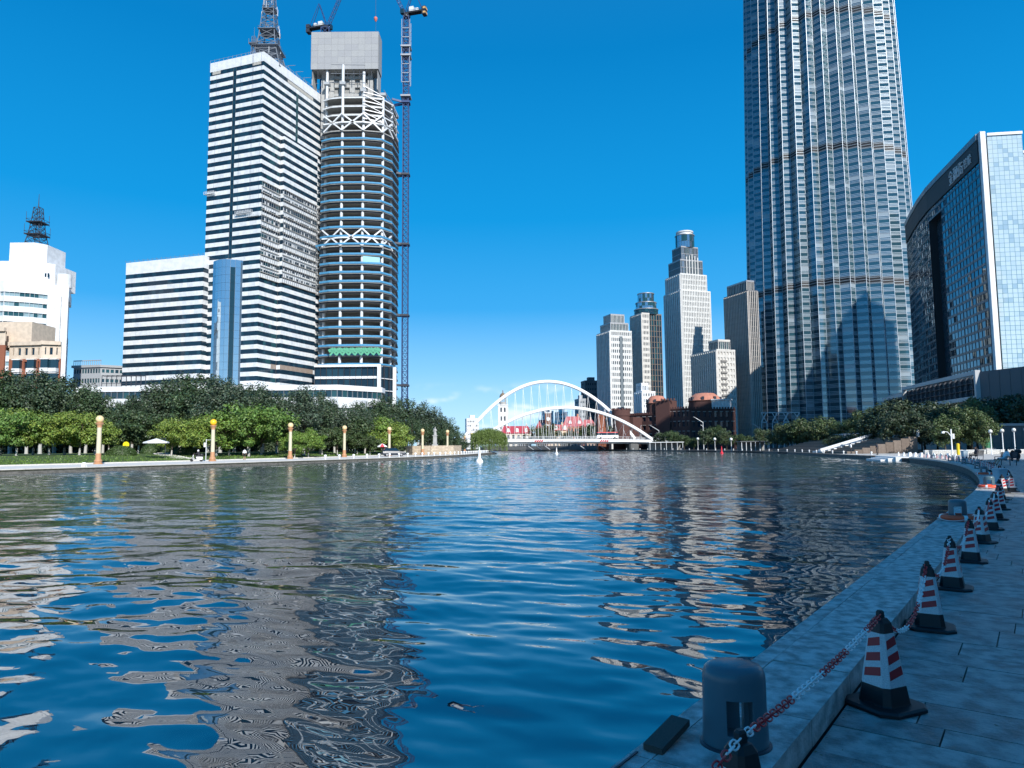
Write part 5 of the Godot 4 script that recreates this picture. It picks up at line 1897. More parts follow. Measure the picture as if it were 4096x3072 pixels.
	for k in 7:
		m.bar(Vector3(-72, top + 3.0 - k * 0.01 + (k % 3) * 3.7, -274.4), Vector3(-58, top + 2.2 + (k % 3) * 3.7, -273.6), 0.16)
	part(o, "steel_frame", m, M.steel)
	# lower storeys already clad: white bands and frame, dark glass behind
	ac = acc()
	facade(ac, Vector2(-76, -271.6), Vector2(-51.0, -271.6), 0.0, {"nf": 7, "fh": 4.7, "nb": 11, "wb": 0.2, "wh": 0.8, "pier": 0.05, "rec": 0.6, "pick": [0, 0, 1], "jit": 0.004})
	facade(ac, Vector2(-51.0, -271.6), Vector2(-46.2, -278.5), 0.0, {"nf": 7, "fh": 4.7, "nb": 3, "wb": 0.06, "wh": 0.94, "pier": 0.06, "rec": 0.6, "pick": [0], "jit": 0.004})
	finish(o, ac, M.white, [M.glass_dark, M.glass_dark2], M.steel_dark, "window")
	m = mb()
	for e in [Vector2(-51.0, -271.4), Vector2(-46.2, -278.4)]: m.box(v3(e, 16.6), Vector3(1.3, 33.2, 1.3))
	m.bar(Vector3(-76, 33.2, -271.5), Vector3(-50.4, 33.2, -271.5), 0.9, 0.9)
	part(o, "white_frame", m, M.white)
	# green sheeting drawn up in scallops
	for k in 8:
		m = mb()
		var xa := lerpf(-70.0, -51.0, k / 8.0)
		var xb := lerpf(-70.0, -51.0, (k + 1) / 8.0)
		var hh := y0 + 6 * fh - 0.2
		var z := -271.6
		for j in 4:
			var t0 := j / 4.0
			var t1 := (j + 1) / 4.0
			m.bar(Vector3(lerpf(xa, xb, t0), hh - 0.6 - sin(t0 * PI) * 1.6, z), Vector3(lerpf(xa, xb, t1), hh - 0.6 - sin(t1 * PI) * 1.6, z - 0.1), 0.06, 1.2 + sin((t0 + t1) * 0.5 * PI) * 2.2)
		part(o, "green_sheet", m, mat(0.10, 0.38, 0.24, 0.8, 0, "cloudy", 2.0))
	# site notice board between columns
	m = mb()
	m.box(Vector3(-55.0, y0 + 15.6 * fh, -274.3), Vector3(6.6, 2.6, 0.12), Basis(UP, 0.28))
	part(o, "site_board", m, mat(0.28, 0.56, 0.66, 0.6))

func crane_head(o: Node3D, c: Vector3, turn: float):
	# slewing platform with counterweights, machinery, A-frame and the root of the luffing jib
	var b := Basis(UP, turn)
	var m := mb()
	m.box(c + UP * 0.6, Vector3(2.6, 1.0, 2.6), b)
	m.lathe(c, [Vector2(1.5, -0.3), Vector2(1.5, 0.3)], 16, false)
	part(o, "slewing_ring", m, M.steel_dark)
	m = mb()
	m.box(c + b * Vector3(4.4, 1.3, 0), Vector3(9.0, 0.7, 2.2), b)
	for z in [-1.1, 1.1]: m.box(c + b * Vector3(4.4, 2.1, z), Vector3(9.0, 0.1, 0.1), b)
	part(o, "machinery_deck", m, M.dark)
	for k in 2:
		m = mb()
		m.box(c + b * Vector3(8.3, 0.2 + k * 2.0, 0), Vector3(1.6, 1.5, 2.4), b)
		part(o, "counterweight", m, M.steel_dark)
		m = mb()
		m.box(c + b * Vector3(9.14, 0.2 + k * 2.0, 0), Vector3(0.1, 0.8, 2.0), b)
		m.box(c + b * Vector3(8.5, 0.2 + k * 2.0, 1.23), Vector3(1.0, 0.8, 0.08), b)
		part(o, "warning_plate", m, mat(0.62, 0.36, 0.14, 0.7))
	m = mb()
	m.box(c + b * Vector3(2.6, 2.7, 0.2), Vector3(1.9, 2.0, 1.8), b)
	part(o, "winch_house", m, M.white)
	m = mb()
	m.box(c + b * Vector3(4.9, 2.4, -0.2), Vector3(1.2, 1.4, 1.4), b)
	part(o, "motor_house", m, M.white2)
	m = mb()
	m.box(c + b * Vector3(-1.2, 1.6, 1.6), Vector3(1.5, 2.0, 1.4), b)
	part(o, "cab", m, M.glass_dark2)
	m = mb()
	for z in [-0.9, 0.9]:
		m.bar(c + b * Vector3(-0.5, 1.2, z), c + b * Vector3(3.4, 12.0, z * 0.5), 0.22)
		m.bar(c + b * Vector3(7.6, 1.4, z), c + b * Vector3(3.4, 12.0, z * 0.5), 0.18)
	for k in 4: m.bar(c + b * Vector3(0.3 + k * 0.75, 3.4 + k * 2.1, -0.8), c + b * Vector3(0.3 + k * 0.75, 3.4 + k * 2.1, 0.8), 0.12)
	part(o, "a_frame", m, M.crane_blue)
	m = mb()
	var dirj := b * Vector3(-0.42, 0.907, 0)
	var side := b * Vector3(0, 0, 1)
	var nrm := dirj.cross(side)
	var prev := []
	for k in 22:
		var p := c + b * Vector3(-1.3, 1.2, 0) + dirj * k * 2.0
		var ring := [p + side * 0.75, p - side * 0.75, p + nrm * 1.3]
		for j in 3:
			m.bar(ring[j], ring[(j + 1) % 3], 0.09)
			if k > 0:
				m.bar(prev[j], ring[j], 0.16)
				m.bar(prev[j], ring[(j + 1) % 3], 0.09)
		prev = ring
	part(o, "jib", m, M.crane_blue)
func make_cranes():
	var b := Vector3(-44.0, 0, -290.0)
	var o := thing("tower_crane", "tall blue lattice tower crane standing right of the unfinished tower", "crane", b)
	var m := mb()
	lattice(m, b, 2.3, 2.3, 186.0, 74, 0.26)
	part(o, "mast", m, M.crane_blue)
	m = mb()
	for y in [150.0, 168.0, 172.0]:
		m.box(b + UP * y, Vector3(4.2, 0.7, 4.2))
	for y in range(0, 28, 4):
		for e in [[-1.7, -1.7], [1.7, -1.7], [1.7, 1.7], [-1.7, 1.7]]: m.bar(b + Vector3(e[0], 156.0 + y, e[1]), b + Vector3(e[0], 160.0 + y, e[1]), 0.2)
		m.box(b + UP * (156.0 + y) + Vector3(0, 0, 1.7), Vector3(3.6, 0.25, 0.2))
		m.box(b + UP * (156.0 + y) + Vector3(0, 0, -1.7), Vector3(3.6, 0.25, 0.2))
	part(o, "climbing_cage", m, M.steel)
	for y in [147.5, 116.0, 86.0, 56.0, 27.0]:
		m = mb()
		m.box(b + UP * y, Vector3(3.4, 0.8, 3.4))
		m.bar(b + Vector3(-1.5, y, 1.2), Vector3(-49.5, y + 0.3, -287.0), 0.5, 0.8)
		m.bar(b + Vector3(-1.5, y, -1.2), Vector3(-49.5, y + 0.3, -293.0), 0.4, 0.6)
		m.bar(b + Vector3(-1.5, y, 0.6), Vector3(-49.5, y + 0.3, -292.0), 0.3, 0.4)
		part(o, "wall_tie", m, M.crane_blue if y > 140.0 else M.steel_dark)
	crane_head(o, b + UP * 186.0, -0.25)
	var c := Vector3(-79.0, 140.0, -292.0)
	o = thing("tower_crane", "second tower crane behind the grey screen on top of the unfinished tower", "crane", c)
	m = mb()
	lattice(m, c, 3.4, 3.4, 42.0, 14, 0.3)
	part(o, "mast", m, M.crane_blue)
	crane_head(o, c + UP * 42.0, PI - 0.25)
	# hook block on its rope, hanging from the crane's jib out of view
	m = mb()
	var h := Vector3(-56.2, 182.0, -285.0)
	o = thing("crane_hook", "small red and white hook block hanging on a rope above the grey screen", "hook", h)
	m.tube([h + UP * 0.9, h + UP * 40.0], [0.07, 0.07], 5)
	m.tube([h + Vector3(0.1, -0.6, 0), h + Vector3(0.0, -6.0, 0)], [0.05, 0.05], 5)
	part(o, "rope", m, M.steel_dark)
	m = mb()
	m.lathe(h, [Vector2(0.2, -1.2), Vector2(0.75, -0.2), Vector2(0.75, 0.5), Vector2(0.3, 1.0)], 10)
	part(o, "block", m, mat(0.6, 0.16, 0.12, 0.6))

func make_far_left():
	# white stepped office building with a mast
	var o := thing("stepped_white_building", "white stepped office building with ribbon windows at the far left", "building", Vector3(-158, 0, -238))
	var A := Vector2(-176.0, -231.0)
	var B := Vector2(-158.5, -228.5)
	var C := Vector2(-152.0, -231.5)
	var D := Vector2(-143.6, -238.5)
	var E := Vector2(-153.6, -256.0)
	var poly := PackedVector2Array([Vector2(-186, -240), A, B, C, D, E, Vector2(-186, -262)])
	var ac := acc()
	var fh := 3.3
	var s := {"nf": 16, "fh": fh, "nb": 12, "wb": 0.56, "wh": 0.44, "pier": 0.03, "rec": 0.5, "pick": [0, 1, 1], "jit": 0.005}
	facade(ac, A, B, 1.0, s)
	s = s.duplicate(); s.nb = 5
	facade(ac, B, C, 1.0, s)
	s = s.duplicate(); s.nb = 4
	facade(ac, C, C.lerp(D, 0.45), 1.0, s)
	s = s.duplicate(); s.nb = 2; s.pier = 0.72; s.wb = 0.35; s.wh = 0.5
	facade(ac, C.lerp(D, 0.45), D, 1.0, s)
	s = s.duplicate(); s.nb = 6; s.pier = 0.1; s.wb = 0.1; s.wh = 0.86; s.nf = 12; s.pick = [2]
	facade(ac, D, D.lerp(E, 0.5), 1.0, s)
	ac.panes.sort_custom(func(p, q): return p[0].origin.y > q[0].origin.y)
	finish(o, ac, M.white, [M.glass_teal, mat(0.22, 0.32, 0.36, 0.2), M.glass_dark2], null, "window", [], 260)
	core(o, poly, -1, 53.6, M.white2, 0.55)
	var m := mb()
	parapet(m, poly, 53.7, 57.4, 0.02)
	part(o, "parapet", m, M.white)
	var tiers := [[PackedVector2Array([Vector2(-168.5, -238), Vector2(-165.5, -233.5), Vector2(-153.5, -233.5), Vector2(-148.6, -238.5), Vector2(-148.6, -250), Vector2(-168.5, -250)]), 57.4, 65.2], [PackedVector2Array([Vector2(-164.8, -239), Vector2(-162.8, -236), Vector2(-154.6, -236), Vector2(-152.0, -239), Vector2(-152, -249), Vector2(-164.8, -249)]), 65.2, 72.2]]
	for t in tiers:
		m = mb()
		m.prism(t[0], t[1], t[2])
		part(o, "roof_block", m, M.white)
	for e in [[-150.6, 61.0], [-149.6, 61.0], [-167.6, 62.0], [-166.6, 62.0]]:
		m = mb()
		m.box(Vector3(e[0], e[1], -236.6 if e[0] > -155 else -236.7), Vector3(0.5, 1.3, 0.3), Basis(UP, -0.78 if e[0] < -155 else 0.78))
		part(o, "window", m, M.glass_dark)
	m = mb()
	m.tube([Vector3(-146.2, 57.3, -240.0), Vector3(-146.2, 61.8, -240.0)], [2.2, 2.2], 18)
	m.tube([Vector3(-175.0, 57.3, -236.0), Vector3(-175.0, 63.5, -236.0)], [4.4, 3.0], 18)
	part(o, "roof_cylinder", m, M.white)
	var c := Vector3(-158.5, 72.2, -243.0)
	var mast := thing("lattice_mast", "dark lattice mast on the white stepped building at the far left", "mast", c)
	m = mb()
	lattice(m, c, 5.6, 3.0, 9.0, 5, 0.2, 1.5)
	lattice(m, c + UP * 9.0, 2.8, 2.0, 5.5, 3, 0.17)
	m.tube([c + UP * 14.5, c + UP * 19.5], [0.16, 0.06], 6)
	part(mast, "lattice", m, M.steel_dark)
	for e in [[4.6, 5.6], [9.0, 5.0]]:
		m = mb()
		m.box(c + UP * e[0], Vector3(e[1], 0.3, e[1]))
		for k in 4:
			var a := k * PI / 2.0
			m.box(c + UP * (e[0] + 1.0) + Vector3(cos(a), 0, sin(a)) * e[1] * 0.5, Vector3(absf(sin(a)) * e[1] + 0.1, 0.1, absf(cos(a)) * e[1] + 0.1))
			m.tube([c + UP * (e[0] - 0.5) + Vector3(cos(a + 0.7), 0, sin(a + 0.7)) * e[1] * 0.7, c + UP * (e[0] + 3.4) + Vector3(cos(a + 0.7), 0, sin(a + 0.7)) * e[1] * 0.7], [0.07, 0.06], 5)
		part(mast, "platform", m, M.steel_dark)
	get_node("stepped_white_building").position.x -= 7.4
	mast.position.x -= 7.4
	# beige and brick-red apartment house in front of it
	o = thing("apartment_house", "beige and brick-red apartment house with bay windows at the far left", "building", Vector3(-114, 0, -176))
	var yy := 0.5
	var blocks := [[Vector2(-134, -170.5), Vector2(-118.6, -170.5), 9, 5, true], [Vector2(-118.6, -172.0), Vector2(-109.6, -171.0), 8, 5, false], [Vector2(-109.6, -170.2), Vector2(-105.6, -171.6), 8, 3, true]]
	ac = acc()
	var red := acc()
	for e in blocks:
		var mid: int = e[2] - 1
		facade(red, e[0], e[1], yy, {"nf": mid, "fh": 3.35, "nb": e[3], "wb": 0.25, "wh": 0.55, "pier": 0.5, "rec": 0.4, "pick": [0, 1], "jit": 0.004})
		facade(ac, e[0], e[1], yy, {"nf": e[2], "from": mid, "fh": 3.35, "nb": e[3], "wb": 0.28, "wh": 0.52, "pier": 0.55, "rec": 0.36, "pick": [0, 1], "jit": 0.004})
		core(o, PackedVector2Array([e[0], e[1], e[1] + Vector2(-11.5, -14), e[0] + Vector2(-9, -14)]), -1, yy + e[2] * 3.35, M.beige, 0.42)
		m = mb()
		m.bar(v3(e[0] + Vector2(0, 0.2), yy + e[2] * 3.35 + 0.4), v3(e[1] + Vector2(0, 0.2), yy + e[2] * 3.35 + 0.4), 0.8, 0.9)
		part(o, "cornice", m, M.beige)
		for k in 2:
			var p: Vector2 = e[0].lerp(e[1], 0.3 + 0.42 * k)
			for f in e[2] - 1:
				m = mb()
				m.box(v3(p + Vector2(0, 0.6), yy + f * 3.35 + 0.5), Vector3(1.9, 0.9, 1.1))
				part(o, "bay_sill", m, M.white3)
				m = mb()
				m.box(v3(p + Vector2(0, 0.6), yy + f * 3.35 + 3.1), Vector3(2.0, 0.2, 1.2))
				part(o, "bay_hood", m, M.white3)
			for f in e[2] - 1:
				m = mb()
				m.box(v3(p + Vector2(0, 0.55), yy + f * 3.35 + 1.95), Vector3(1.7, 2.05, 0.95))
				part(o, "bay_window", m, M.glass_dark2)
	finish(o, ac, M.beige, [M.glass_dark, M.glass_dark2], null, "window", [], 140)
	finish(o, red, M.brick_red, [M.glass_dark, M.glass_dark2], null, "window", [], 140)
	m = mb()
	m.prism(PackedVector2Array([Vector2(-124, -173), Vector2(-114.0, -173), Vector2(-114.0, -182), Vector2(-124, -182)]), 27.0, 33.4)
	part(o, "roof_house", m, M.beige)
	o.position.x -= 4.2
	# grey office building in the gap
	o = thing("grey_office_building", "low grey office building in the gap left of the striped block", "building", Vector3(-158, 0, -276))
	ac = acc()
	facade(ac, Vector2(-169, -272), Vector2(-157.4, -270), 0, {"nf": 9, "fh": 3.7, "nb": 10, "wb": 0.4, "wh": 0.45, "pier": 0.25, "rec": 0.3, "pick": [0, 1]})
	facade(ac, Vector2(-157.4, -270), Vector2(-147, -277), 0, {"nf": 9, "fh": 3.7, "nb": 8, "wb": 0.45, "wh": 0.35, "pier": 0.3, "rec": 0.3, "pick": [0, 1]})
	finish(o, ac, mat(0.34, 0.36, 0.38, 0.7), [M.glass_dark2, M.glass_teal], null, "window", [], 120)
	poly = PackedVector2Array([Vector2(-169, -272), Vector2(-157.4, -270), Vector2(-147, -277), Vector2(-147, -288), Vector2(-169, -288)])
	core(o, poly, -1, 33.4, mat(0.3, 0.32, 0.34, 0.7), 0.35)
	m = mb()
	parapet(m, poly, 33.3, 34.2, 0.6)
	for k in 14: m.bar(v3(Vector2(-169, -272).lerp(Vector2(-157.4, -270), k / 13.0), 34.2), v3(Vector2(-169, -272).lerp(Vector2(-157.4, -270), k / 13.0), 36.0), 0.14)
	m.bar(Vector3(-169, 36.0, -272), Vector3(-157.4, 36.0, -270), 0.5, 0.3)
	part(o, "roof_edge", m, mat(0.32, 0.34, 0.36, 0.7))

# ------------------------------------------------------------ bridge and the far bank behind it
func make_bridge():
	var o := thing("arch_bridge", "white road bridge with two unequal arches and fan cables over the river", "bridge", Vector3(14, WATER, -290))
	var deck := func(x: float) -> float: return 4.55 - pow((x - 10.0) / 60.0, 2.0) * 1.2
	for side in [[-283.0, 1.0], [-297.5, -1.0]]:
		var m := mb()
		for k in 24:
			var x0 := -38.0 + k * 4.2
			var x1 := x0 + 4.2
			var y0: float = deck.call(x0)
			var y1: float = deck.call(x1)
			var z: float = side[0]
			# fascia girder with a sloping soffit
			var s: float = side[1]
			var a := [Vector3(x0, y0, z), Vector3(x0, y0 - 1.0, z + s * 0.25), Vector3(x0, y0 - 1.75, z - s * 1.6)]
			var b := [Vector3(x1, y1, z), Vector3(x1, y1 - 1.0, z + s * 0.25), Vector3(x1, y1 - 1.75, z - s * 1.6)]
			for j in 2:
				if s > 0: m.quad(a[j + 1], b[j + 1], b[j], a[j])
				else: m.quad(b[j + 1], a[j + 1], a[j], b[j])
		part(o, "fascia", m, M.white)
	var m := mb()
	for k in 24:
		var x0 := -38.0 + k * 4.2
		m.box(Vector3(x0 + 2.1, deck.call(x0 + 2.1) - 0.86, -290.2), Vector3(4.2, 1.5, 13.0))
	part(o, "deck_slab", m, M.concrete)
	m = mb()
	for k in 24: m.bar(Vector3(-38.0 + k * 4.2, deck.call(-38.0 + k * 4.2) + 0.02, -290.2), Vector3(-38.0 + (k + 1) * 4.2, deck.call(-38.0 + (k + 1) * 4.2) + 0.02, -290.2), 12.0, 0.2)
	part(o, "roadway", m, M.asphalt)
	for z in [-283.2, -297.2]:
		m = mb()
		for k in 48:
			var x := -38.0 + k * 2.1
			m.bar(Vector3(x, deck.call(x), z), Vector3(x, deck.call(x) + 1.05, z), 0.1)
			if k > 0:
				for h in [0.45, 1.05]: m.bar(Vector3(x - 2.1, deck.call(x - 2.1) + h, z), Vector3(x, deck.call(x) + h, z), 0.08)
		part(o, "railing", m, M.white)
	# arches: [mid x, crown y, fall per square metre, foot z, lean of the crown, half span, section]
	var big := [15.0, 29.2, 0.0191, -297.0, -5.0, 36.0, 1.35]
	var low := [20.7, 16.8, 0.0106, -283.4, 4.0, 35.0, 1.2]
	for e in [big, low]:
		m = mb()
		var rings := []
		for k in 49:
			var x: float = e[0] + e[5] * (k / 24.0 - 1.0)
			var y: float = e[1] - (x - e[0]) * (x - e[0]) * e[2]
			var z: float = e[3] + e[4] * (1.0 - pow((x - e[0]) / e[5], 2.0))
			var sl: float = -2.0 * (x - e[0]) * e[2]
			var t := Vector3(1, sl, 0).normalized()
			var nn := Vector3(-t.y, t.x, 0)
			var h: float = e[6] * 0.5
			var w: float = e[6] * 0.55
			var ring := PackedVector3Array()
			for q in [[h * 0.6, w], [h, w * 0.6], [h, -w * 0.6], [h * 0.6, -w], [-h * 0.6, -w], [-h, -w * 0.6], [-h, w * 0.6], [-h * 0.6, w]]: ring.append(Vector3(x, y, z) + nn * q[0] + Vector3(0, 0, q[1]))
			rings.append(ring)
		m.loft(rings, false)
		part(o, "arch", m, M.paint)
		for k in 19:
			var x: float = e[0] + e[5] * (-0.86 + 1.72 * k / 18.0)
			var y: float = e[1] - (x - e[0]) * (x - e[0]) * e[2]
			var z: float = e[3] + e[4] * (1.0 - pow((x - e[0]) / e[5], 2.0))
			for d in [[-283.4, 0.9], [-297.0, -0.9]]:
				var fx: float = lerpf(x, e[0] + (x - e[0]) * 0.93, 0.6) + d[1]
				if y - deck.call(fx) < 1.2: continue
				m = mb()
				m.tube([Vector3(x, y - 0.5, z), Vector3(fx, deck.call(fx), d[0])], [0.065, 0.065], 5, false)
				part(o, "cable", m, M.paint)
	for x in [48.5, -24.0]:
		m = mb()
		m.loft([off(ring8(1.6, 0.5, -2.0, 6.0), Vector3(x, 0, -290)), off(ring8(2.0, 0.6, 2.9, 6.4), Vector3(x, 0, -290))])
		part(o, "pier", m, M.concrete_dark)
	# red and white clearance marks on the fascia
	for x in [9.2, 35.2]:
		for k in 4:
			m = mb()
			var y: float = deck.call(x) - 0.75
			m.box(Vector3(x + k * 0.85, y, -282.72), Vector3(0.42, 1.1, 0.05), Basis(Vector3.BACK, -0.7))
			part(o, "red_mark", m, M.red)
	# bus crossing the bridge
	var at := Vector3(38.2, deck.call(38.2) + 0.12, -286.5)
	var b := thing("bus", "white bus with a red roof crossing the bridge", "bus", at)
	m = mb()
	m.box(at + UP * 0.95, Vector3(8.6, 1.1, 2.4))
	part(b, "body", m, M.paint)
	m = mb()
	m.box(at + UP * 1.95, Vector3(8.5, 0.9, 2.36))
	part(b, "windows", m, M.glass_dark2)
	m = mb()
	m.loft([off(ring8(4.3, 0.4, 2.4, 1.2), at), off(ring8(4.2, 0.4, 2.75, 1.05), at)])
	part(b, "roof", m, mat(0.55, 0.05, 0.05, 0.5))
	for x in [-2.8, 2.8]:
		m = mb()
		m.tube([at + Vector3(x, 0.4, -1.15), at + Vector3(x, 0.4, 1.22)], [0.42, 0.42], 14)
		part(b, "wheel", m, M.rubber)
	# lamp posts on the bridge
	for k in 7:
		var x := -4.0 + k * 9.6
		var p := Vector3(x, deck.call(x), -296.6)
		var l := thing("bridge_lamp", "%s slim white lamp post from the left on the bridge deck" % nth(k), "lamp", p, "slim lamp posts on the bridge")
		m = mb()
		m.tube([p, p + UP * 6.0], [0.09, 0.06], 6)
		part(l, "post", m, M.white)
		m = mb()
		m.box(p + Vector3(0, 6.05, 0.4), Vector3(0.25, 0.12, 1.1))
		part(l, "head", m, M.white2)
func balustrade(m: MB, a: Vector3, b: Vector3, step := 1.2, h := 1.1, r := 0.13):
	var n := int(a.distance_to(b) / step) + 1
	for k in n + 1: m.bar(a.lerp(b, float(k) / n), a.lerp(b, float(k) / n) + UP * h, r)
	m.bar(a + UP * h, b + UP * h, r * 1.3)
	m.bar(a + UP * h * 0.35, b + UP * h * 0.35, r * 0.8)
func make_far_bank():
	rg.seed = 61
	var o := thing("embankment", "grey stone embankment with white balustrades seen under the bridge", "wall", Vector3(15, 0, -340))
	var line := [Vector2(40.0, -303.0), Vector2(26.0, -328.0), Vector2(7.0, -347.5), Vector2(-14.0, -359.0)]
	var m := mb()
	for k in 3: m.bar(v3(line[k], 0.9), v3(line[k + 1], 0.9), 1.0, 1.8)
	part(o, "wall", m, mat(0.14, 0.145, 0.15, 0.9, 0, "cloudy", 6.0))
	for k in 3:
		m = mb()
		balustrade(m, v3(line[k], 1.8), v3(line[k + 1], 1.8))
		part(o, "balustrade", m, M.white)
	for k in 5:
		m = mb()
		var p: Vector2 = line[1].lerp(line[2], k / 5.0) if k > 1 else line[0].lerp(line[1], k / 2.0)
		for j in 8: m.box(v3(p, 0) + Vector3(-0.9 - j * 0.3, 0.15 + j * 0.22, 1.4), Vector3(0.34, 0.24, 2.2))
		part(o, "steps", m, M.white2)
	# dome-topped tower
	var c := Vector3(-5.0, 0, -384)
	o = thing("domed_clock_tower", "cream tower with a small brown dome seen through the left of the arch", "tower", c)
	var ac := acc()
	for k in 4:
		var q := [Vector2(-2.6, 2.6), Vector2(2.6, 2.6), Vector2(2.6, -2.6), Vector2(-2.6, -2.6)]
		var a: Vector2 = q[k] + Vector2(c.x, c.z)
		var b: Vector2 = q[(k + 1) % 4] + Vector2(c.x, c.z)
		facade(ac, a, b, 0, {"nf": 5, "fh": 4.7, "nb": 2, "wb": 0.3, "wh": 0.5, "pier": 0.45, "rec": 0.4, "pick": [0]})
	finish(o, ac, M.white3, [M.glass_dark])
	m = mb()
	m.box(c + UP * 12.0, Vector3(4.4, 24.0, 4.4))
	m.box(c + UP * 23.9, Vector3(5.8, 0.6, 5.8))
	part(o, "shaft", m, M.white3)
	m = mb()
	m.lathe(c + UP * 24.2, [Vector2(1.9, 0), Vector2(1.9, 1.4), Vector2(1.6, 1.5)], 16, false)
	for k in 8: m.tube([c + UP * 25.5 + Vector3(cos(k * PI / 4), 0, sin(k * PI / 4)) * 1.5, c + UP * 28.4 + Vector3(cos(k * PI / 4), 0, sin(k * PI / 4)) * 1.5], [0.22, 0.22], 6)
	part(o, "lantern", m, M.concrete)
	m = mb()
	m.lathe(c + UP * 28.3, [Vector2(1.9, 0), Vector2(1.75, 0.8), Vector2(1.2, 1.8), Vector2(0.35, 2.4), Vector2(0.2, 3.0), Vector2(0.3, 3.4), Vector2(0, 4.2)], 16)
	part(o, "dome", m, mat(0.20, 0.15, 0.10, 0.6))
	# long hall with a red roof
	gable_house(Vector3(2.0, 0, -402), 17.0, 9.0, 9.2, 4.2, mat(0.60, 0.54, 0.46, 0.9), mat(0.42, 0.05, 0.075, 0.7), "long cream hall with a crimson tiled roof behind the bridge", 6)
	gable_house(Vector3(17.5, 0, -395), 9.0, 9.0, 11.5, 5.0, mat(0.50, 0.26, 0.17, 0.9), mat(0.40, 0.08, 0.09, 0.7), "brick house with a steep crimson roof behind the bridge's middle", 4)
	gable_house(Vector3(24.5, 0, -392), 10.0, 9.0, 10.5, 3.2, mat(0.66, 0.52, 0.38, 0.9), mat(0.46, 0.12, 0.12, 0.7), "cream house with arcade and low red roof behind the bridge's middle", 5)
	gable_house(Vector3(33.8, 0, -396), 12.0, 10.0, 12.5, 5.8, mat(0.48, 0.20, 0.13, 0.9), mat(0.44, 0.13, 0.14, 0.7), "tall brick house with a large pink-red roof behind the bridge", 6)
	gable_house(Vector3(42.5, 0, -398), 9.0, 10.0, 11.0, 5.5, mat(0.58, 0.42, 0.32, 0.9), mat(0.44, 0.13, 0.14, 0.7), "brick house with dormers right of the tall brick house", 5)
	# slim brick clock tower in the group
	c = Vector3(17.6, 0, -350.5)
	o = thing("brick_clock_tower", "slim dark brick turret with cream bands among the red-roofed houses", "tower", c)
	m = mb()
	m.box(c + UP * 9.0, Vector3(3.0, 18.0, 3.0))
	part(o, "shaft", m, mat(0.20, 0.10, 0.07, 0.9))
	m = mb()
	for y in [6.0, 12.0, 18.1]: m.box(c + UP * y, Vector3(3.3, 0.5, 3.3))
	for k in 4: m.box(c + Vector3([-1.4, 1.4, 1.4, -1.4][k], 18.9, [-1.4, -1.4, 1.4, 1.4][k]), Vector3(0.5, 1.4, 0.5))
	part(o, "bands", m, M.white3)
	m = mb()
	m.tube([c + Vector3(0, 15.0, 1.5), c + Vector3(0, 15.0, 1.62)], [0.95, 0.95], 20)
	part(o, "clock_face", m, M.white3)
	# far pale blocks
	far_block(Vector2(-33.5, -520), Vector2(-24.5, -521.5), 21.5, 7, 8, "white apartment block far behind the willow's left side", M.white)
	far_block(Vector2(28.0, -610), Vector2(35.5, -612), 31.0, 9, 4, "pale apartment block far behind the red roofs, left one", M.white3)
	far_block(Vector2(41.0, -640), Vector2(50.0, -642), 31.5, 9, 4, "pale apartment block far behind the red roofs, right one", M.white3)
	far_block(Vector2(49.5, -480), Vector2(60.5, -482), 45.0, 13, 7, "dark grey block behind the bridge's right side", mat(0.10, 0.115, 0.13, 0.8))
	far_block(Vector2(44.5, -470), Vector2(49.0, -471), 32.0, 10, 4, "narrow pale grey block left of the dark grey block", mat(0.35, 0.37, 0.39, 0.8))
func far_block(a: Vector2, b: Vector2, h: float, nf: int, nb: int, label: String, wall: Material):
	var o := thing("far_block", label, "building", v3((a + b) * 0.5, 0))
	var ac := acc()
	var u := (b - a).normalized()
	var n := Vector2(-u.y, u.x)
	facade(ac, a, b, 0, {"nf": nf, "fh": h / nf, "nb": nb, "wb": 0.35, "wh": 0.42, "pier": 0.5, "rec": 0.3, "pick": [0, 1]})
	facade(ac, a - n * 10.0, a, 0, {"nf": nf, "fh": h / nf, "nb": 4, "wb": 0.35, "wh": 0.42, "pier": 0.5, "rec": 0.3, "pick": [0, 1]})
	finish(o, ac, wall, [M.glass_dark2, M.glass_dark], null, "window", [], 120)
	var poly := PackedVector2Array([a, b, b - n * 10.0, a - n * 10.0])
	core(o, poly, -1, h, wall, 0.32)
	var m := mb()
	parapet(m, poly, h, h + 1.0, 0.1)
	m.box(v3((a + b) * 0.5 - n * 5.0, h + 2.2), Vector3(a.distance_to(b) * 0.4, 2.6, 4.0), yaw(u))
	part(o, "roof", m, wall)
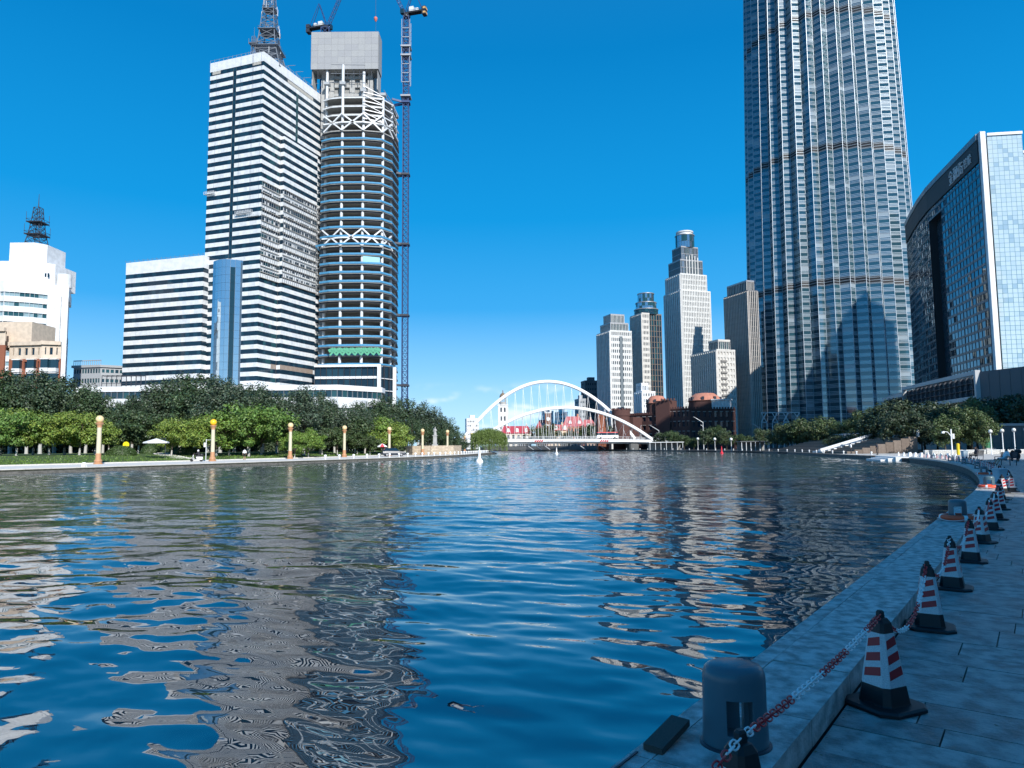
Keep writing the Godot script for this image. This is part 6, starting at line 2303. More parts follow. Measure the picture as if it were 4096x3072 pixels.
func gable_house(c: Vector3, w: float, d: float, h: float, rh: float, wall: Material, roof: Material, label: String, nb: int):
	c = Vector3(c.x, 0, c.z) * 0.9
	w *= 0.9; d *= 0.9; h *= 0.9; rh *= 0.9
	var o := thing("red_roofed_house", label, "house", c)
	var ac := acc()
	var a := Vector2(c.x - w / 2, c.z + d / 2)
	var b := Vector2(c.x + w / 2, c.z + d / 2)
	var nf := int(h / 3.3)
	facade(ac, a, b, 0, {"nf": nf, "fh": h / nf, "nb": nb, "wb": 0.3, "wh": 0.48, "pier": 0.52, "rec": 0.4, "pick": [0, 1]})
	facade(ac, b, b - Vector2(0, d), 0, {"nf": nf, "fh": h / nf, "nb": 3, "wb": 0.3, "wh": 0.48, "pier": 0.52, "rec": 0.4, "pick": [0, 1]})
	finish(o, ac, wall, [M.glass_dark2, M.glass_dark])
	core(o, PackedVector2Array([a, b, b - Vector2(0, d), a - Vector2(0, d)]), -1, h, wall, 0.42)
	var m := mb()
	var x0 := c.x - w / 2 - 0.4
	var x1 := c.x + w / 2 + 0.4
	var zf := c.z + d / 2 + 0.4
	var zb := c.z - d / 2 - 0.4
	var ins := rh * 0.5
	var R0 := Vector3(x0 + ins, h + rh, c.z)
	var R1 := Vector3(x1 - ins, h + rh, c.z)
	m.quad(Vector3(x0, h, zf), Vector3(x1, h, zf), R1, R0)
	m.quad(Vector3(x1, h, zb), Vector3(x0, h, zb), R0, R1)
	m.tri(Vector3(x1, h, zf), Vector3(x1, h, zb), R1)
	m.tri(Vector3(x0, h, zb), Vector3(x0, h, zf), R0)
	m.box(Vector3(c.x, h - 0.05, c.z), Vector3(w + 0.78, 0.1, d + 0.78))
	var r := part(o, "roof", m, roof)
	for k in int(w / 4.5):
		var x := x0 + (k + 0.7) * w / (w / 4.5) + 1.0
		var dm := mb()
		dm.box(Vector3(x, h + rh * 0.32, zf - rh * 0.42), Vector3(1.5, 1.7, 1.6))
		dm.box(Vector3(x, h + rh * 0.32 + 1.1, zf - rh * 0.42), Vector3(1.1, 0.5, 1.7))
		part(r, "dormer", dm, M.white3)
	var ch := mb()
	ch.box(Vector3(x1 - ins - 0.8, h + rh + 0.3, c.z), Vector3(0.8, 1.8, 0.8))
	part(r, "chimney", ch, wall)

# ------------------------------------------------------------ buoys
func make_buoys():
	for e in [[Vector3(-4.5, WATER, -96.7), 1.0, M.paint, "white navigation buoy on the water near the willow"], [Vector3(11.5, WATER, -186.4), 0.9, M.paint, "small white navigation buoy in front of the bridge"], [Vector3(49.0, WATER, -167.1), 0.85, mat(0.62, 0.02, 0.04, 0.45), "red navigation buoy near the right bank"]]:
		var o := thing("buoy", e[3], "buoy", e[0], "navigation buoys")
		var k: float = e[1]
		var m := mb()
		m.lathe(e[0], [Vector2(0.0, -0.5 * k), Vector2(0.40 * k, -0.3 * k), Vector2(0.50 * k, 0.0), Vector2(0.49 * k, 0.22 * k), Vector2(0.40 * k, 0.32 * k), Vector2(0.22 * k, 0.58 * k), Vector2(0.17 * k, 0.8 * k), Vector2(0.145 * k, 1.65 * k), Vector2(0, 1.67 * k)], 20)
		part(o, "float", m, e[2])
		m = mb()
		m.lathe(e[0], [Vector2(0.07 * k, 1.66 * k), Vector2(0.10 * k, 1.74 * k), Vector2(0.05 * k, 1.8 * k), Vector2(0.09 * k, 1.92 * k), Vector2(0.07 * k, 2.05 * k), Vector2(0, 2.1 * k)], 12)
		part(o, "lantern", m, M.white2 if e[2] == M.paint else e[2])

# ------------------------------------------------------------ right bank: tower cluster
const E1 := Vector2(0.942, -0.336)     # along the sunny fronts
const E2 := Vector2(0.336, 0.942)      # towards the viewer
func slab_tier(o: Node3D, ac: Dictionary, c: Vector2, w: float, d: float, y0: float, h: float, fs: Dictionary, ls: Dictionary, wall: Material):
	var a := c - E2 * d
	facade(ac, c, c + E1 * w, y0, fs)
	facade(ac, a, c, y0, ls)
	var poly := PackedVector2Array([a, c, c + E1 * w, c + E1 * w - E2 * d])
	core(o, poly, y0 - 0.5, y0 + h, wall, 0.5)
	var m := mb()
	parapet(m, poly, y0 + h - 0.2, y0 + h + 0.7, 0.06)
	part(o, "parapet", m, wall)
func drum(o: Node3D, c: Vector3, r: float, h: float, rows: int, mats: Array, sides := 22):
	var panes := []
	for k in sides:
		var a := TAU * k / sides
		var n := Vector3(cos(a), 0, sin(a))
		if n.z < -0.55: continue
		for j in rows: panes.append([bx(c + n * r + UP * h * (j + 0.5) / rows, Vector3(TAU * r / sides - 0.12, h / rows - 0.15, 0.1), Basis(n.cross(UP) * -1.0, UP, n).rotated(UP, rg.randf_range(-0.02, 0.02))), rg.randi() % mats.size()])
	pieces(o, "drum_window", "drum_windows", panes, mats, 120)
	var m := mb()
	m.lathe(c, [Vector2(r - 0.1, 0), Vector2(r - 0.1, h), Vector2(r + 0.35, h), Vector2(r + 0.35, h + 0.5), Vector2(0, h + 0.6)], 32, false)
	part(o, "drum", m, M.steel)
func make_cluster():
	rg.seed = 71
	var W := mat(0.66, 0.665, 0.65, 0.8, 0, "cloudy", 9.0)
	var cream := mat(0.62, 0.60, 0.56, 0.8, 0, "cloudy", 9.0)
	var pm := [M.glass_dark, M.glass_dark2, M.glass_teal, M.glass_blind]
	# 1: white tower with a grey middle strip
	var c := Vector2(60.3, -430)
	var o := thing("cluster_tower", "white gridded tower with a glass crown, leftmost of the far cluster", "building", v3(c, 0), "far cluster of towers")
	var ac := acc()
	slab_tier(o, ac, c, 15.0, 18.0, 0, 72.0, {"nf": 20, "fh": 3.6, "nb": 11, "wb": 0.32, "wh": 0.56, "pier": 0.5, "rec": 0.5, "pick": [0, 1, 3], "jit": 0.01}, {"nf": 20, "fh": 3.6, "nb": 9, "wb": 0.1, "wh": 0.86, "pier": 0.42, "fin": 0.5, "rec": 0.5, "pick": [0, 1]}, W)
	slab_tier(o, ac, c + E1 * 1.4 - E2 * 2.0, 12.4, 14.0, 72.6, 4.6, {"nf": 1, "fh": 4.6, "nb": 12, "wb": 0.05, "wh": 0.9, "pier": 0.25, "fin": 0.3, "rec": 0.4, "pick": [1, 2]}, {"nf": 1, "fh": 4.6, "nb": 12, "wb": 0.05, "wh": 0.9, "pier": 0.25, "rec": 0.4, "pick": [1, 2]}, M.steel)
	slab_tier(o, ac, c + E1 * 2.6 - E2 * 3.6, 9.4, 10.0, 77.8, 5.0, {"nf": 1, "fh": 5.0, "nb": 10, "wb": 0.05, "wh": 0.9, "pier": 0.3, "fin": 0.3, "rec": 0.4, "pick": [1, 2]}, {"nf": 1, "fh": 5.0, "nb": 10, "wb": 0.05, "wh": 0.9, "pier": 0.3, "rec": 0.4, "pick": [1, 2]}, M.steel)
	finish(o, ac, W, pm, null, "window", [], 300)
	var m := mb()
	m.box(v3(c + E1 * 7.4 + E2 * 0.06, 34.5), Vector3(2.1, 69.0, 0.3), yaw(E1))
	part(o, "grey_strip", m, mat(0.16, 0.19, 0.21, 0.3))
	# 2: brownish tower with a round glass crown
	c = Vector2(83.6, -450)
	o = thing("cluster_tower", "tan and dark tower topped by a stepped round glass crown", "building", v3(c, 0), "far cluster of towers")
	ac = acc()
	var tan := mat(0.20, 0.17, 0.15, 0.8, 0, "cloudy", 9.0)  # right part: the taller tower's shadow is put into this dark colour
	slab_tier(o, ac, c, 5.6, 15.0, 0, 86.4, {"nf": 24, "fh": 3.6, "nb": 5, "wb": 0.3, "wh": 0.55, "pier": 0.5, "rec": 0.5, "pick": [0, 1]}, {"nf": 24, "fh": 3.6, "nb": 9, "wb": 0.12, "wh": 0.8, "pier": 0.4, "fin": 0.4, "rec": 0.5, "pick": [0, 1]}, cream)
	finish(o, ac, cream, pm, null, "window", [], 200)
	var ac2 := acc()
	slab_tier(o, ac2, c + E1 * 5.7 - E2 * 1.6, 9.8, 12.0, 0, 86.4, {"nf": 24, "fh": 3.6, "nb": 5, "wb": 0.06, "wh": 0.92, "pier": 0.22, "fin": 0.2, "rec": 0.4, "pick": [0, 0, 1, 2]}, {"nf": 24, "fh": 3.6, "nb": 4, "wb": 0.1, "wh": 0.8, "pier": 0.3, "rec": 0.4, "pick": [0]}, tan)
	finish(o, ac2, tan, pm, null, "window", [], 100)
	var dc := v3(c + E1 * 8.0 - E2 * 8.0, 86.6)
	drum(o, dc, 7.6, 3.6, 2, [M.glass_teal, M.glass_dark2])
	drum(o, dc + UP * 3.7, 6.6, 4.4, 2, [M.glass_teal, M.glass_mirror2])
	drum(o, dc + UP * 8.2, 5.2, 6.0, 2, [M.glass_teal, M.glass_mirror2])
	# 3: the tallest, white stone with glass setbacks and a ring on top
	c = Vector2(114.0, -470)
	o = thing("cluster_tower", "tallest white stone tower of the far cluster, with glass setbacks and a ringed crown", "building", v3(c, 0), "far cluster of towers")
	ac = acc()
	var fin := {"nf": 29, "fh": 3.65, "nb": 9, "wb": 0.08, "wh": 0.88, "pier": 0.5, "fin": 0.5, "rec": 0.5, "pick": [0, 1]}
	slab_tier(o, ac, c, 23.5, 21.0, 0, 105.8, {"nf": 29, "fh": 3.65, "nb": 18, "wb": 0.2, "wh": 0.72, "pier": 0.55, "fin": 0.25, "rec": 0.6, "pick": [0, 1, 3], "jit": 0.01}, fin, W)
	slab_tier(o, ac, c + E1 * 1.0 - E2 * 1.6, 21.0, 18.5, 106.4, 11.0, {"nf": 3, "fh": 3.66, "nb": 16, "wb": 0.2, "wh": 0.72, "pier": 0.5, "fin": 0.3, "rec": 0.6, "pick": [0, 1]}, {"nf": 3, "fh": 3.66, "nb": 8, "wb": 0.1, "wh": 0.85, "pier": 0.5, "fin": 0.5, "rec": 0.5, "pick": [0, 1]}, W)
	finish(o, ac, W, pm, null, "window", [], 300)
	ac = acc()
	slab_tier(o, ac, c + E1 * 2.2 - E2 * 2.8, 17.6, 15.0, 118.0, 9.5, {"nf": 2, "fh": 4.7, "nb": 17, "wb": 0.04, "wh": 0.92, "pier": 0.2, "fin": 0.2, "rec": 0.3, "pick": [2, 1, 4]}, {"nf": 2, "fh": 4.7, "nb": 12, "wb": 0.04, "wh": 0.92, "pier": 0.2, "rec": 0.3, "pick": [2, 1]}, M.steel)
	slab_tier(o, ac, c + E1 * 4.2 - E2 * 4.4, 13.4, 11.4, 128.0, 9.2, {"nf": 2, "fh": 4.6, "nb": 14, "wb": 0.04, "wh": 0.92, "pier": 0.2, "fin": 0.2, "rec": 0.3, "pick": [2, 1, 4]}, {"nf": 2, "fh": 4.6, "nb": 10, "wb": 0.04, "wh": 0.92, "pier": 0.2, "rec": 0.3, "pick": [2, 1]}, M.steel)
	for k in 5:
		m = mb()
		m.box(v3(c + E1 * (7.0 + k * 2.2) - E2 * 2.7, 122.5), Vector3(0.6, 11.0 + (4 - absi(k - 2)) * 2.0, 0.7), yaw(E1))
		part(o, "stone_fin", m, W)
	finish(o, ac, M.steel, pm + [M.glass_mirror], null, "window", [], 120)
	dc = v3(c + E1 * 11.0 - E2 * 10.0, 137.4)
	drum(o, dc, 6.4, 9.0, 2, [M.glass_mirror2, M.glass_teal])
	m = mb()
	m.lathe(dc + UP * 9.4, [Vector2(5.4, 0), Vector2(5.4, 1.8), Vector2(5.9, 1.8), Vector2(5.9, 2.7), Vector2(5.0, 2.7), Vector2(4.6, 0.4), Vector2(0, 0.4)], 30, false)
	part(o, "crown_ring", m, M.white2)
	# 4: beige residential tower
	c = Vector2(116.4, -400)
	o = thing("cluster_tower", "cream residential tower with balconies in front of the tallest tower", "building", v3(c, 0), "far cluster of towers")
	ac = acc()
	slab_tier(o, ac, c, 12.6, 25.0, 0, 55.5, {"nf": 17, "fh": 3.26, "nb": 6, "wb": 0.3, "wh": 0.5, "pier": 0.42, "rec": 0.6, "pick": [0, 1]}, {"nf": 17, "fh": 3.26, "nb": 12, "wb": 0.2, "wh": 0.62, "pier": 0.4, "fin": 0.6, "rec": 0.6, "pick": [0, 1]}, cream)
	slab_tier(o, ac, c + E1 * 2.2 - E2 * 1.4, 8.2, 9.0, 56.0, 5.4, {"nf": 1, "fh": 5.4, "nb": 6, "wb": 0.1, "wh": 0.8, "pier": 0.2, "rec": 0.4, "pick": [0, 2]}, {"nf": 1, "fh": 5.4, "nb": 6, "wb": 0.1, "wh": 0.8, "pier": 0.2, "rec": 0.4, "pick": [0]}, cream)
	finish(o, ac, cream, pm, null, "window", [], 250)
	for f in 16:
		m = mb()
		m.box(v3(c + E1 * 4.4 + E2 * 0.35, f * 3.26 + 0.55), Vector3(4.0, 1.0, 0.8), yaw(E1))
		part(o, "balcony", m, mat(0.22, 0.21, 0.2, 0.7))
	# 5: dark finned tower beside the big glass tower
	c = Vector2(138.6, -418)
	o = thing("cluster_tower", "dark finned tower with pale ribs beside the big glass tower", "building", v3(c, 0), "far cluster of towers")
	ac = acc()
	var rib := mat(0.50, 0.46, 0.42, 0.8, 0, "cloudy", 8.0)
	slab_tier(o, ac, c, 7.0, 23.0, 0, 93.5, {"nf": 26, "fh": 3.6, "nb": 5, "wb": 0.1, "wh": 0.86, "pier": 0.35, "fin": 0.5, "rec": 0.4, "pick": [0, 1]}, {"nf": 26, "fh": 3.6, "nb": 15, "wb": 0.1, "wh": 0.86, "pier": 0.32, "fin": 0.6, "rec": 0.4, "pick": [0, 0, 1]}, mat(0.14, 0.14, 0.15, 0.7))
	slab_tier(o, ac, c + E1 * 0.8 - E2 * 2.0, 5.6, 19.0, 94.0, 6.0, {"nf": 1, "fh": 6.0, "nb": 6, "wb": 0.05, "wh": 0.85, "pier": 0.25, "rec": 0.4, "pick": [3, 1]}, {"nf": 1, "fh": 6.0, "nb": 12, "wb": 0.05, "wh": 0.85, "pier": 0.25, "rec": 0.4, "pick": [3, 1]}, M.steel)
	finish(o, ac, mat(0.14, 0.14, 0.15, 0.7), pm, rib, "window", [], 200)
	# small white stepped building
	c = Vector2(73.6, -400)
	o = thing("stepped_annex", "small white stepped building between the two left cluster towers", "building", v3(c, 0))
	ac = acc()
	slab_tier(o, ac, c, 8.4, 9.0, 0, 32.0, {"nf": 10, "fh": 3.2, "nb": 5, "wb": 0.3, "wh": 0.5, "pier": 0.45, "rec": 0.4, "pick": [3, 1]}, {"nf": 10, "fh": 3.2, "nb": 4, "wb": 0.1, "wh": 0.85, "pier": 0.5, "fin": 0.4, "rec": 0.4, "pick": [0]}, M.white)
	slab_tier(o, ac, c + E1 * 0.6 - E2 * 2.0, 4.6, 6.0, 32.4, 4.4, {"nf": 1, "fh": 4.4, "nb": 4, "wb": 0.2, "wh": 0.6, "pier": 0.5, "rec": 0.4, "pick": [1]}, {"nf": 1, "fh": 4.4, "nb": 4, "wb": 0.2, "wh": 0.6, "pier": 0.5, "rec": 0.4, "pick": [1]}, M.white)
	finish(o, ac, M.white, pm, null, "window", [], 100)
	make_brick_works()
	make_behind_tower()
	# the cluster's towers are scaled down and moved nearer, clear of the glass tower's shadow
	var plots := {"cluster_tower": [Vector3(48.2, 0, -344.0), 0.8], "cluster_tower_001": [Vector3(66.9, 0, -360.0), 0.8], "cluster_tower_002": [Vector3(91.2, 0, -376.0), 0.8], "cluster_tower_003": [Vector3(96.0, 0, -330.0), 0.825], "cluster_tower_004": [Vector3(114.6, 0, -338.6), 0.81], "stepped_annex": [Vector3(59.6, 0, -324.0), 0.81], "brick_office": [Vector3(70.8, 0, -296.5), 0.885]}
	for key in plots:
		var t: Node3D = get_node(key)
		t.position = plots[key][0]
		t.scale = Vector3.ONE * plots[key][1]
func make_brick_works():
	# dark brick office with battlements and salmon mansard roofs
	var brick := mat(0.13, 0.06, 0.052, 0.9, 0, "grain", 1.5)
	var salmon := mat(0.52, 0.22, 0.15, 0.8, 0, "cloudy", 4.0)
	var o := thing("brick_office", "long dark brick office with battlements and salmon domed roofs behind the bridge's right end", "building", Vector3(80, 0, -335))
	var ac := acc()
	var K := Vector2(82.0, -327.0)
	var walls := [[Vector2(58.0, -352.0), Vector2(70.0, -338.0), 16.6, 5, 4], [Vector2(70.0, -338.0), K, 18.6, 7, 4], [K, Vector2(103.5, -329.0), 18.2, 8, 4]]
	var poly := PackedVector2Array([Vector2(58, -352), Vector2(70, -338), K, Vector2(103.5, -329), Vector2(104, -350), Vector2(64, -362)])
	core(o, poly, -1, 17.6, brick, 0.5)
	var m := mb()
	for e in walls:
		facade(ac, e[0], e[1], 0, {"nf": e[4], "fh": e[2] / e[4], "nb": e[3], "wb": 0.25, "wh": 0.5, "pier": 0.5, "rec": 0.5, "pick": [0, 1]})
		var n := int(e[0].distance_to(e[1]) / 1.3)
		var u: Vector2 = (e[1] - e[0]).normalized()
		m.box(v3((e[0] + e[1]) * 0.5, e[2] + 0.1), Vector3(e[0].distance_to(e[1]), 0.4, 0.7), yaw(u))
		for k in n: m.box(v3(e[0].lerp(e[1], (k + 0.5) / n), e[2] + 0.7), Vector3(0.6, 0.8, 0.5), yaw(u))
		# pale lintels and sills
	part(o, "battlement", m, brick)
	finish(o, ac, brick, [M.glass_dark, M.glass_dark2], null, "window", [], 120)
	m = mb()
	for e in walls:
		var u: Vector2 = (e[1] - e[0]).normalized()
		var nn := Vector2(-u.y, u.x)
		for f in e[4]:
			for k in e[3]: m.box(v3(e[0].lerp(e[1], (k + 0.5) / e[3]) + nn * 0.05, (f + 0.79) * e[2] / e[4]), Vector3(e[0].distance_to(e[1]) / e[3] * 0.55, 0.35, 0.2), yaw(u))
	part(o, "lintels", m, mat(0.32, 0.29, 0.27, 0.9))
	# square tower and round tower
	m = mb()
	m.box(Vector3(73.5, 11.5, -338.5), Vector3(7.5, 23.0, 7.0), yaw(Vector2(0.75, 0.66)))
	for k in 5: m.box(Vector3(70.6 + k * 1.35, 23.4, -334.8 + k * 0.6), Vector3(0.7, 0.9, 0.6))
	part(o, "square_tower", m, brick)
	m = mb()
	m.lathe(Vector3(51.5, 0, -336), [Vector2(4.0, -1), Vector2(4.0, 15.6), Vector2(4.3, 15.8), Vector2(4.3, 18.6), Vector2(3.9, 18.6), Vector2(0, 18.0)], 24, false)
	for k in 12: m.box(Vector3(51.5 + cos(k * TAU / 12) * 4.1, 19.0, -336 + sin(k * TAU / 12) * 4.1), Vector3(0.8, 0.8, 0.8), Basis(UP, -k * TAU / 12))
	part(o, "round_tower", m, brick)
	m = mb()
	m.box(Vector3(56.0, 7.6, -342), Vector3(10.0, 15.4, 8.0), yaw(Vector2(0.75, 0.66)))
	part(o, "low_wing", m, brick)
	# lit side wall left of the works, red brick
	m = mb()
	m.box(Vector3(43.6, 8.4, -345), Vector3(5.0, 17.6, 8.0))
	m.box(Vector3(43.6, 17.4, -345), Vector3(5.5, 0.7, 8.5))
	part(o, "red_gable_wall", m, M.brick_red)
	# mansard roofs on drums
	for e in [[Vector3(70.5, 18.0, -345.0), 5.2, 4.2, brick, brick], [Vector3(92.0, 17.6, -338.0), 7.8, 5.2, brick, M.white3]]:
		m = mb()
		m.lathe(e[0], [Vector2(e[1], -2.0), Vector2(e[1], e[2] * 0.9), Vector2(e[1] + 0.5, e[2] * 0.95), Vector2(e[1] + 0.5, e[2])], 8, false)
		part(o, "drum", m, e[3])
		m = mb()
		m.lathe(e[0] + UP * e[2], [Vector2(e[1] + 0.3, 0), Vector2(e[1] * 0.86, 2.0), Vector2(e[1] * 0.6, 3.4), Vector2(e[1] * 0.55, 3.5), Vector2(0, 3.9)], 8, false)
		var r := part(o, "mansard_roof", m, salmon)
		for k in 8:
			m = mb()
			var a := TAU * (k + 0.5) / 8.0
			m.box(e[0] + UP * (e[2] + 1.0) + Vector3(cos(a), 0, sin(a)) * e[1] * 0.92, Vector3(1.1, 1.4, 1.0), Basis(UP, -a + PI / 2))
			part(r, "dormer", m, M.steel_dark)
	m = mb()
	m.box(Vector3(97.5, 20.2, -333.4), Vector3(9.0, 4.6, 6.0))
	for k in 6: m.box(Vector3(93.8 + k * 1.5, 20.2, -330.3), Vector3(0.5, 4.4, 0.4))
	m.box(Vector3(97.5, 22.8, -333.2), Vector3(10.0, 0.6, 7.0))
	part(o, "white_loggia", m, M.white3)
func make_behind_tower():
	var o := thing("white_sign_tower", "white gridded tower with a roof sign, showing as a sliver between the glass towers", "building", Vector3(276, 0, -484))
	var ac := acc()
	var a := Vector2(262.0, -480)
	var b := Vector2(283.0, -481)
	facade(ac, a, b, 0, {"nf": 44, "fh": 3.6, "nb": 9, "wb": 0.3, "wh": 0.6, "pier": 0.4, "rec": 0.5, "pick": [0, 1]})
	finish(o, ac, M.white3, [M.glass_dark, M.glass_dark2], null, "window", [], 120)
	core(o, PackedVector2Array([a, b, b + Vector2(0, -16), a + Vector2(0, -16)]), -1, 159.5, M.white3, 0.5)
	var m := mb()
	m.box(Vector3(270.5, 164.8, -486), Vector3(9.4, 11.0, 10.0))
	part(o, "roof_house", m, M.white3)
	var s := thing("roof_sign", "small white roof sign in two characters on the sliver tower", "sign", Vector3(269, 170.4, -481.5))
	m = mb()
	glyphs(m, ["kong", "gu"], Vector3(266.4, 170.6, -481.0), Vector3(4.6, 0, 0), 4.6, 0.4)
	part(s, "lettering", m, M.white3)
	m = mb()
	for k in 5: m.bar(Vector3(266.5 + k * 2.1, 170.3, -481.6), Vector3(266.5 + k * 2.1, 175.0, -481.6), 0.16)
	part(s, "frame", m, M.steel)

# strokes of the five sign characters on a 10 x 10 grid: polylines [x0,y0,x1,y1...]
const STROKES := {
	"jin": [[5, 10, 1, 6.6], [5, 10, 9, 6.6], [3, 6.2, 7, 6.2], [2, 4.2, 8, 4.2], [5, 6.2, 5, 0.6], [2.8, 3.2, 3.4, 1.6], [7.2, 3.2, 6.6, 1.6], [1, 0.4, 9, 0.4]],
	"rong": [[0.4, 9.4, 5.2, 9.4], [1.4, 8.2, 4.2, 8.2, 4.2, 6.6, 1.4, 6.6, 1.4, 8.2], [0.8, 5.4, 0.8, 0.2], [0.8, 5.4, 4.9, 5.4, 4.9, 0.4], [1.9, 4.4, 2.4, 3.4], [3.8, 4.4, 3.3, 3.4], [1.6, 3.0, 4.1, 3.0], [2.8, 3.0, 2.8, 0.6], [6.2, 7.6, 9.4, 7.6, 9.4, 4.6, 6.2, 4.6, 6.2, 7.6], [7.8, 9.6, 7.8, 0.8], [6.0, 0.9, 9.4, 1.4], [9.0, 2.4, 9.7, 0.6]],
	"jie": [[2.2, 9.8, 0.4, 7.8], [2.4, 7.2, 0.4, 5.0], [1.5, 6.0, 1.5, 0.2], [3.4, 8.4, 6.2, 8.4], [4.8, 9.6, 4.8, 6.2], [3.2, 6.2, 6.4, 6.2], [3.4, 3.8, 6.2, 3.8], [4.8, 5.2, 4.8, 1.2], [3.2, 1.2, 6.4, 1.2], [7.0, 8.4, 9.6, 8.4], [6.8, 5.4, 9.8, 5.4], [8.6, 5.4, 8.6, 0.3, 7.6, 0.8]],
	"kong": [[0.4, 7.4, 3.4, 7.4], [1.9, 9.8, 1.9, 0.3, 1.0, 0.9], [0.4, 3.6, 3.4, 4.8], [6.6, 9.9, 6.6, 8.8], [4.2, 7.2, 4.2, 8.6, 9.4, 8.6, 9.2, 7.2], [6.0, 7.2, 4.6, 5.2], [7.4, 7.2, 9.0, 5.4], [4.6, 4.2, 9.2, 4.2], [6.8, 4.2, 6.8, 0.5], [4.0, 0.5, 9.7, 0.5]],
	"gu": [[1.0, 9.2, 1.0, 2.4, 0.4, 0.3], [1.0, 9.2, 3.8, 9.2, 3.8, 0.3, 3.0, 0.6], [1.0, 6.6, 3.8, 6.6], [1.0, 4.2, 3.8, 4.2], [5.8, 9.4, 5.6, 7.0, 4.6, 5.8], [5.8, 9.4, 8.2, 9.4, 8.2, 6.8, 9.7, 6.4], [5.0, 4.6, 8.8, 4.6, 7.0, 1.6, 4.6, 0.3], [5.8, 3.8, 7.4, 1.4, 9.7, 0.3]]}
func glyphs(m: MB, chars: Array, at: Vector3, step: Vector3, size: float, thick: float):
	var u := step.normalized()
	for k in chars.size():
		var o := at + step * k
		for s in STROKES[chars[k]]:
			for j in range(0, s.size() - 2, 2):
				m.bar(o + u * s[j] * size * 0.09 + UP * s[j + 1] * size * 0.1, o + u * s[j + 2] * size * 0.09 + UP * s[j + 3] * size * 0.1, thick * size * 0.22, thick * size * 0.22)

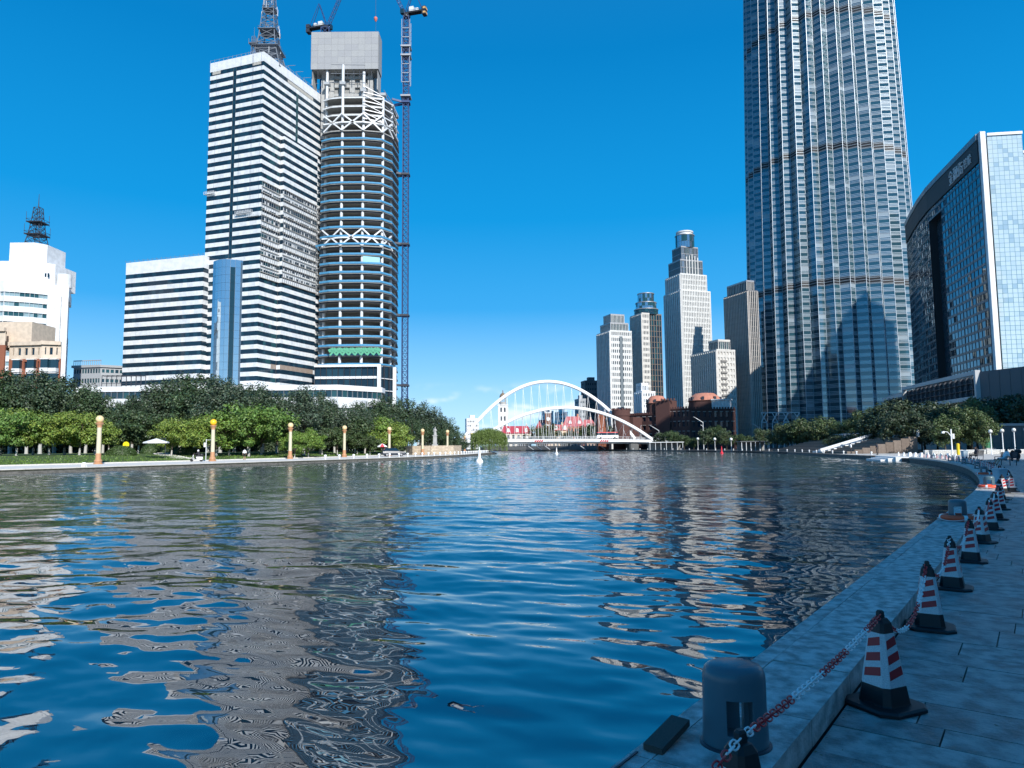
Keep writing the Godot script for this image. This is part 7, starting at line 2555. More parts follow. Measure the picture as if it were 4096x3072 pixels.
# the big pleated glass tower
func make_pleated_tower():
	rg.seed = 81
	var C := Vector2(172.6, -380.0)
	var o := thing("pleated_glass_tower", "huge tapering glass tower with pleated facade and white louvre lines", "building", v3(C, 0))
	var pl := 36
	var fh := 3.6
	var nf := 84
	var rad := func(y: float) -> float: return 42.2 * (1.0 - 0.115 * pow(clampf(y / 250.0, 0.0, 1.4), 1.4))
	var corner := func(k: int, y: float) -> Vector2:
		# each pleat: ridge then valley; wide face then narrow face
		var p := k / 2
		var a := (p + (0.0 if k % 2 == 0 else 0.60)) / pl * TAU
		var r: float = rad.call(y) + (1.1 if k % 2 == 0 else -1.4)
		return C + Vector2(-sin(a + 0.02), cos(a + 0.02)) * r * Vector2(1.0, 1.0)
	var glass_l := []
	var sill := mb()
	var fins := mb()
	var mull := mb()
	var dark := {22: 1, 41: 1, 61: 1}
	var dks := {22: mb(), 41: mb(), 61: mb()}
	for k in pl * 2:
		var p0: Vector2 = corner.call(k + 1, 0.0)
		var p1: Vector2 = corner.call(k, 0.0)
		var mid := ((p0 + p1) * 0.5 - C).normalized()
		if mid.y < -0.25: continue
		for f in nf:
			var y := f * fh
			var a: Vector2 = corner.call(k + 1, y + fh * 0.5)
			var b: Vector2 = corner.call(k, y + fh * 0.5)
			if (b - a).cross(mid) < 0.0:
				var e := a
				a = b; b = e
			var d := b - a
			var u := d.normalized()
			var n := Vector2(-u.y, u.x)
			if n.dot(mid) < 0.0:
				n = -n
				u = -u
			var bs := Basis(dir3(u), UP, dir3(n))
			var c := (a + b) * 0.5
			var L := d.length()
			var isdark: bool = dark.has(f)
			if not isdark: glass_l.append([Vector2(c.x * 0.6, c.y).distance_to(Vector2(80, 0)) + absf(y - 70.0) * 2.0, bx(v3(c - n * 0.05, y + fh * 0.72), Vector3(L - 0.16, fh * 0.46, 0.06), bs.rotated(UP, rg.randf_range(-0.004, 0.004)).rotated(bs.x, rg.randf_range(-0.006, 0.006))), (0 if rg.randf() < 0.82 else (1 if rg.randf() < 0.6 else 2))])
			(dks[f] if isdark else sill).box(v3(c - n * 0.06, y + fh * (0.5 if isdark else 0.245)), Vector3(L - 0.1, fh * (1.0 if isdark else 0.49), 0.05), bs)
			for t in ([0.07, 0.24, 0.44] if not isdark else [0.07, 0.44, 0.8]):
				fins.box(v3(c + n * 0.08, y + fh * t), Vector3(L - 0.04, 0.13, 0.2), bs)
			fins.box(v3(c + n * 0.02, y + fh * 0.965), Vector3(L - 0.04, 0.09, 0.12), bs)
			# mullion along the pleat's edge
		for f in range(0, nf, 6):
			var a0: Vector2 = corner.call(k, f * fh)
			var a1: Vector2 = corner.call(k, minf(f + 6, nf) * fh)
			var w := ((a0 - C).normalized())
			mull.bar(v3(a0 + w * 0.12, f * fh), v3(a1 + w * 0.12, minf(f + 6, nf) * fh), 0.16 if k % 2 == 0 else 0.10)
	glass_l.sort_custom(func(p, q): return p[0] < q[0])
	var list := []
	for e in glass_l: list.append([e[1], e[2]])
	pieces(o, "window", "windows", list, [glass(0.045, 0.12, 0.155, 0.03, 1.9, 0.5), glass(0.04, 0.12, 0.155, 0.03, 1.8, 0.4), glass(0.30, 0.36, 0.40, 0.1, 1.6, 0.1)], 300)
	part(o, "spandrel_glass", sill, glass(0.15, 0.27, 0.32, 0.06, 1.9, 0.6))
	for key in dks: part(o, "plant_floor", dks[key], M.dark)
	part(o, "louvres", fins, mat(0.50, 0.57, 0.63, 0.4, 0.2))
	part(o, "mullions", mull, mat(0.52, 0.59, 0.65, 0.4, 0.1))
	var m := mb()
	for f in range(0, nf, 7):
		var poly := PackedVector2Array()
		for k in 48: poly.append(C + Vector2(cos(TAU * k / 48), sin(TAU * k / 48)) * (rad.call(minf(f + 7, nf) * fh) - 1.8))
		m.prism(poly, f * fh - 1.0, minf(f + 7, nf) * fh)
	part(o, "core", m, M.steel_dark)
	# steel truss footing at its left
	var t := thing("entrance_truss", "pale steel truss canopy at the foot of the pleated glass tower", "canopy", Vector3(124, 0, -336))
	m = mb()
	for k in 7:
		var x := 117.0 + k * 2.6
		m.bar(Vector3(x, 12.0, -334), Vector3(x + 2.6, 16.5 if k % 2 == 0 else 12.0, -334), 0.4)
		m.bar(Vector3(x, 16.5, -334), Vector3(x + 2.6, 12.0 if k % 2 == 0 else 16.5, -334), 0.3)
		m.bar(Vector3(x, 0, -334), Vector3(x, 12.0, -334), 0.35)
	for y in [12.0, 16.5]: m.bar(Vector3(117, y, -334), Vector3(135, y, -334), 0.4)
	part(t, "truss", m, M.white2)

# the curved dark glass building with its sign, and the pale glass wing
func make_curved_building():
	rg.seed = 83
	var H := 91.4
	var P := [Vector2(161.5, -283.6), Vector2(155.5, -268.5), Vector2(150.7, -255.7), Vector2(146.6, -243.0), Vector2(143.6, -231.0), Vector2(140.6, -218.2), Vector2(138.3, -208.4), Vector2(136.3, -200.0)]
	var o := thing("curved_glass_building", "dark curved glass building with a sloping roofline sign at the right", "building", Vector3(148, 0, -240))
	var ac := acc()
	var fh := 2.62
	for k in 7:
		var a: Vector2 = P[k]
		var b: Vector2 = P[k + 1]
		var notch := k == 3
		if notch:
			var u := (b - a).normalized()
			var n := Vector2(-u.y, u.x)
			facade(ac, a - n * 2.4, b - n * 2.4, 8.0, {"nf": 27, "fh": fh, "nb": 5, "wb": 0.3, "wh": 0.66, "pier": 0.05, "rec": 0.15, "pick": [2, 3], "jit": 0.006})
			facade(ac, b - n * 2.4, b, 8.0, {"nf": 27, "fh": fh, "nb": 2, "wb": 0.3, "wh": 0.66, "pier": 0.05, "rec": 0.15, "pick": [2, 3], "jit": 0.006})
			facade(ac, a, b, 8.0 + 27 * fh, {"nf": 2, "fh": fh, "nb": 5, "wb": 0.3, "wh": 0.66, "pier": 0.05, "rec": 0.15, "pick": [0, 1], "jit": 0.01})
		else:
			facade(ac, a, b, 8.0, {"nf": 29, "fh": fh, "nb": int(a.distance_to(b) / 2.3), "wb": 0.26, "wh": 0.70, "pier": 0.045, "rec": 0.15, "pick": [0, 0, 1], "jit": 0.016})
	finish(o, ac, mat(0.03, 0.05, 0.075, 0.25), [glass(0.09, 0.17, 0.215, 0.02, 1.9, 0.8), glass(0.06, 0.125, 0.165, 0.02, 1.9, 0.8), glass(0.05, 0.12, 0.16, 0.03, 1.7, 0.6), glass(0.07, 0.15, 0.19, 0.03, 1.7, 0.6)], M.steel_dark, "window", [], 300)
	var poly := PackedVector2Array(P)
	for p in [Vector2(138.5, -199.4), Vector2(150, -214), Vector2(170, -283)]: poly.append(p)
	core(o, poly, -1, H - 0.4, M.dark, 5.4)
	var back := PackedVector2Array()
	for k in 4: back.append(P[k])
	var m := mb()
	for k in 7:
		if k == 3: continue
		var u2: Vector2 = (P[k + 1] - P[k]).normalized()
		var n2 := Vector2(-u2.y, u2.x)
		var cut := 3.0 if k == 6 else 0.0
		m.box(v3((P[k] + P[k + 1]) * 0.5 - n2 * 2.9 - u2 * cut * 0.5, 42.0), Vector3(P[k].distance_to(P[k + 1]) - cut, 84.0, 5.2), yaw(u2))
	part(o, "floor_mass", m, M.dark)
	# dark sign fascia and pale coping following the roof curve
	m = mb()
	var cp := mb()
	for k in 7:
		var a := v3(P[k], 0)
		var b := v3(P[k + 1], 0)
		m.bar(a + UP * (H - 5.2), b + UP * (H - 5.2), 0.5, 6.6)
		cp.bar(a + UP * (H - 1.0), b + UP * (H - 1.0), 0.9, 1.8)
	part(o, "sign_fascia", m, M.dark)
	part(o, "coping", cp, mat(0.16, 0.19, 0.22, 0.3, 0.3))
	m = mb()
	m.box(Vector3(137.2, 45.6, -199.6), Vector3(1.5, 92.0, 1.5))
	part(o, "white_corner_pier", m, M.white)
	var d: Vector2 = (P[6] - P[5]).normalized()
	var n3 := Vector2(-d.y, d.x)
	var s := thing("building_sign", "sign in five pale characters on the dark fascia of the curved building", "sign", v3(P[5], H - 7.5))
	m = mb()
	glyphs(m, ["jin", "rong", "jie"], v3(P[5] + n3 * 0.42 - d * 3.5, H - 7.7), dir3(d) * 4.0, 4.2, 0.3)
	glyphs(m, ["kong", "gu"], v3(P[6] + n3 * 0.42 - d * 1.2, H - 7.0), dir3(d) * 3.0, 3.0, 0.28)
	part(s, "lettering", m, mat(0.6, 0.6, 0.6, 0.5))
	# pale glass wing facing the viewer
	var w := thing("glass_wing", "pale blue glass block with curtained windows at the right edge", "building", Vector3(152, 0, -206))
	ac = acc()
	var pick := [0, 0, 0, 0, 0, 0, 1, 1, 1, 2]
	facade(ac, Vector2(138.8, -199.6), Vector2(148.2, -198.4), 8.0, {"nf": 62, "fh": 1.33, "nb": 7, "wb": 0.07, "wh": 0.93, "pier": 0.06, "rec": 0.08, "pick": pick, "jit": 0.006})
	facade(ac, Vector2(148.6, -199.4), Vector2(172.0, -196.2), 8.0, {"nf": 58, "fh": 1.33, "nb": 18, "wb": 0.07, "wh": 0.93, "pier": 0.06, "rec": 0.08, "pick": pick, "jit": 0.006})
	finish(w, ac, mat(0.07, 0.20, 0.27, 0.4), [M.glass_pale, glass(0.54, 0.67, 0.73, 0.06, 1.7, 0.25), glass(0.42, 0.56, 0.64, 0.06, 1.6, 0.3)], mat(0.07, 0.20, 0.27, 0.4), "window", [], 300)
	core(w, PackedVector2Array([Vector2(138.8, -199.6), Vector2(148.2, -198.4), Vector2(150, -212), Vector2(140.5, -212)]), -1, 90.6, M.steel, 0.16)
	core(w, PackedVector2Array([Vector2(148.6, -199.4), Vector2(172, -196.2), Vector2(174, -212), Vector2(150.2, -212)]), -1, 85.2, M.steel, 0.16, "lower_core")
	m = mb()
	m.bar(Vector3(138.8, 90.9, -199.5), Vector3(148.2, 90.9, -198.3), 0.5, 0.8)
	m.bar(Vector3(148.6, 85.5, -199.3), Vector3(172, 85.5, -196.1), 0.5, 0.8)
	part(w, "coping", m, M.white)

func make_right_podium():
	rg.seed = 85
	var A := Vector2(104.4, -198.3)
	var B := Vector2(100.2, -180.6)
	var C := Vector2(92.3, -140.0)
	var o := thing("framed_podium", "low glazed block in a pale frame under the curved building", "building", v3((B + C) * 0.5, 0))
	var ac := acc()
	facade(ac, B, C, 10.9, {"nf": 3, "fh": 1.35, "nb": 15, "wb": 0.06, "wh": 0.94, "pier": 0.07, "rec": 0.6, "pick": [0, 0, 1], "jit": 0.02})
	facade(ac, A, B, 9.4, {"nf": 3, "fh": 1.3, "nb": 9, "wb": 0.06, "wh": 0.94, "pier": 0.07, "rec": 0.6, "pick": [2, 2, 0], "jit": 0.02})
	finish(o, ac, M.steel_dark, [M.glass_mirror2, M.glass_mirror, M.glass_pale], M.steel_dark, "window", [], 100)
	var fr := mat(0.45, 0.46, 0.47, 0.6)
	var m := mb()
	var u := (C - B).normalized()
	var n := Vector2(-u.y, u.x)
	for e in [[B, C, 10.3, 15.5], [A, B, 8.8, 13.9]]:
		m.bar(v3(e[0] + n * 0.15, e[2] + 0.2), v3(e[1] + n * 0.15, e[2] + 0.2), 0.9, 0.8)
		m.bar(v3(e[0] + n * 0.15, e[3]), v3(e[1] + n * 0.15, e[3]), 0.9, 0.8)
		for q in [e[0], e[1]]: m.box(v3(q + n * 0.17, (e[2] + e[3]) * 0.5), Vector3(0.8, e[3] - e[2] + 0.9, 0.92), yaw(u))
	part(o, "pale_frame", m, fr)
	m = mb()
	m.prism(PackedVector2Array([A - n * 0.8, B - n * 0.8, C - n * 0.8, C - n * 20.0, A - n * 20.0]), 8.6, 15.0)
	part(o, "core", m, M.concrete)
	m = mb()
	m.prism(PackedVector2Array([A - n * 6.0, C - n * 6.0, C - n * 20.0, A - n * 20.0]), -1.0, 8.6)
	part(o, "recessed_base", m, M.concrete)
	var d := thing("dark_podium", "black box-like podium with a slanted roofline at the right edge", "building", Vector3(100, 0, -125))
	m = mb()
	m.prism(PackedVector2Array([Vector2(92.4, -139.8), Vector2(96.5, -122.0), Vector2(101.5, -100.0), Vector2(140, -100.0), Vector2(140, -139.8)]), -0.5, 15.6)
	part(d, "wall", m, mat(0.12, 0.125, 0.135, 0.95))
	m = mb()
	for k in 8: m.box(v3(Vector2(92.4, -139.8).lerp(Vector2(96.5, -122.0), (k + 0.5) / 8.0) - Vector2(0.05, 0), 12.6), Vector3(2.2, 5.6, 0.06), yaw((Vector2(96.5, -122.0) - Vector2(92.4, -139.8)).normalized()))
	part(d, "wall_panels", m, mat(0.13, 0.135, 0.145, 0.9))

# buildings beside and behind the viewer that throw the shade seen on the quay and on the glass tower
func make_shade_buildings():
	rg.seed = 87
	var az := deg_to_rad(SUN_AZ)
	var s := Vector2(sin(az), cos(az))
	var e := Vector2(0.73, -0.683)
	var n := Vector2(-e.y, e.x) * 1.0
	var H := 40.0
	var off2 := s * H / tan(deg_to_rad(SUN_EL))
	var a := Vector2(15.6, -41.0) + off2
	# long row along the quay in two parts with a slit between them
	var slit := -5.8
	for k in 2:
		var p := a + e * (slit if k == 1 else -62.0)
		var q := a + e * (46.0 if k == 1 else slit - 2.2)
		var o := thing("quayside_block", ["long pale office block behind the viewer, right of the quay", "pale office block beside the viewer, right of the quay"][k], "building", v3((p + q) * 0.5, 0))
		var ac := acc()
		var m := mb()
		var back := Vector2(0.683, 0.73)
		m.prism(PackedVector2Array([p, q, q + s * 30.0, p + s * 30.0]), -0.3, H)
		part(o, "walls", m, M.white2)
		var wins := []
		for f in 11:
			for j in int(p.distance_to(q) / 3.2):
				wins.append([bx(v3(p + e * (j + 0.5) * 3.2 - back * 0.02, 2.2 + f * 3.5), Vector3(1.8, 1.7, 0.1), yaw(e)), rg.randi() % 2])
		pieces(o, "window", "windows", wins, [M.glass_dark, M.glass_dark2], 40)
	# tall gabled tower whose shadow falls on the pleated tower
	var P := Vector2(168.0, -340.0)
	var dist := 150.0
	var c := P + s * dist
	var top := 73.0 + dist * tan(deg_to_rad(SUN_EL))
	var side := Vector2(s.y, -s.x)
	var o := thing("gabled_tower", "tall tower with a pointed roof standing out of view to the right", "building", v3(c, 0))
	var m := mb()
	var outline := [Vector2(-38, -1), Vector2(16, -1), Vector2(16, top - 18.0), Vector2(11, top - 12.0), Vector2(5, top - 2.0), Vector2(2, top), Vector2(-4, top - 5.0), Vector2(-38, top - 62.0)]
	var fr := []
	var bk := []
	for p in outline:
		fr.append(v3(c + side * p.x + s * 24.0, p.y))
		bk.append(v3(c + side * p.x, p.y))
	for k in outline.size():
		var j := (k + 1) % outline.size()
		m.quad(fr[k], fr[j], bk[j], bk[k])
		if k > 0 and k < outline.size() - 1:
			m.tri(fr[0], fr[k + 1], fr[k])
			m.tri(bk[0], bk[k], bk[k + 1])
	part(o, "walls", m, M.white2)
	# unseen tower, added beyond the podium to shade the brick office
	var q1 := Vector2(70.0, -292.0) + s * 205.0
	o = thing("riverside_tower", "plain office tower standing out of view to the right", "building", v3(q1, 0))
	m = mb()
	m.prism(PackedVector2Array([q1 - side * 11.0, q1 + side * 19.0, q1 + side * 19.0 + s * 18.0, q1 - side * 11.0 + s * 18.0]), -0.3, 17.0 + 205.0 * tan(deg_to_rad(SUN_EL)))
	part(o, "walls", m, M.white2)
	# unseen slab, added to keep the trees by the dark podium in shade
	var q0 := Vector2(66.0, -112.0) + s * 104.0
	o = thing("hotel_slab", "broad hotel slab standing out of view to the right", "building", v3(q0, 0))
	m = mb()
	m.prism(PackedVector2Array([q0 + side * 9.0, q0 + side * 42.0, q0 + side * 42.0 + s * 16.0, q0 + side * 9.0 + s * 16.0]), -0.3, 80.0)
	part(o, "walls", m, M.white2)

# ------------------------------------------------------------ right bank: planting, terraces, small things
func make_right_bank():
	var P := []
	for k in 3: P.append([make_tree("plane_tree", 9.0, 4.6, 2.2, 3800, 0.5, [Color(0.050, 0.085, 0.030), Color(0.065, 0.098, 0.036), Color(0.058, 0.090, 0.040)][k], false, 200 + k, 0.32, 40), 9.0])
	rg.seed = 8
	plant(P, RA, ["%s leafy green tree from the left in front of the brick office"], "green trees in front of the brick office", true)
	plant(P, RB, ["%s leafy tree from the left in the row behind the terrace railing"], "leafy trees behind the terrace", true)
	plant(P, RF, ["%s dark green tree from the left behind the bridge cables"], "trees behind the bridge", true)
	drop(P)
	P = []
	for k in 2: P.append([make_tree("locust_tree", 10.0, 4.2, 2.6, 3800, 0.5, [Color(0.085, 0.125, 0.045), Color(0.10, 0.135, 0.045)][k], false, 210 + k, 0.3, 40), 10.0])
	rg.seed = 9
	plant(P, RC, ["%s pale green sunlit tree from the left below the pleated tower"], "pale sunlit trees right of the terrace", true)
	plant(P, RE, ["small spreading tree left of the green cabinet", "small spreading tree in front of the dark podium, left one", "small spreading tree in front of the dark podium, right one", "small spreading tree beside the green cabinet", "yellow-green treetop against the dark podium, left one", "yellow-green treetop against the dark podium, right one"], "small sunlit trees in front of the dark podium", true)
	drop(P)
	P = []
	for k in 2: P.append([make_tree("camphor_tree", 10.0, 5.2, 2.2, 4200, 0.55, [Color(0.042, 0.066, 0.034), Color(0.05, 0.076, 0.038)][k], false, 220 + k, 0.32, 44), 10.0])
	rg.seed = 10
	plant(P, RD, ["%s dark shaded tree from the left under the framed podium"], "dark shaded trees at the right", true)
	drop(P)
	make_terrace()
	make_right_things()
func make_terrace():
	# stepped seating following the bank, with railings and a white stair
	var line := smooth(PackedVector2Array([Vector2(60.2, -176), Vector2(59.6, -160), Vector2(56.8, -145), Vector2(54.2, -131), Vector2(53.0, -122)]), 2.0)
	var rev := line.duplicate()
	rev.reverse()
	var o := thing("seating_terrace", "brown stepped seating terrace along the far right bank", "terrace", Vector3(62, 0, -150))
	for k in 9:
		var a := offset_line(rev, 4.0 + k * 1.25)
		var m := mb()
		var b := offset_line(rev, 5.35 + k * 1.25)
		var ring := PackedVector2Array(a)
		var br := b.duplicate()
		br.reverse()
		ring.append_array(br)
		m.prism(ring, -0.2, 0.36 + k * 0.30, false)
		part(o, "seat_step", m, mat(0.20, 0.155, 0.125, 0.9, 0, "cloudy", 2.0) if k % 2 else mat(0.24, 0.19, 0.155, 0.9, 0, "cloudy", 2.0))
	var top := offset_line(rev, 15.6)
	var r := thing("terrace_railing", "white railing along the top of the seating terrace", "railing", v3(top[0], 2.7))
	var m := mb()
	for k in top.size() - 1:
		var h := 3.0 if k < top.size() * 0.8 else 2.2
		balustrade(m, v3(top[k], 2.75), v3(top[k + 1], 2.75), 1.0, 1.1, 0.12)
	part(r, "posts_and_rails", m, M.white)
	m = mb()
	face(m, offset_line(rev, 15.2), -0.2, 2.75)
	strip(m, offset_line(rev, 15.2), offset_line(rev, 26.0), 2.75)
	part(o, "upper_walk", m, M.pale_pave)
	var st := thing("terrace_stair", "white stair flank climbing the terrace", "stair", Vector3(57.5, 0, -132))
	m = mb()
	m.bar(Vector3(57.6, 0.5, -133.5), Vector3(69.6, 3.4, -137.5), 0.22, 0.5)
	part(st, "stair_flank", m, M.white)
	m = mb()
	for k in 10: m.box(Vector3(57.6, 0.2, -133.5).lerp(Vector3(69.2, 2.7, -137.3), k / 9.0) + Vector3(0.5, 0.0, -1.4), Vector3(1.3, 0.3, 2.2), yaw(Vector2(0.89, -0.45)))
	part(st, "steps", m, M.white2)
	# little white marker posts along the water's edge
	var edge := offset_line(smooth(right_bank, 1.0), 1.6)
	var proto := thing("edge_post", "", "bollard light", Vector3.ZERO, "small white posts along the right bank")
	m = mb()
	m.lathe(Vector3.ZERO, [Vector2(0, 0), Vector2(0.12, 0), Vector2(0.10, 0.08), Vector2(0.09, 0.34)], 10)
	part(proto, "post", m, M.white)
	m = mb()
	m.lathe(Vector3.ZERO, [Vector2(0.09, 0.34), Vector2(0.15, 0.4), Vector2(0.14, 0.5), Vector2(0, 0.54)], 10)
	part(proto, "cap", m, M.paint)
	var cnt := 0
	var last := Vector2(999, 999)
	var first := true
	for p in edge:
		if p.y > -100.0 or p.y < -285.0 or p.distance_to(last) < 6.2: continue
		last = p
		var q: Node3D = proto if first else copy(proto, Vector3.ZERO)
		first = false
		q.position = v3(p, 0.02)
		q.set_meta("label", "%s short white edge post counted along the far right bank from the landing" % nth(cnt))
		cnt += 1
func globe_lamp(at: Vector3, h: float, r: float, label: String, group: String):
	var o := thing("globe_lamp", label, "lamp", at, group)
	var m := mb()
	m.tube([at, at + UP * 0.25], [0.11, 0.08], 10)
	m.tube([at + UP * 0.2, at + UP * (h - r * 1.1)], [0.065, 0.055], 10)
	part(o, "pole", m, M.paint)
	m = mb()
	m.lathe(at + UP * (h - r * 1.25), [Vector2(0.06, 0), Vector2(r * 0.85, 0.08), Vector2(r * 1.12, 0.26 * r + 0.1), Vector2(r * 1.12, 0.4 * r + 0.1), Vector2(r * 0.9, 0.4 * r + 0.1)], 16, false)
	part(o, "collar", m, M.steel)
	m = mb()
	var pr := []
	for j in 11: pr.append(Vector2(maxf(sin(PI * j / 10.0) * r, 0.0), h - cos(PI * j / 10.0) * r))
	m.lathe(at, pr, 16)
	part(o, "globe", m, mat(0.80, 0.80, 0.74, 0.25))
func make_right_things():
	var gw := ["white globe lamp, leftmost of the four on the plaza", "white globe lamp, second of the four on the plaza", "white globe lamp, third of the four on the plaza", "white globe lamp at the right edge of the plaza"]
	var gs := [Vector3(67.1, 0, -99.9), Vector3(69.5, 0, -101.0), Vector3(71.6, 0, -101.6), Vector3(73.9, 0, -102.4)]
	for k in 4: globe_lamp(gs[k], 3.25 + k * 0.1, 0.25, gw[k], "globe lamps on the plaza")
	for e in [[Vector3(60.9, 0, -234), 2.9], [Vector3(60.8, 0, -214), 2.6], [Vector3(61.4, 0, -200), 2.4]]: globe_lamp(e[0], e[1] + 0.8, 0.42, "distant white globe lamp on the right bank, " + ("left one" if e[1] == 2.9 else "middle one" if e[1] == 2.6 else "right one"), "distant globe lamps on the right bank")
	var m := mb()
	# low pale wall of the sunlit plaza
	var o := thing("plaza_wall", "low pale planter wall behind the sunlit plaza", "wall", Vector3(67, 0, -102))
	for e in [[Vector2(60.0, -104.0), Vector2(68.5, -103.4)], [Vector2(68.5, -103.4), Vector2(82.0, -105.6)]]:
		for k in 6:
			m = mb()
			var a: Vector2 = e[0].lerp(e[1], k / 6.0)
			var b: Vector2 = e[0].lerp(e[1], (k + 1) / 6.0)
			m.bar(v3(a.lerp(b, 0.006), 0.28), v3(b.lerp(a, 0.006), 0.28), 0.5, 0.56)
			part(o, "wall_stone", m, M.granite)
	m = mb()
	m.bar(Vector3(60, 0.6, -104), Vector3(68.5, 0.6, -103.4), 0.6, 0.08)
	m.bar(Vector3(68.5, 0.6, -103.4), Vector3(82, 0.6, -105.6), 0.6, 0.08)
	part(o, "coping", m, M.white3)
	m = mb()
	m.prism(PackedVector2Array([Vector2(44.6, -75.5), Vector2(48.6, -93.5), Vector2(53.0, -118), Vector2(90, -118), Vector2(90, -60), Vector2(52, -60)]), -0.044, 0.004)
	setting("plaza", m, mat(0.56, 0.54, 0.50, 0.8, 0, "cloudy", 4.0))
	# electricity cabinet
	o = thing("utility_cabinet", "tall green utility cabinet on a pale plinth behind the plaza", "cabinet", Vector3(75.6, 0, -113.2))
	m = mb()
	m.box(o.position + UP * 0.4, Vector3(1.5, 0.8, 1.2))
	part(o, "plinth", m, M.concrete)
	m = mb()
	m.loft([off(ring8(0.52, 0.16, 0.8, 0.4), o.position), off(ring8(0.52, 0.16, 2.3, 0.4), o.position)])
	part(o, "housing", m, mat(0.07, 0.26, 0.13, 0.5))
	m = mb()
	m.loft([off(ring8(0.6, 0.16, 2.3, 0.46), o.position), off(ring8(0.55, 0.16, 2.4, 0.42), o.position)])
	part(o, "lid", m, mat(0.05, 0.2, 0.1, 0.5))
	o = thing("yellow_post", "short bright yellow post beside the camera pole on the plaza", "post", Vector3(61.6, 0, -98.6))
	m = mb()
	m.tube([o.position, o.position + UP * 1.5], [0.2, 0.2], 12)
	m.lathe(o.position + UP * 1.5, [Vector2(0.2, 0), Vector2(0.14, 0.08), Vector2(0, 0.1)], 12)
	part(o, "shaft", m, mat(0.72, 0.50, 0.01, 0.5))
	o = thing("camera_pole", "white pole with a curved arm and cameras behind the plaza", "camera pole", Vector3(62.0, 0, -100.6))
	m = mb()
	m.tube([o.position, o.position + UP * 3.6], [0.1, 0.08], 8)
	part(o, "pole", m, M.paint)
	m = mb()
	m.tube([o.position + UP * 2.6, o.position + Vector3(-0.5, 3.2, 0), o.position + Vector3(-1.1, 3.3, 0)], [0.05, 0.05, 0.04], 6)
	part(o, "arm", m, M.paint)
	m = mb()
	m.box(o.position + Vector3(-1.15, 3.15, 0), Vector3(0.35, 0.25, 0.25))
	part(o, "camera", m, M.white2)
	m = mb()
	m.box(o.position + Vector3(0.22, 2.6, 0.05), Vector3(0.28, 0.7, 0.25))
	part(o, "control_box", m, M.white2)
	# white and red water-filled barriers in a row near the landing steps
	var proto := thing("road_barrier", "", "barrier", Vector3.ZERO, "white road barriers by the landing")
	m = mb()
	m.loft([ring8(0.5, 0.06, 0.0, 0.2), ring8(0.48, 0.06, 0.25, 0.17), ring8(0.46, 0.05, 0.7, 0.07)])
	part(proto, "body", m, M.paint)
	m = mb()
	m.box(Vector3(0, 0.42, 0.135), Vector3(0.5, 0.12, 0.03))
	part(proto, "red_band", m, M.red)
	for k in 16:
		var t := k / 15.0
		var p := Vector2(46.6, -77.6).lerp(Vector2(51.0, -95.0), t) + Vector2(0.4 if k % 2 else 1.6, 0)
		var q: Node3D = proto if k == 0 else copy(proto, Vector3.ZERO)
		q.position = v3(p, 0.006)
		q.rotation.y = 1.2 + rg.randf_range(-0.2, 0.2)
		q.scale = Vector3.ONE * 0.72
		q.set_meta("label", "%s white and red road barrier in the row by the landing steps" % nth(k))
	# boat landing: pale steps down to the water
	o = thing("landing_steps", "pale stone landing steps going down to the water at the far right quay", "steps", Vector3(46.5, -0.4, -88))
	for k in 3:
		m = mb()
		m.box(Vector3(46.9 - k * 0.75, -0.16 - k * 0.16, -88.2), Vector3(1.6, 0.5, 9.4 - k * 1.2), yaw(Vector2(0.97, 0.24)))
		part(o, "step", m, M.white3)
	# people strolling on the far right bank
	for e in [[Vector3(56.0, 0.02, -118.0), Color(.75, .75, .75), "person in a white shirt standing on the far right quay by the dark trees"], [Vector3(53.4, 0.02, -104.5), Color(.03, .03, .04), "person in dark clothes standing near the barriers on the far right quay"]]:
		person("person", e[2], e[0], 1.9, [
			[[0, .92, 0], [0, 1.0, 0], .15, .15, 2], [[0, 1.0, 0], [0, 1.38, .02], .145, .17, 1], [[0, 1.42, .02], [0, 1.52, .03], .06, .055, 0], [[0, 1.60, .04], [0, 1.66, .03], .085, .092, 3], [[0, 1.58, .075], [0, 1.63, .08], .06, .065, 0],
			[[.09, .92, 0], [.1, .5, .06], .09, .065, 2], [[-.09, .92, 0], [-.1, .5, .0], .09, .065, 2], [[.1, .5, .06], [.1, .1, .02], .06, .042, 2], [[-.1, .5, .0], [-.1, .1, -.12], .06, .042, 2], [[.1, .045, .0], [.11, .04, .17], .042, .036, 3], [[-.1, .05, -.13], [-.11, .04, .04], .042, .036, 3],
			[[.2, 1.36, .02], [.27, 1.1, .0], .06, .05, 1], [[.27, 1.1, .0], [.22, .92, .14], .042, .034, 0], [[-.2, 1.36, .02], [-.27, 1.1, -.02], .06, .05, 1], [[-.27, 1.1, -.02], [-.25, .86, .04], .042, .034, 0], [[.22, .92, .15], [.20, .88, .22], .032, .02, 0], [[-.25, .84, .05], [-.24, .76, .08], .032, .02, 0]],
			[Color(.38, .23, .15), e[1], Color(.02, .02, .025), Color(.01, .009, .008)], 0.03)
	# kiosk and pavilion by the water
	for e in [[Vector3(66.5, 0, -197), 7.5, 2.4, "flat-roofed dark kiosk near the red buoy"], [Vector3(54.0, 0, -252), 11.5, 2.6, "long open pavilion with a pale canopy right of the bridge"]]:
		o = thing("riverside_pavilion", e[3], "pavilion", e[0], "pavilions by the right bank")
		m = mb()
		m.box(e[0] + UP * (e[2] + 0.12), Vector3(e[1] + 0.8, 0.22, 4.4))
		part(o, "roof", m, M.white2 if e[1] > 9.0 else mat(0.10, 0.11, 0.12, 0.6))
		for k in 7:
			m = mb()
			m.bar(e[0] + Vector3((k / 6.0 - 0.5) * e[1], 0, 1.9), e[0] + Vector3((k / 6.0 - 0.5) * e[1], e[2], 1.9), 0.14)
			part(o, "post", m, M.white2)
		m = mb()
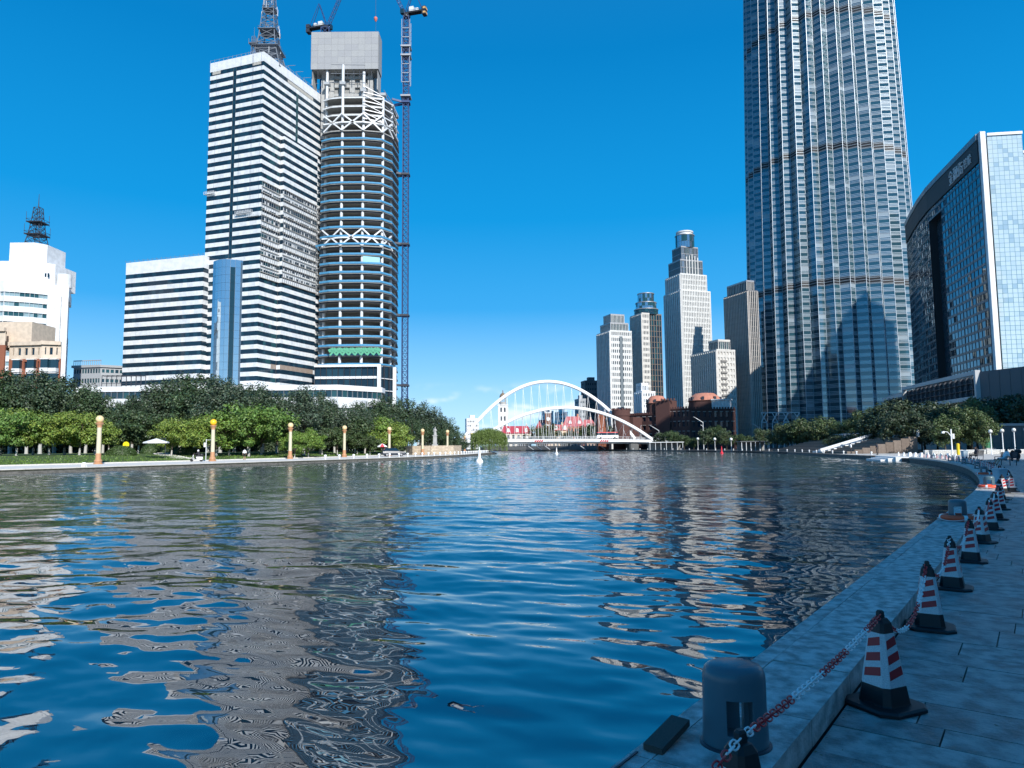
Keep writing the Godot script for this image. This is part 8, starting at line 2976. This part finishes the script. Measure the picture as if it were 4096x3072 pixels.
		m.box(e[0] + Vector3(0, e[2] * 0.5, -1.8), Vector3(e[1], e[2], 0.2))
		part(o, "back_wall", m, M.interior)
	# street lamps
	for e in [[Vector3(66.0, 0, -246), 9.6, "tall double-arm street lamp in front of the brick office"], [Vector3(55.6, 0, -270), 7.4, "slim street lamp at the right end of the bridge"], [Vector3(84.0, 0, -242), 7.5, "slim street lamp left of the terrace trees"]]:
		o = thing("street_lamp", e[2], "street lamp", e[0], "street lamps on the right bank")
		m = mb()
		m.tube([e[0], e[0] + UP * e[1]], [0.16, 0.09], 8)
		part(o, "pole", m, M.white2)
		m = mb()
		m.bar(e[0] + UP * (e[1] - 0.2), e[0] + Vector3(-2.6, e[1] + 1.4, 0.4), 0.16)
		m.bar(e[0] + UP * (e[1] - 1.6), e[0] + Vector3(-0.9, e[1] - 1.0, 0.2), 0.12)
		part(o, "arm", m, M.white2)
		m = mb()
		m.box(e[0] + Vector3(-2.9, e[1] + 1.55, 0.4), Vector3(1.0, 0.16, 0.4), Basis(Vector3.BACK, -0.5))
		part(o, "lamp_head", m, M.steel)
	# dark garden wall at the right edge
	o = thing("garden_wall", "tall grey concrete wall behind the globe lamps at the right edge", "wall", Vector3(85, 0, -118))
	for k in 8:
		m = mb()
		m.box(Vector3(80.2 + k * 1.62, 2.2, -118.5 + k * 0.25), Vector3(1.58, 4.4, 0.4), yaw(Vector2(0.988, 0.153)))
		part(o, "wall_panel", m, M.concrete_dark)
	m = mb()
	m.box(Vector3(86.0, 4.6, -117.6), Vector3(13.4, 0.4, 0.7), yaw(Vector2(0.988, 0.153)))
	part(o, "coping", m, M.concrete)

func _ready():
	make_camera_and_light()
	make_materials()
	make_water()
	make_land()
	make_promenade()
	make_left_bank()
	make_left_buildings()
	make_bridge()
	make_far_bank()
	make_cluster()
	make_pleated_tower()
	make_curved_building()
	make_right_podium()
	make_shade_buildings()
	make_right_bank()
	make_buoys()
	make_near_quay()
const RA := [[54.3, -262.0, 6.4], [58.1, -258.0, 7.0], [63.1, -262.0, 5.5], [63.6, -250.0, 4.1], [65.8, -240.0, 7.3], [70.1, -246.0, 8.5], [70.9, -236.0, 6.7], [72.1, -228.0, 5.1], [74.2, -226.0, 4.5]]
const RB := [[72.4, -205.0, 6.4], [70.5, -190.0, 6.3], [71.6, -185.0, 7.3], [73.4, -182.0, 7.8], [74.6, -178.0, 8.4], [75.1, -172.0, 8.6], [75.9, -168.0, 5.8], [78.1, -165.0, 7.6]]
const RC := [[78.4, -160.0, 8.6], [80.2, -158.0, 9.0], [79.2, -152.0, 8.0]]
const RD := [[68.5, -150.0, 3.3], [69.2, -146.0, 3.4], [68.9, -140.0, 4.3], [70.4, -138.0, 6.2], [71.7, -136.0, 9.5], [75.0, -138.0, 10.6], [75.2, -134.0, 9.8], [78.7, -136.0, 9.9], [78.7, -132.0, 8.7], [67.7, -124.0, 7.5], [70.1, -122.0, 6.9], [86.3, -128.0, 9.8], [90.0, -130.0, 10.3], [90.9, -128.0, 10.6], [88.1, -122.0, 10.0], [85.6, -134.0, 9.7], [82.7, -134.0, 9.3]]
const RE := [[68.0, -112.0, 5.3], [71.5, -114.0, 6.9], [72.9, -113.0, 6.9], [73.3, -111.0, 6.0], [78.4, -122.0, 9.0], [78.3, -120.0, 8.3]]
const RF := [[13.4, -345.0, 12.0], [17.3, -350.0, 13.3], [29.1, -345.0, 9.4], [34.7, -340.0, 11.6], [39.6, -335.0, 12.6], [44.8, -335.0, 11.4], [49.2, -325.0, 10.5], [54.0, -320.0, 8.1], [58.7, -318.0, 8.3], [59.9, -310.0, 6.7], [6.4, -360.0, 9.3], [24.6, -350.0, 8.3]]
